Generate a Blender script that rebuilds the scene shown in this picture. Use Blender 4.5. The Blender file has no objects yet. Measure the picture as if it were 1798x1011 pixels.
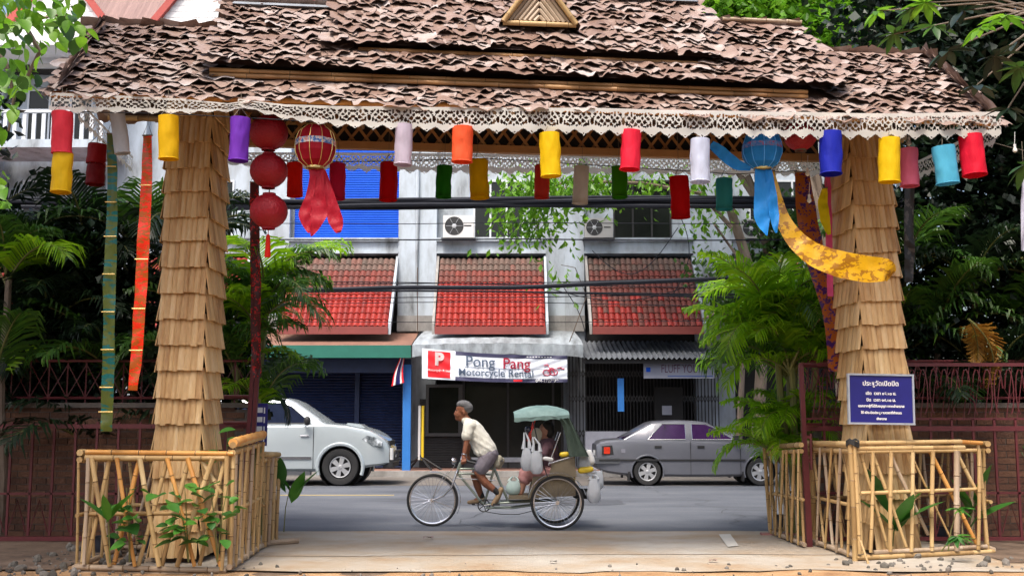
import bpy, bmesh, math, random
from mathutils import Vector, Matrix, noise, Euler
RN = random.Random(11)
S = bpy.context.scene
COL = S.collection
# ------------------------------------------------------------ camera, sky, sun, exposure
FPX, CXP, CYP, CAMZ = 1900.0, 899.0, 505.5, 1.41
PITCH = math.radians(6.92)
cam_d = bpy.data.cameras.new('camera'); cam = bpy.data.objects.new('camera', cam_d); COL.objects.link(cam)
cam.location = (0, 0, CAMZ); cam.rotation_euler = (math.pi/2 + PITCH, 0, 0)
cam_d.sensor_width = 36; cam_d.lens = FPX*36/1798; cam_d.clip_start = .1; cam_d.clip_end = 1500
S.camera = cam
SUN_EL, SUN_AZ, SUN_E, SKY_E, EXPO = 62, -160, 1.5, .11, 1.45   # az: 0 = straight beyond the street (+Y), negative = left
w = bpy.data.worlds.new('World'); S.world = w; w.use_nodes = True
wn = w.node_tree.nodes; wl = w.node_tree.links
sky = wn.new('ShaderNodeTexSky'); sky.sky_type = 'NISHITA'; sky.sun_disc = False
sky.sun_elevation = math.radians(SUN_EL); sky.sun_rotation = math.radians(SUN_AZ)
sky.air_density = 1.0; sky.dust_density = 6.0; sky.ozone_density = 1.0
bg = wn['Background']; bg.inputs[1].default_value = SKY_E
wl.new(sky.outputs[0], bg.inputs[0])
sd = bpy.data.lights.new('sun', 'SUN'); sun = bpy.data.objects.new('sun', sd); COL.objects.link(sun)
sd.energy = SUN_E; sd.angle = math.radians(18); sd.color = (1, .95, .87)
e_, a_ = math.radians(SUN_EL), math.radians(SUN_AZ)
sdir = Vector((math.sin(a_)*math.cos(e_), math.cos(a_)*math.cos(e_), math.sin(e_)))
sun.rotation_euler = sdir.to_track_quat('Z', 'Y').to_euler(); sun.location = (-8, 12, 30)
S.view_settings.view_transform = 'Standard'; S.view_settings.look = 'None'
S.view_settings.exposure = EXPO; S.view_settings.gamma = 1.0; S.view_settings.use_curve_mapping = False
S.cycles.max_bounces = 6; S.cycles.transparent_max_bounces = 12
CP, SP = math.cos(PITCH), math.sin(PITCH)
def at(x, y, Y):
    "the point of the place at distance Y that the photograph shows at pixel x, y"
    v = (CYP-y)/FPX; u = (x-CXP)/FPX
    t = Y/(CP - v*SP)
    return Vector((u*t, Y, CAMZ + t*(SP+v*CP)))
def gnd(x, y, z=0.0):
    v = (CYP-y)/FPX; dz = SP+v*CP; t = (z-CAMZ)/dz
    return Vector(((x-CXP)/FPX*t, t*(CP-v*SP), z))
def Zp(y, Y): return at(0, y, Y).z
# ------------------------------------------------------------ materials
def mat(name, cols, rough=.7, scale=6, rand=.4, bump=0, bscale=30, metal=0, stretch=(1,1,1), transl=0, coat=0, spec=.5, alpha=1, contrast=.25, sheen=0):
    m = bpy.data.materials.new(name); m.use_nodes = True; N = m.node_tree.nodes; L = m.node_tree.links
    b = N['Principled BSDF']
    tc = N.new('ShaderNodeTexCoord'); oi = N.new('ShaderNodeObjectInfo'); ge = N.new('ShaderNodeNewGeometry')
    vm = N.new('ShaderNodeVectorMath'); vm.operation = 'MULTIPLY_ADD'; vm.inputs[1].default_value = stretch
    off = N.new('ShaderNodeMath'); off.operation = 'MULTIPLY'; off.inputs[1].default_value = 37.0
    L.new(oi.outputs['Random'], off.inputs[0]); L.new(tc.outputs['Object'], vm.inputs[0]); L.new(off.outputs[0], vm.inputs[2])
    ns = N.new('ShaderNodeTexNoise'); ns.inputs['Scale'].default_value = scale; ns.inputs['Detail'].default_value = 6; ns.inputs['Roughness'].default_value = .62
    L.new(vm.outputs[0], ns.inputs['Vector'])
    ad = N.new('ShaderNodeMath'); ad.operation = 'ADD'; L.new(oi.outputs['Random'], ad.inputs[0]); L.new(ge.outputs['Random Per Island'], ad.inputs[1])
    fr = N.new('ShaderNodeMath'); fr.operation = 'FRACT'; L.new(ad.outputs[0], fr.inputs[0])
    mr = N.new('ShaderNodeMapRange'); mr.inputs[1].default_value = .5-contrast; mr.inputs[2].default_value = .5+contrast
    L.new(ns.outputs['Fac'], mr.inputs[0])
    mx = N.new('ShaderNodeMix'); mx.inputs[0].default_value = rand; L.new(mr.outputs[0], mx.inputs[2]); L.new(fr.outputs[0], mx.inputs[3])
    cr = N.new('ShaderNodeValToRGB'); el = cr.color_ramp.elements
    while len(el) < len(cols): el.new(.5)
    for i, c in enumerate(cols):
        el[i].position = i/max(1, len(cols)-1); el[i].color = (*c, 1)
    L.new(mx.outputs[0], cr.inputs[0]); L.new(cr.outputs[0], b.inputs['Base Color'])
    b.inputs['Roughness'].default_value = rough; b.inputs['Metallic'].default_value = metal
    b.inputs['Specular IOR Level'].default_value = spec; b.inputs['Coat Weight'].default_value = coat; b.inputs['Coat Roughness'].default_value = .08
    b.inputs['Alpha'].default_value = alpha; b.inputs['Sheen Weight'].default_value = sheen
    if bump:
        n2 = N.new('ShaderNodeTexNoise'); n2.inputs['Scale'].default_value = bscale; n2.inputs['Detail'].default_value = 5
        L.new(vm.outputs[0], n2.inputs['Vector'])
        bp = N.new('ShaderNodeBump'); bp.inputs['Strength'].default_value = bump; bp.inputs['Distance'].default_value = .02
        L.new(n2.outputs['Fac'], bp.inputs['Height']); L.new(bp.outputs[0], b.inputs['Normal'])
    if transl:
        tr = N.new('ShaderNodeBsdfTranslucent'); ms = N.new('ShaderNodeMixShader'); ms.inputs[0].default_value = transl
        L.new(cr.outputs[0], tr.inputs[0]); L.new(b.outputs[0], ms.inputs[1]); L.new(tr.outputs[0], ms.inputs[2])
        L.new(ms.outputs[0], N['Material Output'].inputs[0])
    return m
def glassy(name, col, rough=.06):
    m = mat(name, [col, tuple(c*1.3 for c in col)], rough=rough, rand=0, scale=1.5, spec=.6); return m
def g(*c): return c
M = {}
M['leaf_dry'] = mat('dry_leaf', [(.09,.050,.036),(.16,.095,.07),(.215,.138,.108),(.265,.19,.16),(.335,.27,.245),(.46,.41,.40)], rough=.5, scale=4, rand=.6, bump=.4, bscale=14, stretch=(1,2,1), contrast=.2)
M['underlay'] = mat('dark_thatch', [(.04,.025,.02),(.09,.05,.04)], rough=.9, scale=12)
M['bamboo'] = mat('bamboo', [(.15,.08,.03),(.36,.225,.09),(.48,.325,.145),(.57,.43,.23)], rough=.6, scale=5, rand=.45, bump=.15, bscale=18, stretch=(1,1,.25), contrast=.3)
M['bamboo_orange'] = mat('bamboo_orange', [(.42,.17,.035),(.58,.28,.07),(.66,.37,.13)], rough=.4, scale=5, rand=.3, stretch=(1,1,.25))
M['bamboo_node'] = mat('bamboo_node', [(.12,.07,.03),(.24,.15,.07)], rough=.7)
M['bamboo_old'] = mat('bamboo_old', [(.2,.13,.08),(.34,.25,.17),(.5,.4,.3)], rough=.6, scale=6, rand=.4, stretch=(1,1,.3))
M['shingle'] = mat('bamboo_slat', [(.25,.115,.035),(.52,.315,.13),(.67,.455,.215),(.76,.57,.33)], rough=.55, scale=7, rand=.55, bump=.35, bscale=26, stretch=(3,3,.35))
M['lattice'] = mat('lattice_bamboo', [(.20,.09,.03),(.34,.17,.06),(.45,.25,.1)], rough=.5, rand=.6)
M['lace'] = mat('lace_plastic', [(.70,.66,.57),(.80,.78,.72),(.86,.85,.81)], rough=.55, scale=1.2, rand=.1, transl=.5)
M['wood_dark'] = mat('dark_wood', [(.05,.025,.015),(.11,.06,.035)], rough=.7, stretch=(1,1,.2))
M['maroon'] = mat('maroon_paint', [(.085,.016,.020),(.14,.026,.032)], rough=.4, scale=9, rand=.2)
M['brick'] = mat('brick_clay', [(.06,.030,.020),(.13,.060,.036),(.19,.095,.055)], rough=.9, scale=9, rand=.6, bump=.5)
M['mortar'] = mat('mortar', [(.09,.075,.065),(.17,.145,.125)], rough=.95, scale=14, bump=.4)
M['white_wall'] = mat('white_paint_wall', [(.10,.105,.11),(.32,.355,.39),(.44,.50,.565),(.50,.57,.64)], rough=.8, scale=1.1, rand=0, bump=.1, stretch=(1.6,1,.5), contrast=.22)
M['grey_concrete'] = mat('grey_concrete', [(.10,.095,.09),(.26,.25,.24),(.42,.41,.40)], rough=.9, scale=1.6, rand=.1, bump=.3, stretch=(1,1,.6))
M['gable_white'] = mat('gable_white', [(.72,.72,.73),(.8,.8,.8)], rough=.6, rand=0)
M['red_trim'] = mat('red_trim', [(.32,.045,.035),(.42,.07,.055)], rough=.5)
M['roof_sheet'] = mat('brown_roof_sheet', [(.16,.10,.09),(.28,.18,.16)], rough=.7, stretch=(4,.3,.3))
M['tile_red'] = mat('red_roof_tile', [(.12,.014,.010),(.24,.018,.012),(.34,.028,.018)], rough=.45, scale=3, rand=.5)
M['tile_worn_shaded'] = mat('weathered_shaded_roof_tile', [(.07,.035,.028),(.13,.034,.025),(.20,.03,.02)], rough=.7, scale=3, rand=.5)  # weathered upper rows; on the third awning also tree shade put into colour
M['tile_top'] = mat('mossy_roof_tile', [(.07,.055,.045),(.12,.075,.06),(.17,.06,.045)], rough=.8, scale=3, rand=.6)
M['gutter_red'] = mat('red_gutter', [(.17,.035,.03),(.26,.055,.045)], rough=.6, scale=3)
M['blue_shutter'] = mat('blue_shutter', [(.006,.070,.50),(.010,.095,.60)], rough=.6, spec=.12, scale=2, rand=.15)
M['blue_dark'] = mat('dark_blue_shutter', [(.004,.012,.045),(.008,.022,.08)], rough=.5, rand=.1)
M['blue_post'] = mat('blue_post', [(.02,.15,.48),(.035,.2,.58)], rough=.5)
M['dark'] = mat('dark_interior', [(.008,.008,.009),(.018,.017,.017)], rough=.8)
M['dark_metal'] = mat('dark_metal', [(.012,.012,.014),(.028,.026,.026)], rough=.55, rand=.3)
M['grey_shutter'] = mat('grey_shutter', [(.05,.05,.052),(.08,.08,.082)], rough=.5, rand=.3)
M['glass_dark'] = mat('dark_glass', [(.008,.010,.009),(.02,.022,.02)], rough=.10, rand=0, scale=1, spec=.3)
M['green_sheet'] = mat('green_sheet', [(.012,.11,.08),(.02,.16,.12)], rough=.5, scale=3)
M['rust_sheet'] = mat('rusty_sheet', [(.12,.06,.045),(.20,.10,.07),(.28,.15,.11)], rough=.7, scale=3, stretch=(1,.3,1))
M['grimy_sheet'] = mat('grimy_sheet', [(.08,.085,.09),(.26,.29,.32),(.40,.46,.51)], rough=.6, scale=2.2, stretch=(2,.4,1), rand=.1)
M['metal_sheet'] = mat('corrugated_metal', [(.10,.11,.13),(.24,.26,.29),(.34,.37,.41)], rough=.45, scale=3, stretch=(1,.3,1), metal=.3)
M['low_wall'] = mat('pale_low_wall', [(.30,.31,.38),(.38,.40,.47)], rough=.7, rand=0)
M['white_plastic'] = mat('white_plastic', [(.6,.6,.6),(.7,.7,.7)], rough=.5)
M['white_frame'] = mat('white_frame', [(.55,.58,.62),(.66,.7,.74)], rough=.5)
M['banner_white'] = mat('banner_vinyl', [(.66,.72,.84),(.78,.82,.9)], rough=.45, scale=2, rand=0)
M['banner_red'] = mat('banner_red', [(.72,.012,.02),(.78,.02,.03)], rough=.45, rand=0)
M['banner_navy'] = mat('banner_navy', [(.035,.035,.08),(.05,.05,.11)], rough=.45, rand=0)
M['text_grey'] = mat('text_grey', [(.10,.15,.24),(.16,.21,.30)], rough=.5, rand=0)
M['text_red'] = mat('text_red', [(.50,.03,.08),(.6,.05,.1)], rough=.5, rand=0)
M['text_white'] = mat('text_white', [(.8,.8,.8),(.85,.85,.85)], rough=.5, rand=0)
M['navy'] = mat('navy_board', [(.008,.008,.13),(.012,.012,.17)], rough=.45, rand=0)
M['silver'] = mat('silver_frame', [(.45,.5,.58),(.65,.7,.78)], rough=.3, metal=.6, rand=0)
M['road'] = mat('asphalt', [(.055,.06,.07),(.083,.092,.112),(.105,.115,.135),(.14,.147,.16)], rough=.8, scale=.9, rand=0, bump=.5, bscale=70, stretch=(.45,1,1), contrast=.22)
M['concrete'] = mat('apron_concrete', [(.30,.19,.105),(.34,.27,.195),(.37,.325,.27),(.41,.38,.335)], rough=.95, scale=1.1, rand=0, bump=.4, bscale=60, stretch=(.8,1,1), contrast=.2)
M['sand'] = mat('sandy_soil', [(.24,.125,.055),(.36,.21,.10),(.46,.30,.17)], rough=1, scale=3.5, rand=0, bump=.8, bscale=25)
M['soil'] = mat('dark_soil', [(.05,.032,.022),(.13,.085,.055),(.2,.14,.1)], rough=1, scale=3, rand=0, bump=.8, bscale=14)
M['gutter_conc'] = mat('street_edge_concrete', [(.11,.095,.085),(.18,.165,.15)], rough=.9, scale=1.5, rand=0)
M['pavers'] = mat('red_pavers', [(.20,.10,.08),(.30,.17,.13)], rough=.9, scale=2.5, rand=0)
M['yellow_paint'] = mat('worn_yellow_paint', [(.30,.24,.10),(.45,.34,.13)], rough=.8, scale=4)
M['white_paint'] = mat('worn_white_paint', [(.45,.43,.38),(.62,.60,.56)], rough=.8, scale=6)
M['stone'] = mat('stone', [(.04,.035,.03),(.11,.10,.085),(.22,.20,.18)], rough=.9, rand=.7)
M['rubber'] = mat('tyre_rubber', [(.012,.012,.013),(.025,.025,.026)], rough=.75)
M['chrome'] = mat('chrome', [(.5,.5,.52),(.65,.65,.68)], rough=.22, metal=.9)
M['alloy'] = mat('alloy_wheel', [(.45,.46,.48),(.55,.56,.58)], rough=.35, metal=.5)
M['car_silver'] = mat('silver_car_paint', [(.46,.52,.55),(.50,.56,.59)], rough=.25, coat=.8, rand=0, scale=2, metal=.25)
M['car_grey'] = mat('grey_car_paint', [(.135,.14,.165),(.155,.162,.19)], rough=.3, coat=.6, rand=0, scale=2, metal=.25)
M['car_glass'] = mat('car_glass', [(.012,.016,.035),(.02,.028,.055)], rough=.05, rand=0, spec=.8)
M['tint_glass'] = mat('violet_tinted_glass', [(.022,.008,.04),(.055,.02,.085)], rough=.12, rand=0, spec=.35, scale=2)
M['black_trim'] = mat('black_trim', [(.015,.015,.016),(.025,.025,.027)], rough=.5)
M['bumper_grey'] = mat('grey_bumper', [(.06,.065,.075),(.085,.09,.1)], rough=.6)
M['lamp_red'] = mat('tail_lamp_red', [(.5,.02,.01),(.65,.05,.02)], rough=.2)
M['lamp_clear'] = mat('lamp_clear', [(.06,.07,.08),(.25,.28,.3),(.75,.8,.85)], rough=.08, scale=9, rand=0, contrast=.15)
M['skin'] = mat('skin', [(.16,.06,.035),(.22,.085,.046),(.28,.115,.062)], rough=.6, spec=.3, rand=0, scale=14, bump=.3, bscale=40)
M['skin_b'] = mat('skin_lighter', [(.36,.17,.11),(.42,.21,.14)], rough=.6, rand=0, scale=9)
M['cream_shirt'] = mat('cream_shirt', [(.60,.59,.52),(.72,.71,.64)], rough=.85, rand=0, scale=7, bump=.5, bscale=16)
M['shorts'] = mat('grey_shorts', [(.17,.15,.18),(.24,.22,.26)], rough=.85, rand=0, scale=8, bump=.4, bscale=18)
M['grey_hat'] = mat('grey_cap', [(.07,.07,.075),(.15,.15,.16)], rough=.9, rand=0, scale=20)
M['black'] = mat('black_cloth', [(.012,.012,.013),(.02,.02,.02)], rough=.8)
M['shoe'] = mat('tan_shoe', [(.26,.17,.09),(.36,.25,.15)], rough=.7, scale=12)
M['frame_green'] = mat('pale_green_frame', [(.20,.24,.20),(.34,.38,.33)], rough=.35, metal=.4)
M['canopy_green'] = mat('teal_canvas', [(.08,.15,.145),(.15,.24,.23),(.22,.33,.31)], rough=.7, scale=5, rand=0, bump=.5, bscale=7)
M['curtain_green'] = mat('dark_green_canvas', [(.035,.06,.045),(.07,.1,.08)], rough=.85, scale=5, rand=0, bump=.5, bscale=9)
M['bench'] = mat('olive_bench', [(.13,.105,.07),(.24,.19,.12)], rough=.8, scale=4)
M['bag_white'] = mat('thin_plastic_bag', [(.55,.6,.66),(.78,.8,.84)], rough=.35, scale=6, transl=.35, bump=.6, bscale=14)
M['bag_green'] = mat('pale_green_bag', [(.40,.55,.52),(.6,.72,.7)], rough=.35, scale=6, transl=.3, bump=.6, bscale=14)
M['yellow_pack'] = mat('yellow_packet', [(.75,.5,.02),(.8,.6,.05)], rough=.4)
M['tan_cloth'] = mat('tan_cloth', [(.25,.23,.17),(.4,.38,.3)], rough=.9, bump=.4)
M['dark_plum'] = mat('plum_shirt', [(.10,.05,.065),(.17,.09,.11)], rough=.9)
M['pink_check'] = mat('pinkish_trousers', [(.32,.13,.13),(.5,.27,.26)], rough=.9, scale=30)
M['pink'] = mat('pink_sandal', [(.6,.2,.16),(.7,.3,.24)], rough=.6)
M['cable'] = mat('black_cable', [(.008,.009,.014),(.018,.021,.030)], rough=.6, spec=.2, scale=3)
M['trunk'] = mat('bark', [(.07,.05,.035),(.16,.12,.09),(.26,.21,.17)], rough=.95, scale=7, bump=.7, stretch=(1,1,.3))
def foliage(n, cols, tr=.35, rough=.42): return mat(n, cols, rough=rough, scale=3, rand=.65, transl=tr)
M['palm_bright'] = foliage('palm_leaf_bright', [(.10,.24,.008),(.22,.46,.012),(.42,.64,.03)], .55)  # brightest copy of the palm leaf, sunlight put into the colour
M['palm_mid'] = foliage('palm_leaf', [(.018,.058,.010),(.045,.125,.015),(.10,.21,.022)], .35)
M['palm_shaded'] = foliage('palm_leaf_shaded', [(.005,.014,.007),(.010,.026,.010),(.018,.042,.013)], .2)  # near-black copy of the palm leaf, shade behind the walls put into it
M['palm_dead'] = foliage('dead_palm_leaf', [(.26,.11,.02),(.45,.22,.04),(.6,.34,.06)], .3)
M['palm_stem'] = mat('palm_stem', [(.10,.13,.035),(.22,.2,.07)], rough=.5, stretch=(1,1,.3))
M['tree_bright'] = foliage('sunlit_leaf', [(.05,.15,.008),(.12,.30,.015),(.24,.46,.03)], .5)  # light copy of the tree leaf, sunlight put into the colour
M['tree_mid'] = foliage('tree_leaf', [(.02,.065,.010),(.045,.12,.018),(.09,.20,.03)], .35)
M['tree_shaded'] = foliage('shaded_tree_leaf', [(.004,.012,.007),(.009,.024,.011),(.018,.044,.016)], .2)  # near-black copy of the tree leaf, shade put into the colour
M['plant_leaf'] = foliage('young_leaf', [(.02,.09,.02),(.05,.18,.025),(.1,.3,.03)], .35)
M['bottle'] = mat('white_bulb', [(.6,.6,.55),(.75,.75,.7)], rough=.2)
M['gold'] = mat('gold_trim', [(.62,.42,.12),(.8,.6,.25)], rough=.3, metal=.6)
M['cord'] = mat('cord', [(.10,.08,.06),(.2,.17,.13)], rough=.9)
def satin(n, c, tr=.3): return mat(n, [tuple(x*.8 for x in c), c, tuple(min(.95, x*1.12+.01) for x in c)], rough=.5, spec=.16, scale=7, rand=0, transl=tr, bump=1.0, bscale=11, stretch=(1,1,.4))
# ------------------------------------------------------------ mesh builder
class MB:
    def __init__(s): s.v = []; s.f = []; s.m = []; s.mi = 0
    def add(s, vs, fs):
        k = len(s.v); s.v += [tuple(p) for p in vs]; s.f += [tuple(i+k for i in f) for f in fs]; s.m += [s.mi]*len(fs); return s
    def box(s, x0, x1, y0, y1, z0, z1, mt=None):
        vs = [Vector((x, y, z)) for z in (z0, z1) for y in (y0, y1) for x in (x0, x1)]
        if mt is not None: vs = [mt @ p for p in vs]
        return s.add(vs, [(0,2,3,1),(4,5,7,6),(0,1,5,4),(2,6,7,3),(0,4,6,2),(1,3,7,5)])
    def tube(s, pts, r, n=8, cap=True, closed=False):
        pts = [Vector(p) for p in pts]; k = len(pts)
        rs = list(r) if isinstance(r, (list, tuple)) else [r]*k
        vs = []; fs = []; prev = None
        for i, p in enumerate(pts):
            if closed: d = pts[(i+1) % k]-pts[i-1]
            else: d = pts[min(i+1, k-1)]-pts[max(i-1, 0)]
            d = d.normalized() if d.length > 1e-9 else Vector((0,0,1))
            if prev is None:
                u = d.orthogonal().normalized()
            else:
                u = prev-d*prev.dot(d); u = u.normalized() if u.length > 1e-6 else d.orthogonal().normalized()
            prev = u; w_ = d.cross(u)
            for j in range(n):
                a = 2*math.pi*j/n; vs.append(p+(u*math.cos(a)+w_*math.sin(a))*rs[i])
        for i in range(k if closed else k-1):
            i2 = (i+1) % k
            for j in range(n):
                j2 = (j+1) % n; fs.append((i*n+j, i*n+j2, i2*n+j2, i2*n+j))
        if cap and not closed: fs.append(tuple(range(n-1, -1, -1))); fs.append(tuple((k-1)*n+j for j in range(n)))
        return s.add(vs, fs)
    def prism(s, poly, axis, a0, a1):
        "poly of 2D points in the plane across axis ('x','y','z'), extruded from a0 to a1"
        def P(p, a): return {'y': (p[0], a, p[1]), 'x': (a, p[0], p[1]), 'z': (p[0], p[1], a)}[axis]
        n = len(poly); vs = [P(p, a0) for p in poly]+[P(p, a1) for p in poly]
        fs = [tuple(range(n-1, -1, -1)), tuple(range(n, 2*n))]+[(i, (i+1) % n, n+(i+1) % n, n+i) for i in range(n)]
        return s.add(vs, fs)
    def grid(s, nu, nv, fn):
        vs = [fn(i/(nu-1), j/(nv-1)) for j in range(nv) for i in range(nu)]
        return s.add(vs, [(j*nu+i, j*nu+i+1, (j+1)*nu+i+1, (j+1)*nu+i) for j in range(nv-1) for i in range(nu-1)])
    def lathe(s, prof, n=16, mt=None, wob=None):
        "prof: (radius, z)"
        vs = []
        for r, z in prof:
            for j in range(n):
                a = 2*math.pi*j/n; rr = r*(wob(a, z) if wob else 1)
                p = Vector((rr*math.cos(a), rr*math.sin(a), z)); vs.append(mt @ p if mt is not None else p)
        k = len(prof)
        return s.add(vs, [(i*n+j, i*n+(j+1) % n, (i+1)*n+(j+1) % n, (i+1)*n+j) for i in range(k-1) for j in range(n)])
    def mesh(s, name, mats, smooth=False):
        me = bpy.data.meshes.new(name); me.from_pydata(s.v, [], s.f)
        for m in (mats if isinstance(mats, list) else [mats]): me.materials.append(m)
        if any(s.m): me.polygons.foreach_set('material_index', s.m)
        bm = bmesh.new(); bm.from_mesh(me); bmesh.ops.recalc_face_normals(bm, faces=bm.faces); bm.to_mesh(me); bm.free()
        if smooth:
            me.polygons.foreach_set('use_smooth', [True]*len(me.polygons))
            if 'leaf' not in name: me.set_sharp_from_angle(angle=math.radians(45))
        me.update(); return me
    def build(s, name, mats, parent=None, smooth=False, world=False):
        me = s.mesh(name, mats, smooth)
        if world and parent is not None: me.transform(wm(parent).inverted())
        return link(name, me, parent)
def wm(o):
    m = Matrix.LocRotScale(o.location, o.rotation_euler, o.scale)
    return wm(o.parent) @ m if o.parent else m
def link(name, me, parent=None, loc=None, rot=None, scale=None):
    o = bpy.data.objects.new(name, me); COL.objects.link(o)
    if parent: o.parent = parent
    if loc is not None: o.location = loc
    if rot is not None: o.rotation_euler = rot
    if scale is not None: o.scale = scale if hasattr(scale, '__len__') else (scale,)*3
    return o
def tag(o, label, cat, group=None):
    o['label'] = label; o['category'] = cat
    if group: o['group'] = group
    return o
def thing(name, label, cat, loc=(0,0,0), rotz=0, group=None):
    o = bpy.data.objects.new(name, None); COL.objects.link(o); o.location = loc; o.rotation_euler = (0, 0, rotz); o.empty_display_size = .1
    return tag(o, label, cat, group)
def struct(o): o['kind'] = 'structure'; return o
def stuff(o): o['kind'] = 'stuff'; return o
def clone(root, loc, rot=None, label=None, scale=None):
    c = root.copy(); COL.objects.link(c); c.location = loc
    if rot is not None: c.rotation_euler = rot
    if scale is not None: c.scale = (scale,)*3
    if label: c['label'] = label
    for ch in root.children:
        d = ch.copy(); COL.objects.link(d); d.parent = c
        for g2 in ch.children:
            e = g2.copy(); COL.objects.link(e); e.parent = d
    return c
def lerp(a, b, t): return a+(b-a)*t
def voxel(name, prims, m, vox, parent=None, smooth_it=3, world=False, disp=0, df=(9,9,16)):
    "one continuous skin grown round tapered limbs and ellipsoids"
    b = MB()
    for p in prims:
        if p[0] == 'c':
            _, p0, r0, p1, r1 = p; p0, p1 = Vector(p0), Vector(p1); d = (p1-p0); L_ = d.length
            if L_ < 1e-6: continue
            q = d.to_track_quat('Z', 'Y').to_matrix().to_4x4(); mt = Matrix.Translation(p0) @ q
            pr = [(.001, -r0)]+[(r0*math.sin(t), -r0*math.cos(t)) for t in (.5, 1.0, 1.57)]+[(r1*math.cos(t), L_+r1*math.sin(t)) for t in (0, .55, 1.05)]+[(.001, L_+r1)]
            b.lathe(pr, 12, mt)
        else:
            _, c, rad, rot = p; mt = Matrix.Translation(Vector(c)) @ Euler(rot).to_matrix().to_4x4() @ Matrix.Diagonal((*rad, 1))
            b.lathe([(max(.001, math.sin(t*math.pi/8)), -math.cos(t*math.pi/8)) for t in range(9)], 14, mt)
    me = b.mesh('tmp', m)
    bm = bmesh.new(); bm.from_mesh(me); bmesh.ops.remove_doubles(bm, verts=bm.verts, dist=.0015); bmesh.ops.holes_fill(bm, edges=bm.edges); bmesh.ops.recalc_face_normals(bm, faces=bm.faces); bm.to_mesh(me); bm.free()
    o = bpy.data.objects.new('tmp', me); COL.objects.link(o)
    r = o.modifiers.new('r', 'REMESH'); r.mode = 'VOXEL'; r.voxel_size = vox
    if smooth_it:
        sm = o.modifiers.new('s', 'SMOOTH'); sm.iterations = smooth_it; sm.factor = .5
    dg = bpy.context.evaluated_depsgraph_get(); me2 = bpy.data.meshes.new_from_object(o.evaluated_get(dg))
    bpy.data.objects.remove(o); me2.name = name
    if disp:
        nn = [v.normal.copy() for v in me2.vertices]
        for v, n_ in zip(me2.vertices, nn):
            q = Vector((v.co.x*df[0]+v.co.z*4, v.co.y*df[1], v.co.z*df[2]+v.co.x*6)); v.co += n_*disp*(1-2*abs(noise.noise(q)))
    me2.polygons.foreach_set('use_smooth', [True]*len(me2.polygons))
    if not me2.materials: me2.materials.append(m)
    if world and parent is not None: me2.transform(wm(parent).inverted())
    return link(name, me2, parent)
def text_mesh(body, size, m, name, ax='CENTER', bold=0, spacing=1.0):
    c = bpy.data.curves.new(name, 'FONT'); c.body = body; c.size = size; c.align_x = ax; c.align_y = 'CENTER'; c.offset = bold; c.extrude = .001; c.space_character = spacing
    o = bpy.data.objects.new('tmp', c); COL.objects.link(o); dg = bpy.context.evaluated_depsgraph_get()
    me = bpy.data.meshes.new_from_object(o.evaluated_get(dg)); bpy.data.objects.remove(o)
    me.materials.clear(); me.materials.append(m); me.name = name
    me.transform(Matrix.Rotation(math.pi/2, 4, 'X')); return me
# ============================================================ SETTING: ground, street
def sheet(name, x0, x1, y0, y1, z, m, nx=2, ny=2, fn=None):
    b = MB(); b.grid(nx, ny, lambda u, v: (lerp(x0, x1, u), lerp(y0, y1, v), z+(fn(lerp(x0, x1, u), lerp(y0, y1, v)) if fn else 0)))
    return struct(b.build(name, m))
sheet('ground', -400, 400, -60, 900, -.012, M['soil'])
sheet('road', -120, 120, 14.0, 23.6, 0.0, M['road'])
b = MB(); b.box(-120, 120, 23.6, 27.0, -.2, .004); struct(b.build('parking_strip', M['gutter_conc']))
b = MB(); b.box(-120, 120, 27.0, 27.18, -.2, .15); struct(b.build('kerb', M['grey_concrete']))
b = MB(); b.box(-120, 120, 27.18, 31.5, -.2, .146); struct(b.build('pavement', M['pavers']))
# apron between the pens: two concrete slabs with a joint, drifted with sand
def slab(x0, x1, ya, yb, nm):
    b = MB()
    def top(u, v):
        X = lerp(x0, x1, u); Y = lerp(ya(X), yb(X), v); return (X, Y, .006+.004*noise.noise(Vector((X, Y, 3))))
    b.grid(40, 8, top); struct(b.build(nm, M['concrete'], smooth=True))
jY = lambda X: 11.55+.05*math.sin(X*1.1)+.06*X*.3
slab(-3.9, 5.4, lambda X: jY(X)+.018, lambda X: 14.0+.02*math.sin(X*3), 'apron_slab')
slab(-3.9, 5.4, lambda X: 10.35+.22*noise.noise(Vector((X*.9, 0, 7)))+.10*noise.noise(Vector((X*4, 0, 2))), lambda X: jY(X)-.018, 'apron_slab')
b = MB(); b.grid(90, 40, lambda u, v: (lerp(-9, 9, u), lerp(7, 11.9, v), -.006+.014*noise.noise(Vector((lerp(-9, 9, u)*1.3, lerp(7, 12, v)*1.3, 0)))-.006*(v > .9)))
struct(b.build('sandy_ground', M['sand'], smooth=True))
b = MB(); b.grid(40, 12, lambda u, v: (lerp(-12, -4.3, u), lerp(10.4, 13.9, v), .012+.03*noise.noise(Vector((u*9, v*5, 0)))))
b.grid(40, 12, lambda u, v: (lerp(4.9, 12, u), lerp(10.9, 13.9, v), .012+.03*noise.noise(Vector((u*9, v*5, 5)))))
struct(b.build('earth_strip', M['soil'], smooth=True))
b = MB(); p0 = gnd(455, 869); p1 = gnd(690, 870); b.box(-60, p1.x, p0.y-.05, p0.y+.07, .0, .005); struct(b.build('yellow_road_line', M['yellow_paint']))
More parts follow.
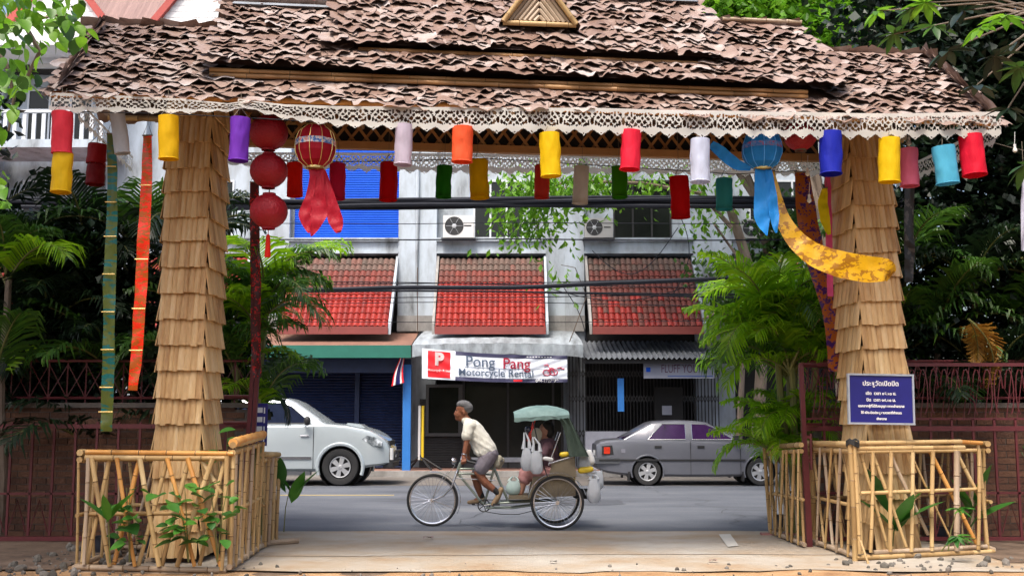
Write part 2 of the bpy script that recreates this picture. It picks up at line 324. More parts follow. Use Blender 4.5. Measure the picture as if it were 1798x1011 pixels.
for (xa, xb, ya_, yb_) in ((-1.2,1.9,18.2,19.6),(3.6,6.5,15.2,16.3),(-9,-4.6,16.4,17.4)):      # tarred repair patches
    b = MB(); n = 28; cx_, cy_ = (xa+xb)/2, (ya_+yb_)/2
    ring = [(cx_+(xb-xa)/2*max(-1, min(1, 1.25*math.cos(t)))+.06*noise.noise(Vector((t*3, xa, 0))), cy_+(yb_-ya_)/2*max(-1, min(1, 1.25*math.sin(t)))+.08*noise.noise(Vector((t*4, xb, 5))), .004) for t in [2*math.pi*i/n for i in range(n)]]
    b.add(ring, [tuple(range(n))]); struct(b.build('road_patch', mat('tar_patch', [(.05,.055,.068),(.075,.083,.10)], rough=.8, scale=3, rand=0, bump=.4, bscale=80)))
b = MB()
for sx in (-7.5, -.4, 3.3, 6.1):                                             # cracks sealed in the asphalt
    X = sx; Y = 14.3; pts = []
    while Y < 23: pts.append((X, Y, .006)); Y += .35; X += RN.uniform(-.22, .25)
    for p0, p1 in zip(pts, pts[1:]): b.add([(p0[0]-.007, p0[1], .006), (p0[0]+.007, p0[1], .006), (p1[0]+.007, p1[1], .006), (p1[0]-.007, p1[1], .006)], [(0,1,2,3)])
stuff(tag(b.build('road_cracks', mat('crack_fill', [(.035,.038,.045),(.06,.065,.075)], rough=.9)), 'thin dark cracks wandering over the grey asphalt', 'crack'))
b = MB(); q = [gnd(1262, 940), gnd(1282, 939), gnd(1297, 960), gnd(1278, 962)]
b.add([(p.x, p.y, .018) for p in q], [(0,1,2,3)]); struct(b.build('white_paint_mark', M['white_paint']))
b = MB()
for i in range(420):
    if i % 3: X = RN.uniform(-4.9, -3.4); Y = RN.uniform(9.95, 12.2)
    else: X = RN.uniform(3.2, 7.5); Y = RN.uniform(10.3, 11.3)
    if i > 330: X = RN.uniform(-3, 4.5); Y = RN.uniform(9.4, 10.9)
    r = RN.uniform(.012, .05)*(1.25 if i < 120 else .6); n = 6
    mt = Matrix.Translation((X, Y, r*.35)) @ Euler((RN.random()*3, RN.random()*3, RN.random()*3)).to_matrix().to_4x4() @ Matrix.Diagonal((r, r*RN.uniform(.6, 1), r*RN.uniform(.45, .8), 1))
    b.lathe([(.01, -1), (.8, -.55), (1, .1), (.65, .75), (.01, 1)], n, mt)
stuff(tag(b.build('gravel', M['stone']), 'loose stones and pebbles along the foot of the bamboo fences', 'gravel'))
# small litter on the apron
for px, py, r, lab, mm in [(752,948,.06,'small crumpled dry leaf lying on the apron near the front wheel','leaf_dry'),(972,990,.035,'dark pebble in a hollow of the concrete apron','stone'),(1252,988,.04,'brown seed pod beside the bamboo pen on the concrete','leaf_dry')]:
    c = gnd(px, py); o = MB(); o.grid(5, 4, lambda u, v: ((u-.5)*2*r, (v-.5)*1.4*r, .02+.5*r*abs(math.sin(u*3+v*2)))); o = o.build('fallen_leaf' if mm == 'leaf_dry' else 'pebble', M[mm]); o.location = (c.x, c.y, 0); tag(o, lab, 'leaf' if mm == 'leaf_dry' else 'stone')
# ============================================================ SHOPHOUSES across the street
YW = 29.4
def fx(x): return at(x, 480, YW).x
def fz(y, Y=YW): return Zp(y, Y)
UN = {-2: 'shophouse with a white balustraded top balcony beyond the corner lanterns', -1: 'shophouse with white gable and red barge boards above the left thatch',
      0: 'shophouse with bright blue roller shutters and green canopy edge', 1: 'motorcycle rental shophouse with air conditioner and casement window upstairs', 2: 'shophouse with grey metal canopy and folding lattice gate', 3: 'shophouse behind the street tree and bright palm'}
tile_me = {}
for key in ('tile_red', 'tile_worn_shaded', 'tile_top'):
    t_ = MB(); nn = 7
    t_.grid(nn, 2, lambda u, v: ((u-.5)*.215, (v-.5)*.30, .036*math.sin(u*math.pi*1.25+.1)+(.026 if v < .5 else 0)))
    t_.grid(nn, 2, lambda u, v: ((u-.5)*.215, -.15, .036*math.sin(u*math.pi*1.25+.1)+.026-.03*v))
    tile_me[key] = t_.mesh('roof_tile', M[key], True)
sh = {}
for k, lab in UN.items():
    x0, x1 = fx(475+258*k), fx(733+258*k); xm = (x0+x1)/2; Wd = x1-x0
    h = thing('shophouse', lab, 'building', (xm, YW, 0), group='row of shophouses across the street'); sh[k] = h
    z2 = fz(420); z1 = fz(447); zc = fz(590); ztop = 11.9
    pl = x0+.26 if False else fx(475+258*k+34); pr = fx(733+258*k-33)
    for (a, c) in ((x0, pl), (pr, x1)):
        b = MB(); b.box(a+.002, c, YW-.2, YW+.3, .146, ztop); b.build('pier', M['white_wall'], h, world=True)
        b = MB(); b.box(a+.004, c+.0, YW-.34, YW-.2, fz(583), fz(556)); b.build('ledge', M['grey_concrete'], h, world=True)
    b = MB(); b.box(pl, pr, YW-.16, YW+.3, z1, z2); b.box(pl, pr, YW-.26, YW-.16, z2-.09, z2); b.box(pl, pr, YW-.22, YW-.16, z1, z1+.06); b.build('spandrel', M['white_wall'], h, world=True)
    # upper storeys: recessed wall with openings
    if k != 0:
        oy0, oy1 = z2+.02, fz(368)+.85
        if k == 1: ox0, ox1 = fx(832), fx(918)
        elif k == 2: ox0, ox1 = fx(1080), fx(1180)
        else: ox0, ox1 = xm-.9, xm+.9
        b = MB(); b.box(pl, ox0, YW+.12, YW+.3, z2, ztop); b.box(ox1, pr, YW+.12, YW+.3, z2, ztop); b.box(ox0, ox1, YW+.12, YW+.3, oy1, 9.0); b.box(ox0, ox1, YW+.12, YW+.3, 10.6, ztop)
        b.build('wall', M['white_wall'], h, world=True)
        for (za, zb) in ((oy0, oy1), (9.0, 10.6)):
            b = MB(); t = .05
            for q in range(4):
                xa = lerp(ox0, ox1, q/3); b.box(xa-t/2, xa+t/2, YW+.08, YW+.16, za, zb)
            for zz in (za, lerp(za, zb, .62), zb-t): b.box(ox0, ox1, YW+.09, YW+.15, zz, zz+t)
            fr_ = b.build('window', M['white_frame'] if k != 2 else M['dark_metal'], h, world=True)
            for q in range(3):
                g_ = MB(); g_.box(lerp(ox0, ox1, q/3)+t/2, lerp(ox0, ox1, (q+1)/3)-t/2, YW+.11, YW+.13, za+t, zb-t); g_.build('pane', M['glass_dark'], fr_, world=True)
    else:
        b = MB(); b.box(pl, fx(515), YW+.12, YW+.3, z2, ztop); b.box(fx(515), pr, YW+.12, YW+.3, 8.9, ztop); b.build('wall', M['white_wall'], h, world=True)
        zz0, zz1 = z2+.01, 8.88; b = MB(); b.grid(2, 313, lambda u, v: (lerp(fx(515), pr, u), YW+.03-.012*abs(math.sin(v*39*math.pi)), lerp(zz0, zz1, v)))
        b.build('roller_shutter', M['blue_shutter'], h, world=True)
    if k < -1:      # deep balcony of the top floor
        b = MB(); b.box(x0, x1, 27.6, YW-.2, Zp(88, 28), Zp(70, 28)); b.build('balcony_roof', M['gable_white'], h, world=True)
        b = MB(); b.box(x0, x1, 27.6, YW-.2, Zp(262, 27.8), Zp(248, 27.8)); b.build('balcony_floor', M['white_wall'], h, world=True)
        b = MB(); b.box(x0, x1, 27.62, 27.70, Zp(199, 27.7), Zp(194, 27.7)); b.build('balcony_rail', M['white_frame'], h, world=True)
        b = MB(); b.box(x0, x1, YW+.0, YW+.1, Zp(130, YW), 12.0); b.build('eave_shade_strip', M['dark'], h, world=True)  # near-black strip on the wall: the balcony roof's shade put in as colour
        for q in range(16):
            X = lerp(x0, x1, (q+.5)/16); b = MB(); b.box(X-.05, X+.05, 27.64, 27.68, Zp(247, 27.7), Zp(199, 27.7)); b.build('baluster', M['white_frame'], h, world=True)
        b = MB(); X = lerp(x0, x1, .62 if k == -3 else .5); b.box(X-.5, X+.5, 28.6, 28.7, Zp(86, 28)-.32, Zp(86, 28)-.2); b.build('tube_lamp', M['white_plastic'], h, world=True)
    # dark floor slab / soffit behind the awning, shop interior
    b = MB(); b.box(x0, x1, YW+.35, YW+.5, .15, z1); b.box(x0, x1, YW-.1, YW+.35, zc-.15, zc+.12); b.build('inner_wall', M['dark'], h, world=True)
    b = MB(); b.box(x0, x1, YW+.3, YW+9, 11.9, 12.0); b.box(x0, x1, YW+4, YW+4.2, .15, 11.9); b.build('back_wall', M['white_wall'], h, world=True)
    # gable with red barge boards and a sheet roof behind it
    gx = fx(345+258*(k+1)); gw = 1.58; gb = 11.95; gh = 2.05
    b = MB(); b.prism([(gx-gw-.05, gb), (gx+gw+.05, gb), (gx, gb+gh)], 'y', YW-.25, YW-.1); gab = b.build('gable', M['gable_white'], h, world=True)
    b = MB()
    for q in range(11):
        zz = gb+.1+q*.17; ww = gw*(1-(zz-gb)/gh)-.06
        if ww > .1: b.box(gx-ww, gx+ww, YW-.262, YW-.25, zz, zz+.15)
    b.build('cladding_board', M['gable_white'], gab, world=True)
    for sg in (-1, 1):
        b = MB(); b.prism([(gx, gb+gh+.3), (gx, gb+gh), (gx+sg*(gw+.1), gb-.12), (gx+sg*(gw+.28), gb-.05)], 'y', YW-.4, YW-.2); b.build('barge_board', M['red_trim'], h, world=True)
    b = MB(); b.box(x0, x1, YW-.3, YW+.3, 11.78, 11.94); b.build('cornice', M['gable_white'], h, world=True)
    b = MB()
    nr = 20 if k < 0 else 0
    for q in range(nr):
        xa = lerp(x0, x1, q/nr); xb = lerp(x0, x1, (q+.5)/nr); xc = lerp(x0, x1, (q+1)/nr)
        b.add([(xa, YW+.3, 12.5), (xb, YW+.3, 12.56), (xc, YW+.3, 12.5), (xa, YW+6, 19.0), (xb, YW+6, 19.06), (xc, YW+6, 19.0)], [(0,1,4,3),(1,2,5,4)])
    b.box(x0, x1, YW+.28, YW+.34, 11.94, 12.5 if k < 0 else 12.05)
    b.build('roof', M['roof_sheet'], h, world=True)
    b = MB(); b.box(x0, x1, YW-.0, YW+.28, 11.95, 12.4 if k < 0 else 12.02); b.build('parapet', M['red_trim'], h, world=True)
    # tiled awning over the first floor windows
    ya, yb = YW-.17, 27.55; za, zb = fz(457), Zp(573, 27.55)
    ax0, ax1 = fx(475+258*k+41), fx(733+258*k-38)
    sl = math.atan2(za-zb, ya-yb); Ls = math.hypot(ya-yb, za-zb)
    if k in (0, 1, 2): nc, nrw = 19, 11
    else: nc, nrw = 19, 11
    aw = MB(); aw.box(ax0-.02, ax1+.02, yb-.05, yb, zb-.2, zb+.0); aw.build('gutter_board', M['gutter_red'], h, world=True)
    b = MB(); b.add([(ax0, ya, za-.05), (ax1, ya, za-.05), (ax1, yb, zb-.05), (ax0, yb, zb-.05)], [(0,1,2,3)]); b.build('awning_underlay', M['dark_metal'], h, world=True)
    for xs, s2 in ((ax0-.06, -1), (ax1+.06, 1)):
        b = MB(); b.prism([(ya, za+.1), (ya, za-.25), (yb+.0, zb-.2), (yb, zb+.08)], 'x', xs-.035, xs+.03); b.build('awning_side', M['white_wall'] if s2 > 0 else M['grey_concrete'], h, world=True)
    joined = MB()
    for r_ in range(nrw):
        for c_ in range(nc):
            f = (r_+.5)/nrw; X = lerp(ax0, ax1, (c_+.5)/nc); Y = lerp(yb, ya, f); Z = lerp(zb, za, f)
            key = 'tile_top' if r_ >= nrw-2 else ('tile_worn_shaded' if (r_ >= nrw-5+(k == 1) or (k == 2 and RN.random() < .35+.12*r_)) else 'tile_red')  # third awning: extra dark tiles carry the tree's shade in their colour
            if k in (0, 1, 2):
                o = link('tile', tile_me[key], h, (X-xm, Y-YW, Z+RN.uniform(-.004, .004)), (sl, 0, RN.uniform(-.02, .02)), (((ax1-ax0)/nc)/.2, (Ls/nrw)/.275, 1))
            else:
                mt = Matrix.Translation((X, Y, Z)) @ Matrix.Rotation(sl, 4, 'X')
                me = tile_me[key]; joined.add([mt @ v.co for v in me.vertices], [tuple(p.vertices) for p in me.polygons])
    if joined.v: stuff(joined.build('tile', M['tile_red'], h, world=True))
# ---- ground floors
h = sh[0]
b = MB(); b.box(fx(470), fx(735), 27.3, 28.9, Zp(607, 27.3), Zp(607, 27.3)+.05)
nr = 46
b = MB(); cx0, cx1 = at(430, 600, 27).x, at(722, 600, 27).x; zf, zr = Zp(606, 27.0), Zp(589, 28.9)+.1
b.grid(nr*2+1, 2, lambda u, v: (lerp(cx0, cx1, u), lerp(27.0, 29.2, v), lerp(zf, zr, v)+.015*math.sin(u*nr*2*math.pi))); b.build('canopy_sheet', M['rust_sheet'], h, world=True)
b = MB(); b.grid(nr*2+1, 2, lambda u, v: (lerp(cx0, cx1, u), 26.98+.012*math.sin(u*nr*2*math.pi), lerp(Zp(628, 27), zf, v))); b.build('canopy_fascia', M['green_sheet'], h, world=True)
b = MB(); b.box(fx(480), at(722, 640, 27.5).x, 27.45, 27.55, Zp(654, 27.5), Zp(630, 27.5)); b.build('lintel', M['blue_dark'], h, world=True)
b = MB(); p = at(715, 700, 27.5); b.box(p.x-.1, p.x+.1, 27.4, 27.6, .146, Zp(640, 27.5)); b.build('post', M['blue_post'], h, world=True)
for (xa, xb) in ((495, 622), (632, 706)):
    b = MB(); A, B = at(xa, 740, 28.4).x, at(xb, 740, 28.4).x; n = 40; z0_, z1_ = .15, 3.1
    for q in range(n):
        a = lerp(z0_, z1_, q/n); c = lerp(z0_, z1_, (q+1)/n); m_ = (a+c)/2
        b.add([(A, 28.42, a), (B, 28.42, a), (B, 28.38, m_), (A, 28.38, m_), (B, 28.42, c), (A, 28.42, c)], [(0,1,2,3),(3,2,4,5)])
    b.build('shop_shutter', M['blue_dark'], h, world=True)
b = MB(); A = at(627, 740, 28.4).x; b.box(A-.06, A+.06, 28.3, 28.5, .15, 3.1); b.build('shutter_post', M['blue_dark'], h, world=True); b = MB(); A = at(622-127, 740, 28.4).x; b.box(A-.3, A, 28.3, 28.5, .15, 3.1); b.build('shutter_post', M['blue_dark'], h, world=True)
h = sh[1]
# grimy translucent canopy
cx0, cx1 = at(724, 600, 26.9).x, at(1024, 600, 26.9).x; zf = Zp(606, 26.9)
b = MB(); b.grid(41, 8, lambda u, v: (lerp(cx0, cx1, u)+(.12*v if u < .5 else -.12*v), lerp(26.9, 29.2, v), zf+.55*v**.8+.008*math.sin(u*40)*(1-v)+.05*math.sin(u*math.pi)))
b.build('canopy_sheet', M['grimy_sheet'], h, True, world=True)
b = MB(); b.grid(61, 3, lambda u, v: (lerp(cx0, cx1, u), 26.88+.02*math.sin(u*70), zf-.26*v*(1.15-.3*noise.noise(Vector((u*6, 0, 0))))+.05*math.sin(u*math.pi))); b.build('canopy_valance', M['grimy_sheet'], h, True, world=True)
b = MB()
for u in (0, .5, 1): X = lerp(cx0+.05, cx1-.05, u); b.tube([(X, 26.95, zf-.02), (X, 29.3, zf+.5)], .025, 6)
X = cx1-.12; b.tube([(X+.02, 27.2, zf), (X+.02, 27.2, zf-1.1)], .03, 6); b.build('canopy_bracket', M['dark_metal'], h, world=True)
# shopfront: left roller panel with barred window, big dark glass with sill
def P(x, y, Y=28.9): return at(x, y, Y)
A, B = P(737, 740).x, P(812, 740).x; b = MB(); n = 40
for q in range(n):
    a = lerp(.15, 1.95, q/n); c = lerp(.15, 1.95, (q+1)/n); m_ = (a+c)/2
    b.add([(A, 28.92, a), (B, 28.92, a), (B, 28.89, m_), (A, 28.89, m_), (B, 28.92, c), (A, 28.92, c)], [(0,1,2,3),(3,2,4,5)])
b.build('shop_shutter', M['grey_shutter'], h, world=True)
b = MB(); z0_, z1_ = P(0, 760).z, P(0, 680).z; xa, xb = P(748, 700).x, P(812, 700).x
b.box(xa, xb, 28.8, 28.9, z1_-.0, z1_+.08); b.box(xa, xa+.08, 28.8, 28.9, z0_, z1_); b.box(xb-.1, xb, 28.8, 28.9, z0_, z1_); b.box(xa, xb, 28.8, 28.9, z0_-.08, z0_)
b.build('side_window_frame', M['grey_shutter'], h, world=True)
b = MB(); b.box(xa+.08, xb-.1, 28.86, 28.88, z0_, z1_); b.build('side_window_pane', M['glass_dark'], h, world=True)
b = MB(); b.box(P(816, 700).x, P(985, 700).x, 28.86, 28.89, .42, 3.4); b.build('shop_glass', M['glass_dark'], h, world=True)
b = MB(); b.box(P(816, 700).x, P(985, 700).x, 28.78, 28.92, .30, .42); b.build('window_sill', M['silver'], h, world=True)
b = MB(); b.box(P(816, 700).x, P(985, 700).x, 28.82, 28.92, .15, .30); b.build('plinth', M['grey_shutter'], h, world=True)
for x in (814, 892, 971, 987):
    b = MB(); X = P(x, 700).x; b.box(X-.03, X+.03, 28.8, 28.93, .15, 3.4); b.build('mullion', M['dark_metal'], h, world=True)
# yellow and white poles on a folding stand beside the blue post
sg = thing('barrier_stand', 'yellow and white upright poles on dark folding stand beside blue post', 'barrier', (P(738, 800, 27.7).x, 27.7, .146))
for dx, mm in ((-.03, 'white_plastic'), (.055, 'yellow_pack')):
    b = MB(); b.tube([(dx, 0, .25), (dx, 0, Zp(712, 27.7)-.146)], .035, 8); b.build('pole', M[mm], sg)
b = MB(); b.tube([(-.5, 0, 0), (0, 0, .35), (.55, 0, 0)], .03, 5); b.tube([(-.3, .2, 0), (0, 0, .35), (.3, -.2, 0)], .03, 5); b.build('stand', M['black_trim'], sg)
h = sh[2]
cx0, cx1 = at(1026, 615, 27).x, at(1300, 615, 27).x; nr = 30; zf, zr = Zp(629, 27.0), Zp(603, 28.6)
b = MB(); b.grid(nr*4+1, 2, lambda u, v: (lerp(cx0, cx1, u), lerp(27, 29.2, v), lerp(zf, zr+.1, v)+.03*math.sin(u*nr*2*math.pi))); b.build('canopy_sheet', M['metal_sheet'], h, world=True)
b = MB(); b.box(cx0, cx1, 27.1, 27.16, zf-.12, zf-.02); b.build('canopy_beam', M['dark_metal'], h, world=True)
A, B = P(1000, 740, 28.6).x, P(1262, 740, 28.6).x
gate = MB(); nb = 44
for q in range(nb+1):
    X = lerp(A, B, q/nb); gate.box(X-.012, X+.012, 28.55, 28.58, .2, 3.2)
o = gate.build('gate_bar', M['dark_metal'], h, world=True)
gate = MB()
for zc_ in (1.05, 1.95, 2.6):
    gate = MB()
    for q in range(nb):
        X0_, X1_ = lerp(A, B, q/nb), lerp(A, B, (q+1)/nb)
        for s_ in (1, -1): gate.tube([(X0_, 28.56, zc_-.11*s_), (X1_, 28.56, zc_+.11*s_)], .012, 4, False)
    gate.build('gate_lattice', M['grey_shutter'], h, world=True)
b = MB(); b.box(P(1150, 740, 28.3).x, P(1200, 740, 28.3).x, 28.3, 28.34, .9, 2.25); b.build('door_panel', M['dark'], h, world=True)
b = MB(); b.box(P(1163, 740, 28.25).x, P(1180, 740, 28.25).x, 28.25, 28.27, Zp(728, 28.25), Zp(712, 28.25)); b.build('notice', M['low_wall'], h, world=True)
o = MB(); o.box(P(1028, 790, 27.9).x, P(1292, 790, 27.9).x, 27.9, 28.02, .146, Zp(757, 27.9)); tag(o.build('low_wall', M['low_wall']), 'pale grey low panel wall behind the grey sedan', 'wall')
# signboard FLUFF YOU!
A, B = at(1130, 650, 27.3), at(1254, 650, 27.3); zt, zb_ = Zp(636, 27.3), Zp(664, 27.3)
sb = thing('shop_sign', 'pale hanging signboard lettered in capitals under grey metal canopy', 'sign', (A.x, 27.3, zb_))
b = MB(); b.box(A.x, B.x, 27.27, 27.32, zb_, zt); b.build('board', mat('pale_sign', [(.22,.24,.32),(.36,.38,.46)], rand=0, scale=1), sb, world=True)
me = text_mesh('FLUFF YOU!', .30, mat('sign_letter', [(.10,.05,.09),(.14,.07,.12)]), 'lettering'); me.transform(Matrix.Diagonal((.62, 1, 1, 1))); link('lettering', me, sb, (lerp(A.x, B.x, .52)-A.x, -.035, (zt-zb_)*.58))
b = MB(); b.box(A.x+.06, A.x+.17, 27.262, 27.27, zb_+.16, zb_+.27); b.build('blue_mark', M['blue_shutter'], sb, world=True)
b = MB(); b.box(A.x+.6, B.x-.04, 27.262, 27.27, zb_+.04, zb_+.07); b.build('small_print', mat('sign_blue', [(.06,.10,.3),(.1,.15,.4)]), sb, world=True)
b = MB(); 
for X in (A.x+.1, B.x-.1): b.tube([(X, 27.3, zt), (X, 27.2, zf-.02)], .01, 5)
b.build('hanger', M['dark_metal'], sb, world=True)
o = MB(); q = at(1090, 690, 27.4); o.box(q.x-.08, q.x+.08, 27.4, 27.43, Zp(722, 27.4), Zp(664, 27.4)); tag(o.build('hanging_banner', M['blue_post']), 'narrow blue vertical banner in front of the folding gate', 'banner')
# ---- vinyl banner of the rental shop
YB = 26.78
A, B = at(741, 640, YB), at(996, 640, YB); zt0, zt1 = Zp(611, YB), Zp(624, YB); zb0, zb1 = Zp(664, YB), Zp(671, YB)
bn = thing('shop_banner', 'wrinkled white vinyl banner with red square lettered Pong Pang Motorcycle Rental', 'banner', (A.x, YB, zb0))
WB = B.x-A.x
def wr(X, Z):
    u = (X-A.x)/WB; v = (Z-zb0)/(zt0-zb0); d = u+v*.8-1.5
    return .018*math.sin(u*9+v*2)+.013*math.sin((u*.9-v*.55)*42)*max(0, 1-abs(u-.85)*3)+.012*math.sin((u*.8+v*.35)*45)*max(0, 1-abs(u-.2)*4)
def btop(u): return lerp(zt0, zt1, u)-.05*math.sin(u*math.pi)
def bbot(u): return lerp(zb0, zb1, u)-.04*math.sin(u*math.pi)
def bgrid(u0, u1, v0, v1, off, m, nm, nu=60, nv=16):
    b = MB()
    def f(u, v):
        uu = lerp(u0, u1, u); X = A.x+WB*uu; Z = lerp(bbot(uu), btop(uu), lerp(v0, v1, v)); return (X, YB-off-wr(X, Z), Z)
    b.grid(nu, nv, f); return b.build(nm, m, bn, True, world=True)
bgrid(0, 1, 0, 1, 0, M['banner_white'], 'sheet', 120, 20)
bgrid(.04, .195, .06, .94, .006, M['banner_red'], 'red_square')
bgrid(.23, 1, .87, 1, .006, M['banner_navy'], 'navy_strip', 90, 4); bgrid(.23, 1, 0, .13, .006, M['banner_navy'], 'navy_strip', 90, 4)
bgrid(.63, .69, .03, .10, .009, M['banner_red'], 'red_dash', 8, 3); bgrid(.29, .86, .475, .49, .008, M['text_grey'], 'underline', 40, 2)
def btext(s_, u, v, size, m, bold=0, sx=1, off=.034, ax='CENTER'):
    me = text_mesh(s_, size, m, 'lettering', ax, bold); me.transform(Matrix.Diagonal((sx, 1, 1, 1)))
    X0_ = A.x+WB*u; Z0_ = lerp(bbot(u), btop(u), v); sl = (lerp(bbot(u+.1), btop(u+.1), v)-Z0_)/(WB*.1)
    for q in me.vertices:
        X = X0_+q.co.x; Z = Z0_+q.co.z+q.co.x*sl; q.co = (X, YB-off-wr(X, Z), Z)
    me.transform(wm(bn).inverted()); link('lettering', me, bn)
btext('P', .118, .66, .42, M['text_white'], .022); btext('Motorcycle Rental', .118, .30, .075, M['text_white'], .003)
btext('Pong', .40, .68, .37, M['text_grey'], .002); btext('Pang', .65, .66, .37, M['text_red'], .004)
btext('Motorcycle Rental', .51, .31, .25, M['text_grey'], .003); btext('084-1727979', .86, .055, .105, M['text_white'], .003); [bgrid(.72+.02*q, .733+.02*q, .915, .945, .009, M['white_frame'], 'small_print', 3, 2) for q in range(9)]
b = MB()
def bl(u, v): X = A.x+WB*u; Z = lerp(bbot(u), btop(u), v); return (X, YB-.016-wr(X, Z), Z)
for c_, r_ in ((.86, .11), (.905, .11)):
    b.tube([bl(c_+.028*math.cos(t)*1, .36+.28*(c_-.84)+r_*math.sin(t)) for t in [i*math.pi/8 for i in range(17)]], .012, 4)
for pts in ([(.84,.62),(.865,.66),(.88,.5),(.9,.45),(.915,.3)], [(.93,.52),(.95,.56),(.965,.5),(.98,.5)], [(.865,.4),(.89,.55),(.91,.5)]): b.tube([bl(*p) for p in pts], .014, 4)
b.build('motorcycle_drawing', M['text_red'], bn, world=True)
# ---- air conditioners
def aircon(x0, x1, y0, y1, lab, dark, Y=28.9):
    a, c = at(x0, y1, Y), at(x1, y0, Y); W_, H_ = c.x-a.x, c.z-a.z
    t = thing('air_conditioner', lab, 'air conditioner', (a.x, Y, a.z), group='outdoor units on the ledge')
    b = MB(); b.box(0, W_, 0, .3, 0, H_); b.build('casing', mat('ac_case', [(.3,.3,.29),(.4,.4,.39)]) if dark else M['white_plastic'], t)
    cx_, cz_, r = W_*(.36 if not dark else .34), H_*.52, H_*.42; rot = Matrix.Translation((cx_, -.002, cz_)) @ Matrix.Rotation(math.pi/2, 4, 'X')
    b = MB(); b.lathe([(.001, .004), (r, .004), (r, -.01)], 24, rot); b.build('fan_recess', M['black_trim'], t)
    b = MB(); b.lathe([(r*.26, 0), (r*.24, .02), (.001, .025)], 12, rot)
    for q in range(3): b.tube([(cx_+r*.9*math.cos(q*1.047+a_), -.012, cz_+r*.9*math.sin(q*1.047+a_)) for a_ in (0, math.pi)], .005, 4)
    b.build('fan_hub', M['alloy'], t)
    b = MB(); b.box(-.05, .0+W_+.05, .02, .3, -.05, -.002); b.build('bracket', M['dark_metal'], t)
    b = MB(); b.box(W_*.68, W_*.92, -.004, 0, H_*.5, H_*.56); b.build('name_plate', M['black_trim'], t)
aircon(778, 832, 378, 417, 'white outdoor air conditioner beside the casement window', False)
aircon(1027, 1076, 383, 417, 'grey dusty outdoor air conditioner beside the dark window', True)
aircon(1305, 1345, 385, 418, 'outdoor air conditioner half hidden behind the street tree trunk', True)
# downpipe on the pier
b = MB(); p = at(733, 350, YW-.25); b.tube([(p.x, YW-.27, 4.9), (p.x, YW-.27, fz(395)), (p.x, YW-.27, 11)], [.03, .05, .05], 8); tag(b.build('downpipe', M['white_wall']), 'white drain pipe down the stained pier beside blue shutters', 'pipe')
b = MB(); p = at(735, 500, 28.9)
b.tube([at(733, 470, 28.9), at(733, 590, 28.9)], .012, 5); tag(b.build('flagpole', M['wood_dark']), 'thin bare rod standing against the stained white pier', 'pole')
# ---- national flag on its staff
fl = thing('flag', 'drooping Thai flag on a short staff by the blue post', 'flag', at(707, 610, 27.2))
b = MB(); b.tube([(0, 0, -.35), (0, 0, .02)], .012, 6); b.build('staff', M['white_plastic'], fl)
cols = [M['banner_red'], M['text_white'], M['navy'], M['navy'], M['text_white'], M['banner_red']]
for i in range(6):
    b = MB()
    def f(u, v, i=i):
        w_ = (i+u)/6; return (-.28+.32*w_-.0*v+(.26)*(1-v)*(1-w_)*1.0+.02*math.sin(v*7), -.03+.05*math.sin(w_*9+v*3), -.95*(v)*(1-.1*w_)-.02)
    b.grid(4, 10, lambda u, v: f(u, 1-v)); b.build('stripe', cols[i], fl, True)
# ---- street cables
def cable(pts, r, lab, nm='street_cable'):
    b = MB(); pp = []
    for i in range(len(pts)-1):
        for q in range(8): pp.append(Vector(pts[i]).lerp(Vector(pts[i+1]), q/8))
    pp.append(Vector(pts[-1])); pp = [p+Vector((0, 0, .03*noise.noise(p*.7))) for p in pp]
    b.tube(pp, r, 6); return tag(b.build(nm, M['cable'], smooth=True), lab, 'cable', 'cables strung along the street')
YC = 21.0
cb = thing('cable_bundle', 'thick black bundle of cables crossing in front of the upper windows', 'cable', at(900, 360, YC))
for i in range(7):
    b = MB(); oz = RN.uniform(-.085, .085); oy = RN.uniform(-.06, .06); ph = RN.random()*6
    b.tube([at(x, 357+2*math.sin(x*.004), YC)+Vector((0, oy+.03*math.sin(x*.011+ph), oz+.03*math.sin(x*.006+ph))) for x in range(-700, 2500, 60)], .042, 6); b.build('cable', M['cable'], cb, True, world=True)
cable([at(x, y, 21.3) for x, y in ((-600,520),(300,512),(560,508),(900,504),(1240,490),(1500,480),(2400,470))], .045, 'black cable of medium thickness sagging across the red awnings')
for ys, r, lab in (((394,392,394), .008, 'thin wire just under the thick cable bundle'), ((420,421,423), .014, 'thin wire along the white spandrels'), ((515,512,530), .014, 'thin wire right beneath the medium cable'),
                   ((545,530,560), .008, 'faint wire crossing lower part of the awnings'), ((505,498,455), .010, 'wire rising to the street tree from the medium cable'), ((562,566,555), .007, 'lowest faint wire over the awning gutters'), ((532,522,500), .010, 'wire sloping up to the right across the lower awnings'), ((478,500,520), .009, 'wire sloping down to the right over the awning tops'), ((512,512,548), .02, 'heavier wire splitting off below the medium cable at right')):
    cable([at(x, y, 22) for x, y in zip((-500, 900, 2300), ys)], r, lab)
for (a, c, dd, lab) in (((990,505),(1030,600),8,'loose wire loop dangling beside the pier of the rental shop'),((1040,440),(1190,400),-60,'looping wire across the white spandrel by dark window'),((1190,370),(1180,520),25,'wavy wire hanging down the right white pier'),((960,505),(1240,490),-30,'slack wire drooping over the darkest awning')):
    pts = [at(lerp(a[0], c[0], t)+dd*math.sin(t*math.pi)*(1 if abs(dd) < 26 else 0), lerp(a[1], c[1], t)+abs(dd)*math.sin(t*math.pi)*(1 if abs(dd) > 26 else 0), 27.5) for t in [i/10 for i in range(11)]]
    b = MB(); b.tube(pts, .012, 5); tag(b.build('loose_wire', M['cable'], smooth=True), lab, 'wire')
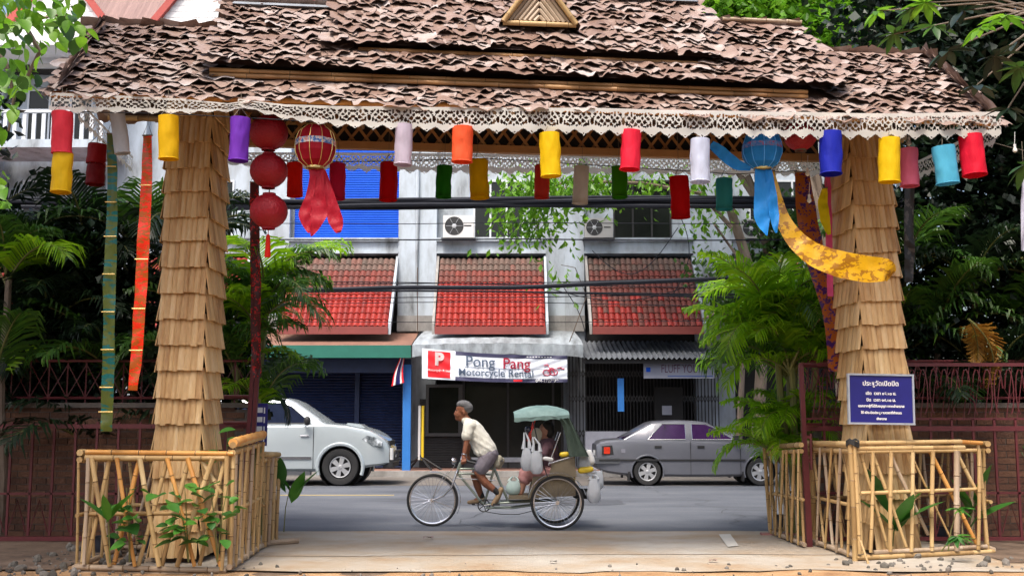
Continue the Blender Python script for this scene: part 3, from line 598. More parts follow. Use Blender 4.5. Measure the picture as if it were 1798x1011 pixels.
# ============================================================ THATCHED GATEWAY
GA = math.atan(.11); CG, SG = math.cos(GA), math.sin(GA)
def G(u, w_, z): return Vector((u*CG - w_*SG, 10.2 + u*SG + w_*CG, z))
def Yf(X, w_=0): return 10.2 + .11*X + w_*1.006           # distance of the gate plane at depth w over X
gw_ = thing('thatched_gateway', 'wide gateway roofed with curled dry leaves on two slatted columns', 'gateway', (0, 10.2, 0), GA)
GL = wm(gw_).inverted()
def L3(u, w_, z): return (u, w_, z)
# tier: (u0, u1, w_eave, z_eave, w_ridge, z_ridge)
TIERS = [(-4.30, 4.96, -.04, 4.45, 1.2, 5.50), (-2.88, 3.40, .13, 4.80, 1.2, 5.78), (-1.72, 2.22, .37, 5.14, 1.2, 6.02)]
RE = {4.45: (2.02, 4.80), 4.80: (1.92, 5.14), 5.14: (1.78, 5.48)}      # rear eave: depth, height
b = MB()
for (u0, u1, we, ze, wr_, zr) in TIERS:
    b.add([(u0, we, ze), (u1, we, ze), (u1, wr_, zr), (u0, wr_, zr), (u0, RE[ze][0], RE[ze][1]), (u1, RE[ze][0], RE[ze][1])], [(0,1,2,3),(3,2,5,4)])
    b.add([(u0, we, ze-.02), (u1, we, ze-.02), (u1, wr_, zr-.06), (u0, wr_, zr-.06), (u0, RE[ze][0], RE[ze][1]-.02), (u1, RE[ze][0], RE[ze][1]-.02)], [(0,1,2,3),(3,2,5,4)])
b.build('roof_underlay', M['underlay'], gw_)
# dry leaves: ten curled leaf shapes, shared
def dryleaf(seed):
    b = MB(); ox = seed*13.7; nu, nv = 9, 4; R_ = random.Random(seed)
    wd0, ht, wf = R_.uniform(.24, .32), R_.uniform(.25, .31), R_.uniform(4, 8); c1, c2, c3 = R_.uniform(.0, .03), R_.uniform(-.03, .045), R_.uniform(-.03, .03)
    def f(u, v):
        t = v; wd = .165*math.sin(math.pi*min(1, .18+.80*t))**.55*(1-.12*t); x = (u-.5)*2*wd
        e = abs(u-.5)*2; y = -t*.30+.02*noise.noise(Vector((u*4, ox, 1)))*e
        z = .012+c1*t*t*2+c2*e*e*math.sin(t*3)+c3*(u-.5)*2*t+.034*noise.noise(Vector((u*2.6+ox, t*2.8, 0)))*(.35+t*1.1)+.022*t*t*math.sin(u*8+ox)+.012*noise.noise(Vector((u*7+ox, t*6, 4)))*(e+.2)
        x = (u-.5)*wd0*(.82+.18*math.sin(t*2.2))+.012*noise.noise(Vector((ox, t*5, u*3)))
        y = -t*ht
        if t > .95: y += (.03 if seed % 3 else .06)*noise.noise(Vector((u*5.5, ox, 9)))+.025*noise.noise(Vector((u*11, ox, 3)))-.05*math.sin(math.pi*u)*(seed % 2)
        z = .010+t*t*(.020*math.sin(u*wf+ox)+.013*math.sin(u*wf*2.1+ox*2)+.012)+.020*noise.noise(Vector((u*2.4+ox, t*2.2, 0)))+c3*(u-.5)*t*.5
        return (x, y, z)
    b.grid(nu, nv, f); return b.mesh('roof_leaf', M['leaf_dry'], True)
LEAF = [dryleaf(i) for i in range(14)]
cand = []
def put_leaves(u0, u1, we, ze, wr_, zr, wmax_fn, back=False):
    sl = math.atan2(zr-ze, wr_-we); Ls = math.hypot(zr-ze, wr_-we); s_ = (-.11 if ze < 4.6 else .07); row = 0
    while s_ < Ls+.06:
        u = u0+RN.uniform(-.05, .05)+(row % 2)*.07
        while u < u1+.05:
            w_ = we+s_*math.cos(sl); z = ze+s_*math.sin(sl)
            if w_ <= wmax_fn(u):
                sc = RN.uniform(.75, 1.15)
                cand.append((u, w_, z, sl-RN.uniform(.10, .22), RN.gauss(0, .11), RN.gauss(0, .05), sc, RN.randrange(14), back))
            u += RN.uniform(.12, .20)
        s_ += .115; row += 1
tA, tB, tC = TIERS
put_leaves(tA[0]+.06, tA[1]-.10, tA[2], tA[3], tA[4], tA[5], lambda u: 9 if (u < tB[0]+.15 or u > tB[1]-.15) else tB[2]+.07)
put_leaves(*tB[:2], tB[2], tB[3], tB[4], tB[5], lambda u: 9 if (u < tC[0]+.15 or u > tC[1]-.15) else tC[2]+.05)
put_leaves(*tC[:2], tC[2], tC[3], tC[4], tC[5], lambda u: 9)
for t_ in TIERS: pass
def leafmat(c, i=None):
    u, w_, z, sl, rz, ry, sc, k, back = c
    lift = .0
    q = Matrix.Translation((u, w_, z+lift)) @ Matrix.Rotation(sl, 4, 'X') @ Matrix.Rotation(ry, 4, 'Y') @ Matrix.Rotation(rz, 4, 'Z') @ Matrix.Translation((0, .15, .012)) @ Matrix.Diagonal((sc, sc, RN.uniform(.45, 1.1), 1))
    return q
RN.shuffle(cand)
# the 300 largest in view stay single leaves, the rest are one mesh
cand.sort(key=lambda c: -c[6]+.12*(G(c[0], c[1], 0).y-10))
rest = MB()
for i, c in enumerate(cand):
    q = leafmat(c)
    if i < 300:
        o = link('roof_leaf', LEAF[c[7]], gw_); lo, ro, sc_ = q.decompose(); o.location = lo; o.rotation_euler = ro.to_euler(); o.scale = sc_
    else:
        me = LEAF[c[7]]; rest.add([q @ v.co for v in me.vertices], [tuple(p.vertices) for p in me.polygons])
for (u0, u1, we, ze, wr_, zr) in TIERS:                      # rear slope, seen from nowhere near
    for r_ in range(12):
        u = u0
        while u < u1:
            f = r_/12; q = Matrix.Translation((u, lerp(RE[ze][0], wr_, f), lerp(RE[ze][1], zr, f)+.06)) @ Matrix.Rotation(math.pi, 4, 'Z') @ Matrix.Rotation(.75, 4, 'X') @ Matrix.Rotation(RN.uniform(-.4, .4), 4, 'Z') @ Matrix.Translation((0, .12, 0))
            me = LEAF[RN.randrange(14)]; rest.add([q @ v.co for v in me.vertices], [tuple(p.vertices) for p in me.polygons]); u += .2
for sgn, uu in ((-1, tA[0]), (1, tA[1]), ):   # leaves turned over the gable ends
    t_ = tA if abs(uu) > 3.9 else tB
    for i in range(26):
        f = RN.random(); q = Matrix.Translation((uu-sgn*.10, lerp(t_[2], t_[4], f), lerp(t_[3], t_[5], f)+.05)) @ Matrix.Rotation(.7, 4, 'X') @ Matrix.Rotation(sgn*RN.uniform(.5, 1.3), 4, 'Y') @ Matrix.Rotation(sgn*.6+RN.uniform(-.4, .4), 4, 'Z') @ Matrix.Translation((0, .1, 0))
        me = LEAF[RN.randrange(14)]; rest.add([q @ v.co for v in me.vertices], [tuple(p.vertices) for p in me.polygons])
stuff(rest.build('leaf_thatch', M['leaf_dry'], gw_, True))
def pole(p0, p1, r, m, parent, name='bamboo_pole', node=.28, world=False, n=8):
    p0, p1 = Vector(p0), Vector(p1); L_ = (p1-p0).length; d = (p1-p0)/L_; pts = []; rs = []
    s_ = 0; k = 0; off = RN.uniform(.3, 1)*node; bend = Vector((RN.uniform(-1, 1), RN.uniform(-1, 1), 0))*L_*.006
    pts.append(p0); rs.append(r); s_ = off
    while s_ < L_-.03:
        for ds, rr in ((-.012, 1.0), (-.004, 1.13), (.004, .92), (.012, 1.0)):
            t = (s_+ds)/L_; pts.append(p0+d*(s_+ds)+bend*4*t*(1-t)); rs.append(r*rr*(1-.08*t))
        s_ += node*RN.uniform(.85, 1.15)
    pts.append(p1); rs.append(r*.92)
    b = MB(); b.tube(pts, rs, n)
    for q in range(1, len(pts)-1, 4):
        for j in range(n): b.m[(q+1)*n+j] = 1
    me = b.mesh(name, [M[m], M['bamboo_node']], True)
    if world: me.transform(wm(parent).inverted())
    return link(name, me, parent)
# battens at the tier steps, barge rails at gable ends, eave pole
for t_, (ua, ub) in ((tB, (-2.9, 3.05)), (tC, (-1.5, 2.25))):
    for dz in (-.06, -.11): pole((ua, t_[2]+.05, t_[3]+dz), (ub, t_[2]+.05, t_[3]+dz-.02), .024, 'lattice', gw_, 'roof_batten', .4)
pole((tA[0], -.03, tA[3]-.06), (tA[1], -.03, tA[3]-.06), .03, 'bamboo_orange', gw_, 'eave_pole', .4); pole((tA[0], 2.0, 4.74), (tA[1], 2.0, 4.74), .03, 'bamboo', gw_, 'eave_pole', .4)
for uu in (tA[0]+.05, -2.9, -1.5, 0, 1.5, 3.2, tA[1]-.08):
    pole((uu, .0, 4.36), (uu, 1.2, 5.36), .03, 'bamboo_old', gw_, 'rafter'); pole((uu, 2.0, 4.70), (uu, 1.2, 5.36), .03, 'bamboo_old', gw_, 'rafter')
# ridge strip of black sheet on the right and left of the crown
for ua, ub, zz in ((.9, 2.2, 6.07), (-2.85, -1.75, 5.83)):
    b = MB(); b.prism([(1.08, zz-.07), (1.2, zz+.0), (1.32, zz-.07)], 'x', ua, ub); b.build('ridge_strip', M['metal_sheet'], gw_)
pole((tB[1]-.9, 1.2, 5.86), (tB[1]+.02, 1.2, 5.86), .022, 'bamboo_old', gw_, 'ridge_pole')
# little bamboo dormer with chevron slats
dz0 = 5.40; du = .26; dm_c = at(947, 44, Yf(.3, .52)); dl = GL @ dm_c; du = dl.x; dz0 = dl.z; dwd, dhh, dw = .36, .50, .50
dm = bpy.data.objects.new('dormer', None); COL.objects.link(dm); dm.parent = gw_; dm.location = (du, dw, dz0)
pole((-dwd-.02, 0, .0), (dwd+.02, 0, .0), .028, 'bamboo', dm, 'bamboo_pole', .25)
for s_ in (-1, 1): pole((s_*(dwd+.02), -.03, .0), (0, -.03, dhh+.03), .03, 'bamboo', dm, 'bamboo_pole', .25)
for q in range(1, 7):
    f = 1-q/7
    for s_ in (-1, 1):
        pole((s_*dwd*f, .02, .035), (0, .02, dhh*f+.02), .022, 'bamboo_old', dm, 'chevron_slat', .5, n=6)
b = MB(); b.prism([(-dwd, 0), (dwd, 0), (0, dhh)], 'y', .04, .06); b.add([(-dwd-.06, -.05, -.02), (0, -.05, dhh+.06), (0, .6, dhh+.06), (-dwd-.06, .3, -.02)], [(0,1,2,3)]); b.add([(dwd+.06, -.05, -.02), (0, -.05, dhh+.06), (0, .6, dhh+.06), (dwd+.06, .3, -.02)], [(0,1,2,3)]); b.build('dormer_back', M['underlay'], dm)
# woven bamboo lattice and its beam on the rear side
zl0, zl1 = 4.40, 5.0; wl_ = 1.92
def zat(y, w_): return Zp(y, Yf(.3, w_))
zl0 = zat(262, wl_); zl1 = zl0+.55
b = MB(); b.box(-3.2, 3.9, wl_, wl_+.08, zl0-.05, zl0+.035); b.build('lattice_beam', M['lattice'], gw_)
b = MB(); b.box(-3.2, 3.9, wl_, wl_+.06, zl1, zl1+.08); b.build('lattice_beam', M['lattice'], gw_)
strip = {}
for s_ in (-1, 1):
    b = MB(); hh = (zl1-zl0); dx = hh*.75; t = .019
    b.add([(-dx/2*s_-t, s_*.006, 0), (-dx/2*s_+t, s_*.006, 0), (dx/2*s_+t, s_*.006, hh), (dx/2*s_-t, s_*.006, hh), (-dx/2*s_-t, s_*.006+.008, 0), (-dx/2*s_+t, s_*.006+.008, 0), (dx/2*s_+t, s_*.006+.008, hh), (dx/2*s_-t, s_*.006+.008, hh)], [(0,1,2,3),(7,6,5,4),(0,3,7,4),(1,5,6,2)])
    strip[s_] = b.mesh('lattice_strip', M['lattice'])
    u = -3.1
    while u < 3.8: link('lattice_strip', strip[s_], gw_, (u, wl_+.03, zl0+.03)); u += .165
b = MB(); b.box(-3.2, 3.9, wl_+.09, wl_+.1, zl0, zl1); b.build('lattice_backing', M['dark'], gw_)
# ---- lace valances: cut-out sheet, the holes are real
HO = [(0,.56,.055,.10),(.09,.36,.055,.045),(.115,.62,.035,.075),(.055,.44,.02,.03),(.19,.47,.055,.04),(.20,.66,.045,.045),(.155,.31,.03,.03),(.27,.36,.035,.07),(.30,.56,.055,.06),(.27,.70,.03,.03),(.375,.45,.04,.05),(.37,.33,.035,.03),(.40,.64,.05,.05),(.47,.55,.045,.05),(.455,.36,.05,.045),(.5,.70,.03,.03),(.23,.58,.02,.03),(.34,.69,.02,.03)]
def lace(path, name, H, per=.30, cell=.0085, big=1.15):
    "path: list of (point on the top edge in gate coordinates, height)"
    seg = [0]
    for i in range(len(path)-1): seg.append(seg[-1]+(Vector(path[i+1][0])-Vector(path[i][0])).length)
    Lt = seg[-1]; nu = int(Lt/cell); nv = int(H/cell)
    vs = []; fs = []
    def P_(s_, v):
        i = max(k for k in range(len(seg)-1) if seg[k] <= s_+1e-9); t = (s_-seg[i])/(seg[i+1]-seg[i]); a = Vector(path[i][0]).lerp(Vector(path[i+1][0]), t); hh = lerp(path[i][1], path[i+1][1], t)
        wv = .016*noise.noise(Vector((s_*1.6, 0, 1)))+.03*v*noise.noise(Vector((s_*1.1, v, 5)))+.008*math.sin(s_*19)*v
        return a+Vector((0, -.01-wv, -hh*v))
    tp = .165
    for j in range(nv+1):
        for i in range(nu+1): vs.append(P_(min(Lt-1e-6, i*cell), j/nv))
    for j in range(nv):
        v = (j+.5)/nv
        for i in range(nu):
            s_ = (i+.5)*cell
            tooth = 1-.21*abs(((s_/tp) % 1)-.5)*2-.01
            ph = (s_/tp) % 1; edge = tooth-.02*abs(math.sin(s_/tp*math.pi*4))
            if v > edge or (i == 0 and False): continue
            x = abs(((s_/per) % 1)-.5); x = .5-x; v2 = .27+(v-.10)*.80
            if any(((x-a)/rx)**2+((v2-c)/ry)**2 < big or ((x-1+a)/rx)**2+((v2-c)/ry)**2 < big for a, c, rx, ry in HO): continue
            if abs(v-(edge-.07)) < .022 and abs(ph-.5) < .05: continue
            fs.append((j*(nu+1)+i, j*(nu+1)+i+1, (j+1)*(nu+1)+i+1, (j+1)*(nu+1)+i))
    b = MB(); used = sorted({i for f in fs for i in f}); mp = {k: n for n, k in enumerate(used)}
    b.add([vs[i] for i in used], [tuple(mp[i] for i in f) for f in fs]); return b.build(name, M['lace'], gw_, True)
def gp(x, y, w_):
    "gate coordinates of pixel x,y in the vertical gate plane at depth w"
    Y = 10.2+w_
    for _ in range(6):
        p = at(x, y, Y); Y = 10.2+p.x*math.tan(GA)+w_/math.cos(GA)
    return GL @ at(x, y, Y)
def lpath(pts, w_):
    r = []
    for x, y0, y1 in pts:
        a = gp(x, y0, w_); c = gp(x, y1, w_); r.append(((a.x, a.y, a.z), a.z-c.z))
    return r
lace(lpath([(88,163,202),(200,168,200),(320,174,202),(400,182,198),(440,176,190)], -.24), 'lace_trim', .24)
lace(lpath([(418,174,188),(500,184,212),(600,187,226),(800,189,235),(1000,190,238),(1300,196,246),(1560,200,247),(1756,197,245)], -.26), 'lace_trim', .30)
lace(lpath([(398,268,292),(560,268,302),(800,270,308),(1100,274,309),(1320,279,312),(1470,283,312)], 2.08), 'lace_trim', .26, big=.62)
a = gp(140, 205, .1); lace([((a.x+.02, .0, a.z+.13), .22), ((a.x+.0, 2.2, a.z+.13), .22)], 'lace_trim', .24)
lace([((tA[1]-.02, .0, 4.40), .24), ((tA[1]-.02, 2.2, 4.40), .24)], 'lace_trim', .24)
# ---- columns clad in rows of split bamboo
def column(u, w_, nm, rot, half=.25, dep=.36):
    c = bpy.data.objects.new('column', None); COL.objects.link(c); c.parent = gw_; c.location = (u, w_, 0); c.rotation_euler = (0, -.026 if nm == 'r' else 0, rot)
    b = MB(); b.box(-half+.03, half-.03, -dep+.03, dep-.03, 0, 5.1); b.build('post_core', M['wood_dark'], c)
    rows = 18; ph = .262; slat = {}
    def sl(wd):
        key = round(wd, 2)
        if key not in slat:
            b = MB(); nn = 4; T_ = .012; Ht = ph*1.22
            for (zz) in (0,): pass
            prof = [(lerp(-wd/2, wd/2, i/nn), -T_*math.sin(math.pi*(i/nn))-.004) for i in range(nn+1)]
            vs = [(x, y-.03, 0) for x, y in prof]+[(x, y, Ht) for x, y in prof]+[(-wd/2, .004, Ht), (wd/2, .004, Ht), (-wd/2, -.022, 0), (wd/2, -.022, 0)]
            k = nn+1; fs = [(i, i+1, k+i+1, k+i) for i in range(nn)]+[tuple(range(nn, -1, -1))[:k]+(2*k+2, 2*k+3)] + [(0, k, 2*k, 2*k+2), (nn, 2*k+3, 2*k+1, k+nn)]
            vs = [(a_, b_-(.026 if c_ < .01 else 0), c_) for a_, b_, c_ in vs]; b.add(vs, fs); slat[key] = b.mesh('bamboo_slat', M['shingle'], False)
        return slat[key]
    hid = MB()
    for r_ in range(rows):
        z = .06+r_*ph+RN.uniform(-.012, .012); fl = .018; tw = RN.uniform(-.02, .02)
        grow = .005*max(0, 1-z/4.2)
        for side, (hw, dd) in enumerate(((half, dep), (dep, half), (half, dep), (dep, half))):
            tot = 2*(hw+grow+.024); nn_ = 8 if side in (0, 2) else 6; ws = [RN.uniform(.75, 1.3) for _ in range(nn_)]; sm = sum(ws); x = -tot/2
            for q in range(nn_):
                wd = ws[q]/sm*tot; cx_ = x+wd/2; x += wd
                ang = side*math.pi/2
                lx, ly = cx_, -(dd+grow)-RN.uniform(0, .006)
                px_ = lx*math.cos(ang)-ly*math.sin(ang); py_ = lx*math.sin(ang)+ly*math.cos(ang)
                me = sl(.06); dz = RN.uniform(-.008, .005)+(-.012 if RN.random() < .1 else 0)
                vis = (side == 0 or (side == (1 if u < 0 else 3))) and 2 < r_ < 17
                vis = vis and (side == 0 or True)
                sc = (wd/.06*.985, 1, RN.uniform(.98, 1.02))
                if vis: link('bamboo_slat', me, c, (px_, py_, z+dz+tw*cx_), (0, RN.uniform(-.008, .008), ang), sc)
                else:
                    mt = Matrix.LocRotScale(Vector((px_, py_, z+dz)), Euler((0, 0, ang)), Vector(sc)); hid.add([mt @ v.co for v in me.vertices], [tuple(p.vertices) for p in me.polygons])
    stuff(hid.build('slat_cladding', M['shingle'], c))
    return c
Lc = GL @ Vector((-3.42, 10.92, 0)); Rc = GL @ Vector((3.98, 11.62, 0))
def colpos(x, y, D):
    p = at(x, y, D); return GL @ Vector((p.x, p.y, 0))
cl = colpos(329, 500, 10.95); column(cl.x, cl.y+.33, 'l', -GA*.9, .203, .32)
cr_ = colpos(1556, 500, 11.6); column(cr_.x, cr_.y+.33, 'r', -GA*.3, .205, .32)
# ============================================================ LANTERNS AND BANNERS
def hang_tube(x0, x1, y0, y1, w_, col, lab, tilt=0, closed_top=True, group='cloth tube lanterns under the eaves', ctop=None, tr=.35):
    a, c = gp(x0, (y0+y1)/2, w_), gp(x1, (y0+y1)/2, w_); t, bt = gp((x0+x1)/2, y0, w_), gp((x0+x1)/2, y1, w_)
    R_ = abs(c.x-a.x)/2*.98; H_ = t.z-bt.z; p = G(t.x, w_, bt.z)
    th = thing('cloth_lantern', lab, 'lantern', p, RN.random()*6, group)
    if w_ > 1: col = tuple(min(.8, c*1.6) for c in col)
    m = satin('satin_'+str(len(bpy.data.materials)), col, tr)
    ox = RN.random()*50; tl = math.tan(tilt)
    def f(u, v, k=1.0):
        an = 2*math.pi*u; vv = v
        fold = 1+.13*noise.noise(Vector((math.cos(an)*1.2+ox, math.sin(an)*1.2, v*2.6)))*(1-abs(v-.5)*.9)+.05*noise.noise(Vector((math.cos(an)*3+ox, math.sin(an)*3, v*5)))+.035*math.sin(3*an+ox+v*2.4)
        return (R_*k*fold*math.cos(an), R_*k*fold*math.sin(an), H_*v)
    b = MB(); b.grid(25, 14, lambda u, v: f(u, v)); b.grid(25, 3, lambda u, v: f(u, v*.12, .96)); sh_ = b.build('shade', m, th, True)
    b = MB(); b.grid(13, 2, lambda u, v: f(u, 1.0, v*.98)); b.build('lantern_top', m, th, True)
    b = MB(); b.tube([(R_*1.0*math.cos(q*math.pi/8), R_*1.0*math.sin(q*math.pi/8), .004) for q in range(16)], .006, 5, closed=True); b.build('hoop', m, th, True)
    ct = 4.47 if w_ < 1 else ctop
    ztop = (4.4 if w_ < 1 else 4.62)-p.z
    b = MB()
    for q in range(3): b.tube([(R_*.95*math.cos(q*2.1), R_*.95*math.sin(q*2.1), H_), (0, 0, H_+.1)], .003, 4)
    if ztop > H_+.12: b.tube([(0, 0, H_+.1), (0, 0, ztop)], .003, 4)
    b.build('cord', M['cord'], th)
    th.rotation_euler = (RN.uniform(-.05, .05), tilt+RN.uniform(-.035, .035), 0)
    return th
F = -.22; BK = 1.75
FR = [(94,131,198,270,F,(.72,.045,.07),'coral red tube lantern at the left corner above a yellow one',0),
(92,128,270,338,F,(.72,.46,.01),'yellow tube lantern hanging straight below the coral red one',0),
(153,187,254,288,.9,(.28,.008,.012),'dark red tube lantern in shade behind the corner',0),
(152,185,290,324,.9,(.16,.006,.01),'second dark red tube lantern hung beneath the shaded one',0),
(205,232,197,270,.1,(.55,.56,.58),'tilted white tube lantern beside the green banner',-.14),
(281,317,205,280,F,(.80,.50,.01),'yellow tube lantern in front of the left column',0),
(403,438,208,283,F,(.20,.045,.50),'shiny purple tube lantern next to the round red ones',.05),
(692,724,220,290,F,(.60,.52,.62),'pinkish white tube lantern over the blue shutter edge',0),
(793,830,224,285,F,(.85,.13,.045),'orange tube lantern near the middle of the eave',0),
(949,985,235,310,F,(.85,.58,.01),'bright yellow tube lantern hanging below the bamboo dormer',0),
(1087,1122,230,298,F,(.78,.025,.06),'bright red tube lantern overlapping a green one behind',.03),
(1211,1245,245,320,F,(.62,.66,.80),'white tube lantern touching the flying blue ribbon',.04),
(1438,1475,232,306,F,(.02,.03,.42),'royal blue tube lantern in front of the right column edge',0),
(1541,1577,244,320,F,(.82,.56,.01),'yellow tube lantern on the face of the right column',0),
(1579,1610,262,327,.1,(.72,.16,.26),'pink tube lantern beside a yellow one at the right column',0),
(1642,1680,258,323,F,(.10,.46,.66),'sky blue crumpled tube lantern near the right end',-.06),
(1688,1728,238,308,F,(.72,.012,.04),'crimson tube lantern at the far right corner',-.03),
(505,533,287,345,BK,(.55,.02,.01),'red orange tube lantern squeezed between globe and big red lantern',0),
(578,607,288,350,BK,(.42,.02,.08),'magenta tube lantern right of the big red lantern',0),
(667,698,287,352,BK,(.42,.004,.008),'deep red tube lantern before the blue shutter',0),
(765,793,292,347,BK,(.02,.16,.012),'green tube lantern left of the mustard one',0),
(826,860,282,348,BK,(.62,.34,.006),'mustard tube lantern under the orange one',-.06),
(938,964,291,348,BK,(.40,.05,.035),'rust red tube lantern partly behind the bright yellow one',0),
(1004,1031,293,358,BK,(.44,.41,.38),'off white tube lantern in front of the tree leaves',.03),
(1074,1101,293,347,BK,(.05,.20,.006),'olive green tube lantern behind the bright red one',0),
(1177,1210,311,383,1.3,(.40,.004,.006),'dark red long tube lantern hanging lowest near the centre right',0),
(1257,1285,314,368,BK,(.05,.28,.30),'teal tube lantern between white lantern and big blue lantern',0)]
for i, (x0, x1, y0, y1, w_, c, lab, tl) in enumerate(FR): hang_tube(x0, x1, y0, y1, w_, c, lab, tl, tr=.35 if w_ < 1 else .7)
# wires on which they hang
for w_, pts, lab in ((F, [(110,196),(300,200),(560,214),(850,220),(1100,222),(1340,228),(1560,236),(1730,234)], 'string of wire under the front eave carrying the lanterns'), (BK, [(400,280),(560,284),(700,283),(850,278),(1010,288),(1200,300),(1290,306),(1400,300)], 'sagging wire behind carrying the darker lanterns')):
    b = MB(); b.tube([G(gp(x, y, w_).x, w_, gp(x, y, w_).z) for x, y in pts], .005, 5); tag(b.build('hanging_wire', M['cable'], smooth=True), lab, 'wire')
# round red globes
redg = mat('red_globe_cloth', [(.30,.003,.012),(.42,.006,.02)], rough=.5, scale=60, rand=0, transl=.2, bump=.7, bscale=45)
for i, (cy, rr, lab) in enumerate(((233, 34, 'uppermost red globe lantern half lost in shade of the eave'), (300, 33, 'middle red globe lantern of the hanging string of three'), (371, 33, 'lowest red globe lantern with a red tassel'))):
    q = gp(472, cy, .35); sc = 10.0/FPX; R_ = rr*10.3/FPX
    th = thing('globe_lantern', lab, 'lantern', G(q.x, .35, q.z), 0, 'string of red globe lanterns')
    b = MB(); n = 32; b.lathe([(max(.03, R_*math.cos(t)), R_*.95*math.sin(t)) for t in [lerp(-1.4, 1.4, k/16) for k in range(17)]], n, wob=lambda a, z: 1+.012*abs(math.sin(a*8))); b.build('globe', redg, th, True)
    b = MB(); b.lathe([(R_*.36, R_*.98), (R_*.36, R_*.88), (R_*.33, R_*.86)], 16); b.build('collar', redg, th, True); b = MB(); b.lathe([(R_*.36, -R_*.98), (R_*.36, -R_*.88)], 16); b.build('collar', redg, th, True)
    b = MB(); b.tube([(0, 0, R_*.9), (0, 0, R_*1.25)], .006, 5); b.build('cord', M['cord'], th)
    if i == 2:
        b = MB(); b.tube([(0, 0, -R_*.95), (0, 0, -R_*1.4)], .004, 5); b.lathe([(.008, -R_*1.25), (.02, -R_*1.35), (.03, -R_*2.5), (.001, -R_*2.5)], 12, wob=lambda a, z: 1+.1*math.sin(a*12)); b.build('tassel', satin('red_tassel', (.7, .02, .01)), th)
q = gp(1405, 238, .6); th = thing('globe_lantern', 'bright red globe lantern mostly hidden above the purple banner', 'lantern', G(q.x, .6, q.z))
b = MB(); R_ = 30*10.9/FPX; b.lathe([(max(.03, R_*math.cos(t)), R_*.95*math.sin(t)) for t in [lerp(-1.4, 1.4, k/12) for k in range(13)]], 24, wob=lambda a, z: 1+.012*abs(math.sin(a*8))); b.build('globe', redg, th, True)
b = MB(); b.lathe([(R_*.36, -R_*1.02), (R_*.36, -R_*.9)], 12); b.build('collar', M['cord'], th)
b = MB(); b.tube([(0, 0, R_*.9), (0, 0, R_*1.5)], .006, 5); b.build('cord', M['cord'], th)
# big faceted paper lanterns with ribbons
def big_lantern(cx, cy, rx, ry, w_, col, band, lab, ribs):
    q = gp(cx, cy, w_); o_ = G(q.x, w_, q.z); sc = (Yf(q.x, w_)*CP+.3)/FPX; Rx, Ry = rx*sc, ry*sc
    th = thing('paper_lantern', lab, 'lantern', o_, .2)
    m = satin('paper_'+band, col, .25); n = 10
    prof = [(Rx*.42, -Ry), (Rx*.80, -Ry*.72), (Rx*.98, -Ry*.28), (Rx, .0), (Rx*.98, Ry*.30), (Rx*.84, Ry*.72), (Rx*.5, Ry)]
    b = MB(); b.lathe(prof, n); b.build('paper_body', m, th)
    b = MB(); b.lathe([(Rx*1.012, Ry*.02), (Rx*1.012, Ry*.30)], n); b.build('flower_band', mat('band_'+band, [(.05,.12,.35),(.1,.2,.5),(.7,.65,.6),(.6,.1,.15)], scale=26, rand=0, contrast=.12) if band == 'red' else mat('band_'+band, [(.3,.03,.1),(.08,.2,.45),(.02,.1,.4)], scale=26, rand=0, contrast=.12), th)
    b = MB()
    for k in range(n):
        an = 2*math.pi*k/n; b.tube([(r*1.012*math.cos(an), r*1.012*math.sin(an), z) for r, z in prof], .004, 4)
    b.build('seam', M['gold'] if band == 'red' else satin('seam_'+band, tuple(min(1, c*1.8+.1) for c in col)), th)
    b = MB(); b.lathe([(Rx*.46, -Ry*1.06), (Rx*.46, -Ry*.96), (.001, -Ry*.96)], 12); b.build('collar', M['gold'], th); b = MB(); b.lathe([(Rx*.3, Ry*1.1), (Rx*.52, Ry*.98)], 12); b.build('cap', M['gold'], th)
    b = MB(); b.tube([(0, 0, Ry), (0, 0, Ry*1.5+.05)], .005, 5); b.build('cord', M['cord'], th)
    for pts, ws in ribs:
        ps = [Vector((at(x, y, o_.y-.02))) for x, y in pts]; ps = [Vector((p.x, o_.y-.04-.03*i, p.z)) for i, p in enumerate(ps)]
        b = ribbon_mesh(ps, [w__*sc for w__ in ws]); b.build('ribbon', m, th, True, world=True)
    return th
def ribbon_mesh(ps, ws, sub=10, wav=.012, nacross=5):
    "ribbon through points, widths given; a little cloth curl"
    P2 = []; W2 = []; k = len(ps)
    for i in range(k-1):
        p0 = ps[max(0, i-1)]; p1 = ps[i]; p2 = ps[i+1]; p3 = ps[min(k-1, i+2)]
        for q in range(sub):
            t = q/sub; P2.append(.5*((2*p1)+(p2-p0)*t+(2*p0-5*p1+4*p2-p3)*t*t+(3*p1-p0-3*p2+p3)*t**3)); W2.append(lerp(ws[i], ws[i+1], t))
    P2.append(ps[-1]); W2.append(ws[-1]); n = len(P2); ox = RN.random()*40
    b = MB(); vs = []
    for i in range(n):
        d = P2[min(i+1, n-1)]-P2[max(i-1, 0)]; s_ = Vector((d.z, 0, -d.x)); s_ = s_.normalized() if s_.length > 1e-6 else Vector((1, 0, 0))
        for j in range(nacross):
            u = j/(nacross-1)-.5; vs.append(P2[i]+s_*W2[i]*u+Vector((0, wav*(math.cos(u*3)*.5+2.2*noise.noise(Vector((i*.22+ox, u*1.5, 0)))), 0)))
    fs = [(i*nacross+j, i*nacross+j+1, (i+1)*nacross+j+1, (i+1)*nacross+j) for i in range(n-1) for j in range(nacross-1)]
    b.add(vs, fs); return b
big_lantern(554, 258, 35, 37, .12, (.36,.008,.022), 'red', 'big crimson paper lantern with gold seams and two trailing ribbons',
    [([(556,298),(560,340),(562,380),(550,418)], [26,22,30,2]), ([(552,298),(546,345),(538,380),(548,412)], [10,14,22,6]), ([(568,300),(578,345),(592,390),(598,412)], [8,22,26,8])])
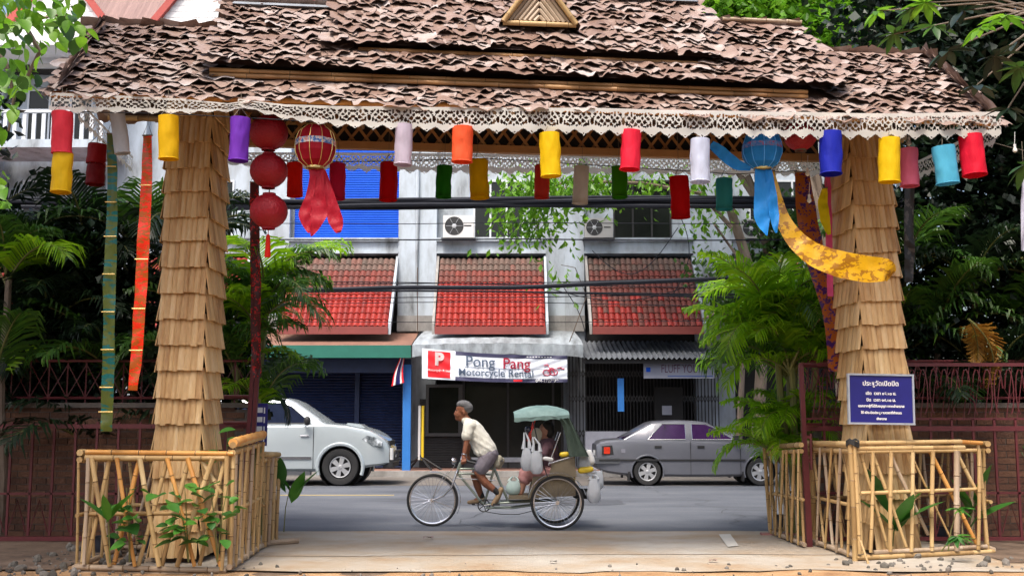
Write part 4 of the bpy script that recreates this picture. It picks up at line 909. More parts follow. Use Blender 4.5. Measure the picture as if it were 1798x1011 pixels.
big_lantern(1338, 264, 35, 33, .12, (.02,.22,.60), 'blue', 'big bright blue paper lantern trailing pale blue ribbons',
    [([(1338,298),(1336,340),(1335,385),(1342,417)], [26,27,28,2]), ([(1348,298),(1352,340),(1356,380),(1358,412)], [12,18,18,3]), ([(1318,297),(1290,290),(1265,272),(1245,258)], [6,20,22,12])])
# long woven banners
def patt(name, base, mark, sc=8, stretch=(1,1,1), thr=.5, shine=.35):
    m = mat(name, [base, tuple(c*1.15 for c in base)], rough=shine, rand=0, scale=4, transl=.3, bump=.5, bscale=10)
    N = m.node_tree.nodes; L = m.node_tree.links; b = N['Principled BSDF']; cr = [n for n in N if n.type == 'VALTORGB'][0]
    tc = N.new('ShaderNodeTexCoord'); mp = N.new('ShaderNodeVectorMath'); mp.operation = 'MULTIPLY'; mp.inputs[1].default_value = stretch; L.new(tc.outputs['Object'], mp.inputs[0])
    br = N.new('ShaderNodeTexVoronoi'); br.inputs['Scale'].default_value = sc; n3 = N.new('ShaderNodeTexNoise'); n3.inputs['Scale'].default_value = sc*1.3; L.new(mp.outputs[0], n3.inputs['Vector']); va = N.new('ShaderNodeVectorMath'); va.operation = 'MULTIPLY_ADD'; va.inputs[1].default_value = (.16, .16, .16); L.new(n3.outputs['Color'], va.inputs[0]); L.new(mp.outputs[0], va.inputs[2]); L.new(va.outputs[0], br.inputs['Vector'])
    n2 = N.new('ShaderNodeTexNoise'); n2.inputs['Scale'].default_value = sc*.45; L.new(mp.outputs[0], n2.inputs['Vector'])
    wv = N.new('ShaderNodeMath'); wv.operation = 'MULTIPLY'; L.new(br.outputs['Distance'], wv.inputs[0]); L.new(n2.outputs['Fac'], wv.inputs[1])
    st = N.new('ShaderNodeMapRange'); st.inputs[1].default_value = thr*.5-.03; st.inputs[2].default_value = thr*.5+.03; L.new(wv.outputs[0], st.inputs[0])
    mx = N.new('ShaderNodeMix'); mx.data_type = 'RGBA'; L.new(st.outputs[0], mx.inputs[0]); L.new(cr.outputs[0], mx.inputs[6]); mx.inputs[7].default_value = (*mark, 1)
    L.new(mx.outputs[2], b.inputs['Base Color'])
    for n in N:
        if n.type == 'BSDF_TRANSLUCENT': L.new(mx.outputs[2], n.inputs[0])
    return m
def banner(pts, Y, m, lab, name='woven_banner', wav=.012, sub=10, bars=None):
    ps = [at(x, y, Y if not hasattr(Y, '__len__') else Y[i]) for i, (x, y, w_) in enumerate(pts)]; sc = (ps[0].y*CP+.3)/FPX
    t = thing(name, lab, 'banner', ps[0]); b = ribbon_mesh(ps, [w_*sc for _, _, w_ in pts], sub, wav); o = b.build('cloth', m, t, True, world=True)
    b = MB(); w0 = pts[0][2]*sc/2; b.tube([(-w0*1.1, 0, 0), (w0*1.1, 0, 0)], .008, 6); b.tube([(-w0, 0, 0), (0, 0, .12), (w0, 0, 0)], .003, 4); b.tube([(0, 0, .12), (0, 0, .3)], .003, 4); b.build('top_rod', M['cord'], t)
    if bars:
        b = MB(); n = len(ps)
        for f in bars:
            i = min(n-2, int(f*(n-1))); p = ps[i].lerp(ps[i+1], f*(n-1)-i); ww = pts[i][2]*sc/2
            b.tube([p+Vector((-ww*1.08, -.03, .0)), p+Vector((ww*1.08, -.03, 0))], .006, 5)
        b.build('split_bamboo_bar', M['gold'], t, world=True)
    return t
banner([(196,235,16),(197,300,18),(196,400,20),(192,500,21),(191,600,21),(188,700,22),(187,757,18)], 10.05, patt('teal_brocade', (.004,.12,.115), (.10,.13,.02), 9, (.6,1,2.4), .47), 'long teal and gold brocade banner hanging left of the left column', bars=[.15,.26,.36,.47,.58,.69,.8,.9])
banner([(259,238,16),(257,320,20),(253,400,21),(249,480,21),(244,560,21),(240,620,20),(233,685,15)], 10.0, patt('orange_brocade', (.90,.03,.004), (.50,.11,.01), 14, (1,1,2.5), .50), 'long glossy orange red brocade banner beside the teal one', bars=[.18,.45,.63,.82])
banner([(447,320,15),(447,400,17),(449,500,18),(449,600,17),(452,662,14)], 12.3, patt('red_black_brocade', (.50,.006,.008), (.07,.012,.012), 20, (1,1,1), .36), 'long red and black brocade banner behind the globe lanterns')
banner([(1408,302,24),(1414,360,34),(1424,420,38),(1440,480,34),(1456,540,28),(1463,600,24),(1465,652,20)], 12.2, patt('purple_brocade', (.045,.006,.13), (.38,.10,.012), 16, (1,1,1.3), .42), 'purple brocade banner with golden motifs beside the right column')
banner([(1352,300,16),(1366,360,22),(1386,405,30),(1422,442,40),(1470,462,46),(1520,472,46),(1556,474,40),(1564,486,22)], [10.75,10.7,10.65,10.6,10.55,10.55,10.6,10.7], patt('gold_brocade', (.70,.38,.006), (.38,.16,.006), 13, (1,1,1.3), .58, .3), 'golden brocade banner blown across the right column', wav=.010)
banner([(1453,308,10),(1454,350,12),(1456,420,12),(1458,520,10)], 12.0, satin('pink_pennant', (.75,.10,.28)), 'narrow pink pennant against the right column edge')
banner([(1449,330,8),(1445,355,18),(1449,385,18),(1456,412,6)], 11.9, satin('yellow_pennant', (.75,.66,.01)), 'small yellow diamond pennant over the purple banner')
banner([(1597,325,17),(1596,400,18),(1597,440,18),(1596,495,14)], 12.6, patt('grey_brocade', (.13,.11,.10), (.04,.035,.035), 11, (1,1,1), .42), 'faded grey patterned banner in the dark foliage right of the column')
banner([(1797,300,6),(1797,350,8),(1796,440,8)], 10.6, satin('white_strip', (.5,.5,.6)), 'thin pale strip hanging at the right edge')
for x, y, Y, lab in ((1596,252,10.9,'white bulb above the pink lantern'),(1421,352,11.4,'white bulb in a socket dangling over purple banner'),(1418,305,11.4,'white lamp socket above the dangling bulb'),(1782,264,11.2,'bulb on the wire running to the right')):
    p = at(x, y, Y); t = thing('light_bulb', lab, 'bulb', p)
    b = MB(); b.lathe([(.001, -.03), (.022, -.015), (.024, .005), (.013, .03), (.001, .03)], 12); b.build('glass', M['bottle'], t, True)
    b = MB(); b.lathe([(.014, .03), (.014, .065), (.001, .065)], 10); b.tube([(0, 0, .065), (.01, 0, .2)], .003, 4); b.build('socket', M['white_plastic'], t)
b = MB(); b.tube([at(1735, 248, 10.8), at(1770, 258, 11.1), at(1830, 272, 11.8), at(2100, 300, 14)], .004, 5); tag(b.build('hanging_wire', M['cord']), 'thin wire leaving the roof corner towards the right', 'wire')
# ---- notice board on the right column
sbx0, sbx1, sby0, sby1 = 1487, 1606, 656, 745; Ys = 11.22
a = at((sbx0+sbx1)/2, (sby0+sby1)/2, Ys); wx = at(sbx1, 700, Ys).x-at(sbx0, 700, Ys).x; hz = Zp(sby0, Ys)-Zp(sby1, Ys)
nb_ = thing('notice_board', 'navy blue notice board with silver frame and white Thai lettering', 'sign', a); nb_.rotation_euler = (0, math.radians(.8), .06)
b = MB(); b.box(-wx/2+.02, wx/2-.02, -.005, .015, -hz/2+.02, hz/2-.02); b.build('board', M['navy'], nb_)
b = MB(); t = .019
b.box(-wx/2, wx/2, -.02, .02, hz/2-t, hz/2); b.box(-wx/2, wx/2, -.02, .02, -hz/2, -hz/2+t); b.box(-wx/2, -wx/2+t, -.018, .018, -hz/2+t, hz/2-t); b.box(wx/2-t, wx/2, -.018, .018, -hz/2+t, hz/2-t); b.build('frame', M['silver'], nb_)
for s_, fy, sz in (('ประตูวัดเปิดปิด', .83, .062), ('เปิด  เวลา ๐๕.๓๐ น.', .62, .040), ('ปิด  เวลา ๑๘.๓๐ น.', .48, .040), ('นอกจากผู้ที่ได้รับอนุญาตจากเจ้าอาวาส', .35, .031), ('ให้ เปิด-ปิดประตูตามเวลาที่กำหนด', .21, .031), ('เจ้าอาวาส', .08, .028)):
    me = text_mesh(s_, sz*1.05, M['text_white'], 'lettering', 'CENTER', .0012); xs_ = [v.co.x for v in me.vertices]
    if xs_:
        mx_ = max(abs(min(xs_)), abs(max(xs_))); lim = wx/2-.06
        if mx_ > lim: me.transform(Matrix.Diagonal((lim/mx_, 1, 1, 1)))
    link('lettering', me, nb_, (0, -.0075, -hz/2+.02+(hz-.04)*fy))
# ============================================================ BAMBOO PENS
def onpl(x, y, P0, P1):
    "meets the upright plane through ground points P0, P1"
    v = (CYP-y)/FPX; d = Vector(((x-CXP)/FPX, CP-v*SP, SP+v*CP)); n = Vector((P1.y-P0.y, -(P1.x-P0.x), 0)); o = Vector((0, 0, CAMZ))
    t = (P0-o).dot(n)/d.dot(n); return o+d*t
def pen_panel(t, P0, P1, rails, poles, off=Vector((0,0,0)), r=.021):
    nrm = Vector((P1.y-P0.y, -(P1.x-P0.x), 0)).normalized()
    for k, (xa, ya, xb, yb, rr, m) in enumerate(rails):
        pole(onpl(xa, ya, P0, P1)+nrm*(-.0)+off, onpl(xb, yb, P0, P1)+off, rr, m, t, 'bamboo_rail', world=True)
    for k, (xa, ya, xb, yb, rr, m) in enumerate(poles):
        o_ = nrm*(.028 if k % 2 else -.030)+nrm*RN.uniform(-.004, .004); m = 'bamboo_old' if (m == 'bamboo' and RN.random() < .12) else m
        a = onpl(xa, ya, P0, P1)+o_; c = onpl(xb, yb, P0, P1)+o_; c.z = max(.0, c.z)
        pole(a, c, rr*RN.uniform(.82, 1.08), m, t, 'bamboo_pole', world=True)
def side_panel(t, P0, P1, h0, h1, n, lean=.13, r=.017, z0=.05):
    d = (P1-P0); L_ = Vector((d.x, d.y, 0)).length; d = Vector((d.x, d.y, 0))/L_; nrm = Vector((d.y, -d.x, 0))
    for f, rr in ((1.0, .032), (.94, .028), (.47, .02), (.04, .028)):
        pole(P0+Vector((0, 0, h0*f)), P1+Vector((0, 0, h1*f)), rr, 'bamboo' if f > .1 else 'bamboo_old', t, 'bamboo_rail', world=True)
    for i in range(n):
        s0 = L_*(i+.5)/n; ln = lean*(1 if i % 2 else -1)*RN.uniform(.3, 1.2); hh = lerp(h0, h1, (i+.5)/n)*.96
        a = P0+d*min(L_-.02, max(.02, s0+ln)); c = P0+d*min(L_-.02, max(.02, s0-ln)); o_ = nrm*(.028 if i % 2 else -.028)
        pole(a+o_+Vector((0, 0, hh)), c+o_+Vector((0, 0, z0*.5)), r*RN.uniform(.75, 1.15), RN.choice(['bamboo', 'bamboo', 'bamboo_old']), t, 'bamboo_pole', world=True)
A0, A1, A2, A3 = gnd(130, 1004), gnd(402, 1004), gnd(457, 966), gnd(486, 950)
pn = thing('bamboo_pen', 'open bamboo pen of crossed poles round the foot of the left column', 'fence', ((A0.x+A1.x)/2, A0.y, 0))
zx = lambda v: 120+v/4.03
B_, O_, D_ = 'bamboo', 'bamboo_orange', 'bamboo_old'
pl_ = [(162,90,B_),(172,300,B_),(285,118,B_),(350,478,O_),(497,312,O_),(512,650,B_),(697,487,B_),(705,900,O_),(850,655,B_),(850,1085,O_),(930,1060,B_),(1030,775,B_),(1105,920,B_)]
poles = [(zx(a), 803, zx(c), 993, .0235, m) for a, c, m in pl_]
poles[10] = (zx(930), 806, zx(1075), 866, .024, B_)
poles += [(zx(1128), 800, zx(1088), 1000, .026, B_), (zx(1160), 798, zx(1138), 1000, .024, B_), (zx(150), 803, zx(118), 990, .022, D_)]
pen_panel(pn, A0, A1, [(151,793,410,796,.024,O_),(150,803,397,804,.029,B_),(152,902,400,900,.021,B_),(131,995,397,1001,.028,D_),(130,1007,330,1009,.026,D_)], poles)
side_panel(pn, A1, A2, 1.17, 1.22, 11, .08); side_panel(pn, A2, A3, 1.03, 1.0, 9, .05, .02)
A4 = Vector((A0.x-.12, A0.y+1.6, 0)); side_panel(pn, A0, A4, 1.1, 1.05, 7, .1); side_panel(pn, A4, Vector((A2.x-.3, A4.y+.1, 0)), 1.05, 1.0, 9, .12)
pole(A1+Vector((0, 0, 1.19)), A2+Vector((0, 0, 1.25)), .045, O_, pn, 'bamboo_rail', world=True)
B0, B1, B2, B3, B4 = gnd(1505, 985), gnd(1745, 972), gnd(1424, 955), gnd(1413, 963), gnd(1353, 938)
pn2 = thing('bamboo_pen', 'bamboo pen of slanting poles below the navy notice board', 'fence', ((B0.x+B1.x)/2, B0.y, 0))
zx = lambda v: 1340+v/3.926; zy = lambda v: 760+v/3.926
pl_ = [(682,130,882,820,.021,B_),(745,130,728,820,.021,B_),(762,130,1010,815,.023,B_),(872,130,865,815,.024,B_),(880,130,1150,700,.021,B_),(1018,130,1008,815,.020,B_),(1032,140,1305,720,.013,B_),(1160,125,1152,810,.022,B_),(1168,130,1500,790,.023,O_),(1320,120,1320,810,.030,B_),(1338,120,1500,430,.020,B_),(1475,110,1470,800,.021,B_),(1492,80,1562,810,.022,B_),(618,90,655,830,.022,B_),(648,110,692,830,.021,B_)]
pen_panel(pn2, B0, B1, [(zx(630),zy(70),zx(1365),zy(58),.024,B_),(zx(1365),zy(60),zx(1508),zy(68),.022,O_),(zx(640),zy(108),zx(1385),zy(98),.026,B_),(zx(640),zy(128),zx(1470),zy(118),.020,B_),(zx(670),zy(415),zx(1480),zy(385),.020,B_),(zx(640),zy(858),zx(1590),zy(815),.027,B_),(zx(760),zy(822),zx(1540),zy(780),.024,D_)], [(zx(a), zy(b_), zx(c), zy(d), r, m) for a, b_, c, d, r, m in pl_])
side_panel(pn2, B0, B2, 1.16, 1.14, 9, .14, .018)
pole(B0+Vector((-.02, 0, .9*0+.0)), B0+Vector((-.03, 0, 1.2)), .028, B_, pn2, world=True); pole(B2+Vector((.03, 0, 0)), B2+Vector((.05, 0, 1.15)), .03, B_, pn2, world=True)
B5 = B1+Vector((.05, 1.3, 0)); side_panel(pn2, B1, B5, 1.15, 1.1, 7, .1); side_panel(pn2, B2, Vector((B5.x, B5.y+.05, 0)), 1.1, 1.1, 12, .12)
b = MB()
for q in range(4): c_ = B0+Vector((.0, 0, 1.19)); b.tube([c_+Vector((.05*math.cos(a)*1.2, .05*math.sin(a), -.012*q+.02*math.sin(a*2))) for a in [i*.785 for i in range(8)]], .012, 5, closed=True)
b.build('black_tie', M['black'], pn2, world=True)
pn3 = thing('bamboo_pen', 'narrow outer bamboo panel under the bright palm beside maroon gatepost', 'fence', B4)
side_panel(pn3, B4, B3, 1.07, 1.13, 12, .13, .016); side_panel(pn3, B4, B4+Vector((1.0, 1.0, 0)), 1.05, 1.05, 7, .1); pole(B4, B4+Vector((-.05, 0, 1.08)), .024, B_, pn3, world=True)
o = MB(); c_ = gnd(470, 958); o.tube([c_+Vector((-.1, -.05, .03)), c_+Vector((.3, .22, .035))], .03, 8); tag(o.build('bamboo_offcut', M[D_]), 'short bamboo offcut lying by the foot of the pen', 'bamboo')
o = MB(); c_ = gnd(1525, 990); o.tube([c_, c_+Vector((-.04, .1, .22))], .012, 6); tag(o.build('bamboo_offcut', M[B_]), 'split bamboo sliver leaning on the pen corner rail', 'bamboo')
# loose planks and black nursery bags inside the pens
for nm_, px, py, rr, hh, lab in [('nursery_bag', 260,975,.13,.18,'black nursery bag at the middle of the left pen'),('nursery_bag', 165,975,.14,.17,'black nursery bag in the near corner of the left pen'),('nursery_bag', 365,978,.12,.2,'bluish black nursery bag by the right corner of the left pen'),
    ('nursery_bag', 1545,962,.14,.2,'crumpled black nursery bag at the corner of the right pen'),('nursery_bag', 1600,958,.15,.16,'black nursery bag below the notice board'),('nursery_bag', 1660,955,.15,.17,'black nursery bag holding the plant with lime leaves'),('nursery_bag', 1465,950,.12,.17,'black nursery bag behind the narrow slatted side of the right pen'),('nursery_bag', 1385,935,.1,.2,'grey black nursery bag in the outer bamboo panel')]:
    p = gnd(px, py); p.y += .28; t = thing(nm_, lab, 'plant bag', (p.x, p.y, 0), RN.random()*6); ox = RN.random()*30
    b = MB(); n = 16
    b.lathe([(rr*.8, 0), (rr, hh*.3), (rr*.95, hh*.8), (rr*1.05, hh), (rr*.9, hh*.98), (rr*.88, hh*.85), (.001, hh*.85)], n, wob=lambda a, z: 1+.12*noise.noise(Vector((math.cos(a)*2+ox, math.sin(a)*2, z*9)))); b.build('bag', mat('black_plastic', [(.012,.014,.02),(.03,.035,.05)], rough=.3, bump=.5, bscale=12) if 'blackp' not in M else M['blackp'], t, True)
    b = MB(); b.lathe([(rr*.87, hh*.86), (.001, hh*.9)], n); b.build('potting_soil', M['soil'], t)
# ============================================================ WALL, MAROON GATE AND RAILINGS
def brick_wall(x0, x1, Y, zt, lab):
    t = thing('brick_wall', lab, 'wall', ((x0+x1)/2, Y, 0)); b = MB(); b.box(x0+.01, x1-.01, Y+.008, Y+.22, 0, zt-.02); b.build('mortar', M['mortar'], t, world=True)
    L_, H_ = .235, .078; bk = MB(); bk.box(-.112, .112, -.0, .1, .004, .070); me = bk.mesh('brick', M['brick']); z = .02; r_ = 0; n_ = 0; rest = MB(); bricks = []
    while z < zt-.03:
        x = x0+(.12 if r_ % 2 else 0)+.11
        while x < x1-.1: bricks.append((x, z)); x += L_
        z += H_; r_ += 1
    vis = [q for q in bricks if abs(q[0]) > 0]
    key = lambda q: abs(q[0]-(x1-1.2 if x1 < 0 else x0+2.3)) - q[1]*.6
    bricks.sort(key=key)
    for i, (x, z) in enumerate(bricks):
        if i < 290: link('brick', me, t, (x-(x0+x1)/2, RN.uniform(-.008, .002), z), (0, RN.uniform(-.01, .01), RN.uniform(-.02, .02)))
        else:
            mt = Matrix.Translation((x, Y+RN.uniform(-.008, .002), z)); rest.add([mt @ v.co for v in me.vertices], [tuple(p.vertices) for p in me.polygons])
    if rest.v: stuff(rest.build('brick', M['brick'], t, world=True))
    b = MB(); b.box(x0, x1, Y-.04, Y+.26, zt, zt+.06); b.build('coping', M['mortar'], t, world=True)
    b = MB(); n = int((x1-x0)/.22)
    for i in range(n+1): X = lerp(x0, x1, i/n); b.tube([(X, Y+.1, zt+.05), (X, Y+.1, 2.12)], .010, 5, False)
    for z in (zt+.12, 2.12): b.tube([(x0, Y+.1, z), (x1, Y+.1, z)], .018, 6)
    for i in range(n):
        for s_ in (0, 1): X = lerp(x0, x1, (i+s_)/n); X2 = lerp(x0, x1, (i+1-s_)/n); b.tube([(X, Y+.1, zt+.12), (X2, Y+.1, 2.08)], .006, 4, False)
    b.build('railing', M['maroon'], t, world=True); return t
XL = at(438, 800, 13.15).x; XR = at(1432, 800, 13.15).x
brick_wall(XL-5.0, XL, 13.15, 1.55, 'dark brick wall with railing behind the left bamboo pen')
brick_wall(XR, XR+5.6, 13.25, 1.55, 'dark brick wall with railing behind the right bamboo pen')
def gate_leaf(x0, x1, Y, ztop, lab, bars, scroll, rails):
    t = thing('gate_leaf', lab, 'gate', (x0, Y, 0))
    for z, r in rails:
        b = MB(); b.box(x0, x1, Y-r, Y+r, z-r, z+r); b.build('rail', M['maroon'], t, world=True)
    for i in range(bars+1):
        X = lerp(x0+.02, x1-.02, i/bars); b = MB(); b.box(X-.013, X+.013, Y-.012, Y+.012, .08, rails[-2][0] if scroll else ztop); b.build('bar', M['maroon'], t, world=True)
    b = MB(); n = bars*2
    zA, zB = rails[0][0]+.0, rails[1][0]
    for i in range(bars):
        X = lerp(x0, x1, (i+.5)/bars); w_ = (x1-x0)/bars*.42
        b.tube([(X-w_, Y, .12), (X, Y, .48), (X+w_, Y, .12)], .008, 4)
    b.build('chevrons', M['maroon'], t, world=True); b = MB()
    if scroll:
        zs = rails[-2][0]; ze = rails[-1][0]
        for i in range(bars*2):
            X = lerp(x0, x1, (i+.5)/(bars*2)); w_ = (x1-x0)/bars*.2
            b.tube([(X+w_*math.cos(a)*(1 if i % 2 else -1), Y, lerp(zs, ze, .5)+(ze-zs)*.42*math.sin(a)) for a in [k*.55-1.4 for k in range(9)]], .008, 4)
            b.tube([(X-w_, Y, zs), (X+w_, Y, ze)], .006, 4)
    if b.v: b.build('scrollwork', M['maroon'], t, world=True)
    return t
zz = lambda y, Y: Zp(y, Y)
YG = 12.75
gate_leaf(at(-60, 800, YG).x, at(436, 800, YG).x, YG, 1.38, 'open maroon gate leaf standing before the left brick wall', 13, False, [(zz(945, YG), .025), (zz(866, YG), .012), (zz(748, YG), .025)])
gl = thing('gatepost', 'pair of leaning maroon stiles beside the left column', 'gatepost', gnd(440, 950))
for xa, xb in ((446, 432), (454, 442)):
    b = MB(); p0 = at(xb, 790, 12.6); p0 = Vector((at(xb-8, 940, 12.6).x, 12.6, 0)); p1 = at(xa, 622, 12.6); d = p1-p0
    b.tube([p0, p1], .033, 4); b.build('stile', M['maroon'], gl, world=True)
b = MB()
for y in (695, 742):
    b = MB(); b.tube([at(392, y, 12.6), at(440, y, 12.6)], .014 if y == 695 else .022, 6); b.build('latch_bar', M['maroon'], gl, world=True)
YG2 = 12.35
gate_leaf(at(1409, 800, YG2).x+.06, at(1860, 800, YG2+.3).x, YG2+.25, 2.1, 'open maroon gate leaf with scrollwork behind the notice board', 12, True, [(zz(945, YG2+.25), .02), (zz(865, YG2+.25), .012), (zz(752, YG2+.25), .028), (zz(735, YG2+.25), .012), (zz(640, YG2+.25), .02)])
gl = thing('gatepost', 'tall maroon gatepost with hinge between the two right bamboo panels', 'gatepost', gnd(1413, 962))
p0 = gnd(1421, 960); p1 = at(1406, 641, p0.y); b = MB(); b.tube([p0, p0.lerp(p1, .5)], .045, 4); b.tube([p0.lerp(p1, .5), p1], .036, 4); b.build('post', M['maroon'], gl, world=True)
b = MB(); a = p0.lerp(p1, .62)+Vector((.07, -.02, 0)); c_ = p0.lerp(p1, .42)+Vector((.06, -.02, 0)); b.tube([c_, a], .016, 6)
for f in (.47, .6): q = p0.lerp(p1, f); b.tube([q, q+Vector((.08, -.02, 0))], .02, 6)
b.build('hinge', M['maroon'], gl, world=True)
b = MB(); b.tube([p1, p1+Vector((.45, .5, 0))], .022, 4); b.tube([p1.lerp(p0, .33), p1.lerp(p0, .33)+Vector((.45, .5, 0))], .022, 4); b.build('cross_rail', M['maroon'], gl, world=True)
o = MB(); c_ = gnd(1338, 940); o.box(c_.x, c_.x+.5, c_.y, c_.y+.12, 0, .03); tag(o.build('kerb_stone', mat('pink_kerb', [(.3,.13,.12),(.4,.2,.18)])), 'low reddish kerb stone at the foot of the outer panel', 'kerb')
p = at(456, 745, 12.9); t = thing('plate_sign', 'small dark plate sign with pale figures half hidden behind the left stiles', 'sign', p)
b = MB(); b.box(-.09, .09, 0, .01, -.25, .25); b.build('plate', M['navy'], t)
b = MB()
for i in range(4): b.box(-.06, .03, -.004, 0, .14-.11*i, .2-.11*i); b.box(.045, .06, -.004, 0, .13-.11*i, .2-.11*i)
b.build('figures', M['white_frame'], t)
# ============================================================ PALMS
FR_ME = {}
def frond(variant, mk):
    key = (variant, mk)
    if key in FR_ME: return FR_ME[key]
    R_ = random.Random(variant*7+3); th0, th1 = [(.15,1.5),(.2,2.0),(.1,1.2),(.25,2.4),(.1,1.75)][variant]; n = 34; b = MB(); p = Vector((0,0,0)); pts = []; ds = []
    for i in range(n+1):
        t = i/n; th = th0+(th1-th0)*t**1.25; d = Vector((math.sin(th), .06*math.sin(t*3+variant), math.cos(th))); pts.append(p.copy()); ds.append(d.normalized()); p += d/n
    b.mi = 1; b.tube(pts[::3], [.014*(1-.8*i/(n/3)) for i in range(len(pts[::3]))], 5); b.mi = 0
    for i in range(5, n+1):
        t = i/n; L_ = (.40*math.sin(math.pi*min(1, .18+.78*t))**.7+.03)*R_.uniform(.88, 1.1); d = ds[i]; side = Vector((0, 1, 0)); up = side.cross(d)*-1
        for s_ in (-1, 1):
            fw = d*(.55+.5*t)+side*s_*(1.0-.35*t)+up*R_.uniform(.05, .38); fw.normalize(); a = pts[i]; wv = d*.0165*R_.uniform(.8, 1.2)
            m1 = a+fw*L_*.45; m2 = a+fw*L_*.8+Vector((0, 0, -.10*L_-.15*L_*R_.random())); tip = a+fw*L_+Vector((0, 0, -.30*L_-.25*L_*R_.random()))
            b.add([a-wv*.5, a+wv*.5, m1+wv, m1-wv, m2+wv*.8, m2-wv*.8, tip], [(0,1,2,3),(3,2,4,5),(5,4,6)])
    me = b.mesh('frond', [M[mk], M['palm_stem']]); FR_ME[key] = me; return me
def palm(loc, h, n, L_, mk, lab, lean=(0,0), stems=1, group=None, tilt=(.1, 1.25), mk2=None, az0=None, dark=False):
    t = thing('palm', lab, 'palm', loc, 0, group); k = 0
    for s_ in range(stems):
        bx_, by_ = (0, 0) if s_ == 0 else (RN.uniform(-.35, .35), RN.uniform(-.2, .2)); hs = h*(1 if s_ == 0 else RN.uniform(.45, .95)); top = Vector((bx_+lean[0]*hs+RN.uniform(-.1, .1), by_+lean[1]*hs, hs))
        b = MB(); base = Vector((bx_*.6, by_*.6, 0)); pts = [base.lerp(top, q/8)+Vector((.03*math.sin(q), 0, 0)) for q in range(9)]
        b.tube(pts, [.055-.002*q for q in range(9)], 7); b.build('stem', M['palm_stem'] if (mk != 'palm_shaded' and not group and not dark) else M['trunk'], t, True)  # stems in the dark growth take bark: shade put into their colour
        nn = n//stems+(1 if s_ == 0 else 0)
        for i in range(nn):
            az = i*2.4+s_+RN.uniform(-.3, .3); tl = lerp(tilt[0], tilt[1], (i+.5)/nn)*RN.uniform(.8, 1.15)
            m_ = mk2 if (mk2 and RN.random() < .35) else mk
            o = link('frond', frond(RN.randrange(5), m_), t, top+Vector((0, 0, -.12*i/nn)), None, L_*RN.uniform(.75, 1.1))
            o.rotation_euler = (Matrix.Rotation(az, 4, 'Z') @ Matrix.Rotation(tl*.55, 4, 'Y')).to_euler()
    return t
pg = 'dark areca palms crowding behind the brick walls'
L_spots = [(40,13.9,3.3),(-60,13.7,3.6),(150,14.0,3.4),(240,13.8,3.6),(90,13.75,2.5),(330,13.9,3.5),(395,13.8,2.5),(200,13.7,2.0),(-30,13.9,2.3)]
pl_lab = ['dark palm at the left edge rising over the brick wall','tall dark palm just beyond the left edge of the wall','dark palm behind the teal banner','dark palm between the orange banner and the left column','low dark palm drooping over the railing at left','dark palm right behind the left column','dark palm filling the gap right of the left column','low dark palm behind the two long banners','low dark palm in the left corner by the wall']
for i, (px, Y, h) in enumerate(L_spots):
    palm((at(px, 600, Y).x, Y, 0), h, 13, 1.5, 'palm_shaded' if i % 3 else 'palm_mid', pl_lab[i], stems=2, group=pg)
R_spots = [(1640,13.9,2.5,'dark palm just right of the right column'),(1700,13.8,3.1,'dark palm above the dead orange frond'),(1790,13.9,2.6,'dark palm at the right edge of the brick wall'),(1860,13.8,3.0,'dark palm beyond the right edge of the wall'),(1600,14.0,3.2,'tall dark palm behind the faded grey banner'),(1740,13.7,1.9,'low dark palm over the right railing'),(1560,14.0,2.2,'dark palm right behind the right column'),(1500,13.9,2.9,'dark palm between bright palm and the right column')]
for i, (px, Y, h, lab) in enumerate(R_spots): palm((at(px, 600, Y).x, Y, 0), h, 13, 1.5, 'palm_shaded' if i % 2 else 'palm_mid', lab, stems=2, group=pg)
palm((at(15, 600, 12.9).x, 12.95, 0), 3.1, 11, 1.25, 'palm_mid', 'light green palm whose fronds rise to the balcony at left', stems=2, mk2='palm_bright', tilt=(.0, .8), dark=True)
p = at(452, 800, 13.45); palm((p.x-.1, 13.45, 0), 2.6, 14, 1.2, 'palm_mid', 'green palm spilling over the street side of the left pen', lean=(.0, 0), stems=2, mk2='palm_bright', tilt=(.05, .8))
p = at(450, 800, 13.5); palm((p.x, 13.5, 0), 2.95, 11, 1.35, 'palm_mid', 'upright green palm behind the long red banner', stems=2, mk2='palm_bright', tilt=(.0, .9))
p = at(1345, 800, 13.5); palm((at(1405,800,13.4).x, 13.45, 0), 2.55, 24, 1.4, 'palm_bright', 'bright sunlit palm arching towards the street at the right', lean=(-.10, 0), stems=2, tilt=(.1, 1.15))
p = at(1405, 800, 13.5); palm((p.x, 13.55, 0), 2.35, 28, 1.35, 'palm_bright', 'bright green palm next to the purple banner', stems=3, mk2='palm_mid')
p = at(1402, 800, 13.4); palm((p.x, 13.6, 0), 1.35, 30, .95, 'palm_bright', 'low green palm bushing over the outer bamboo panel', stems=3, mk2='palm_bright')
# the dead orange frond
p = at(1700, 560, 12.9); dd = thing('dead_frond', 'withered orange palm frond hanging over the right railing', 'palm frond', p)
for rz, ry, sc_ in ((.3, 1.9, .75), (-.2, 2.15, .85), (.7, 2.0, .6)):
    o = link('frond', frond(0, 'palm_dead'), dd, (0, 0, 0), None, sc_); o.rotation_euler = (Matrix.Rotation(rz, 4, 'Z') @ Matrix.Rotation(ry, 4, 'Y')).to_euler()
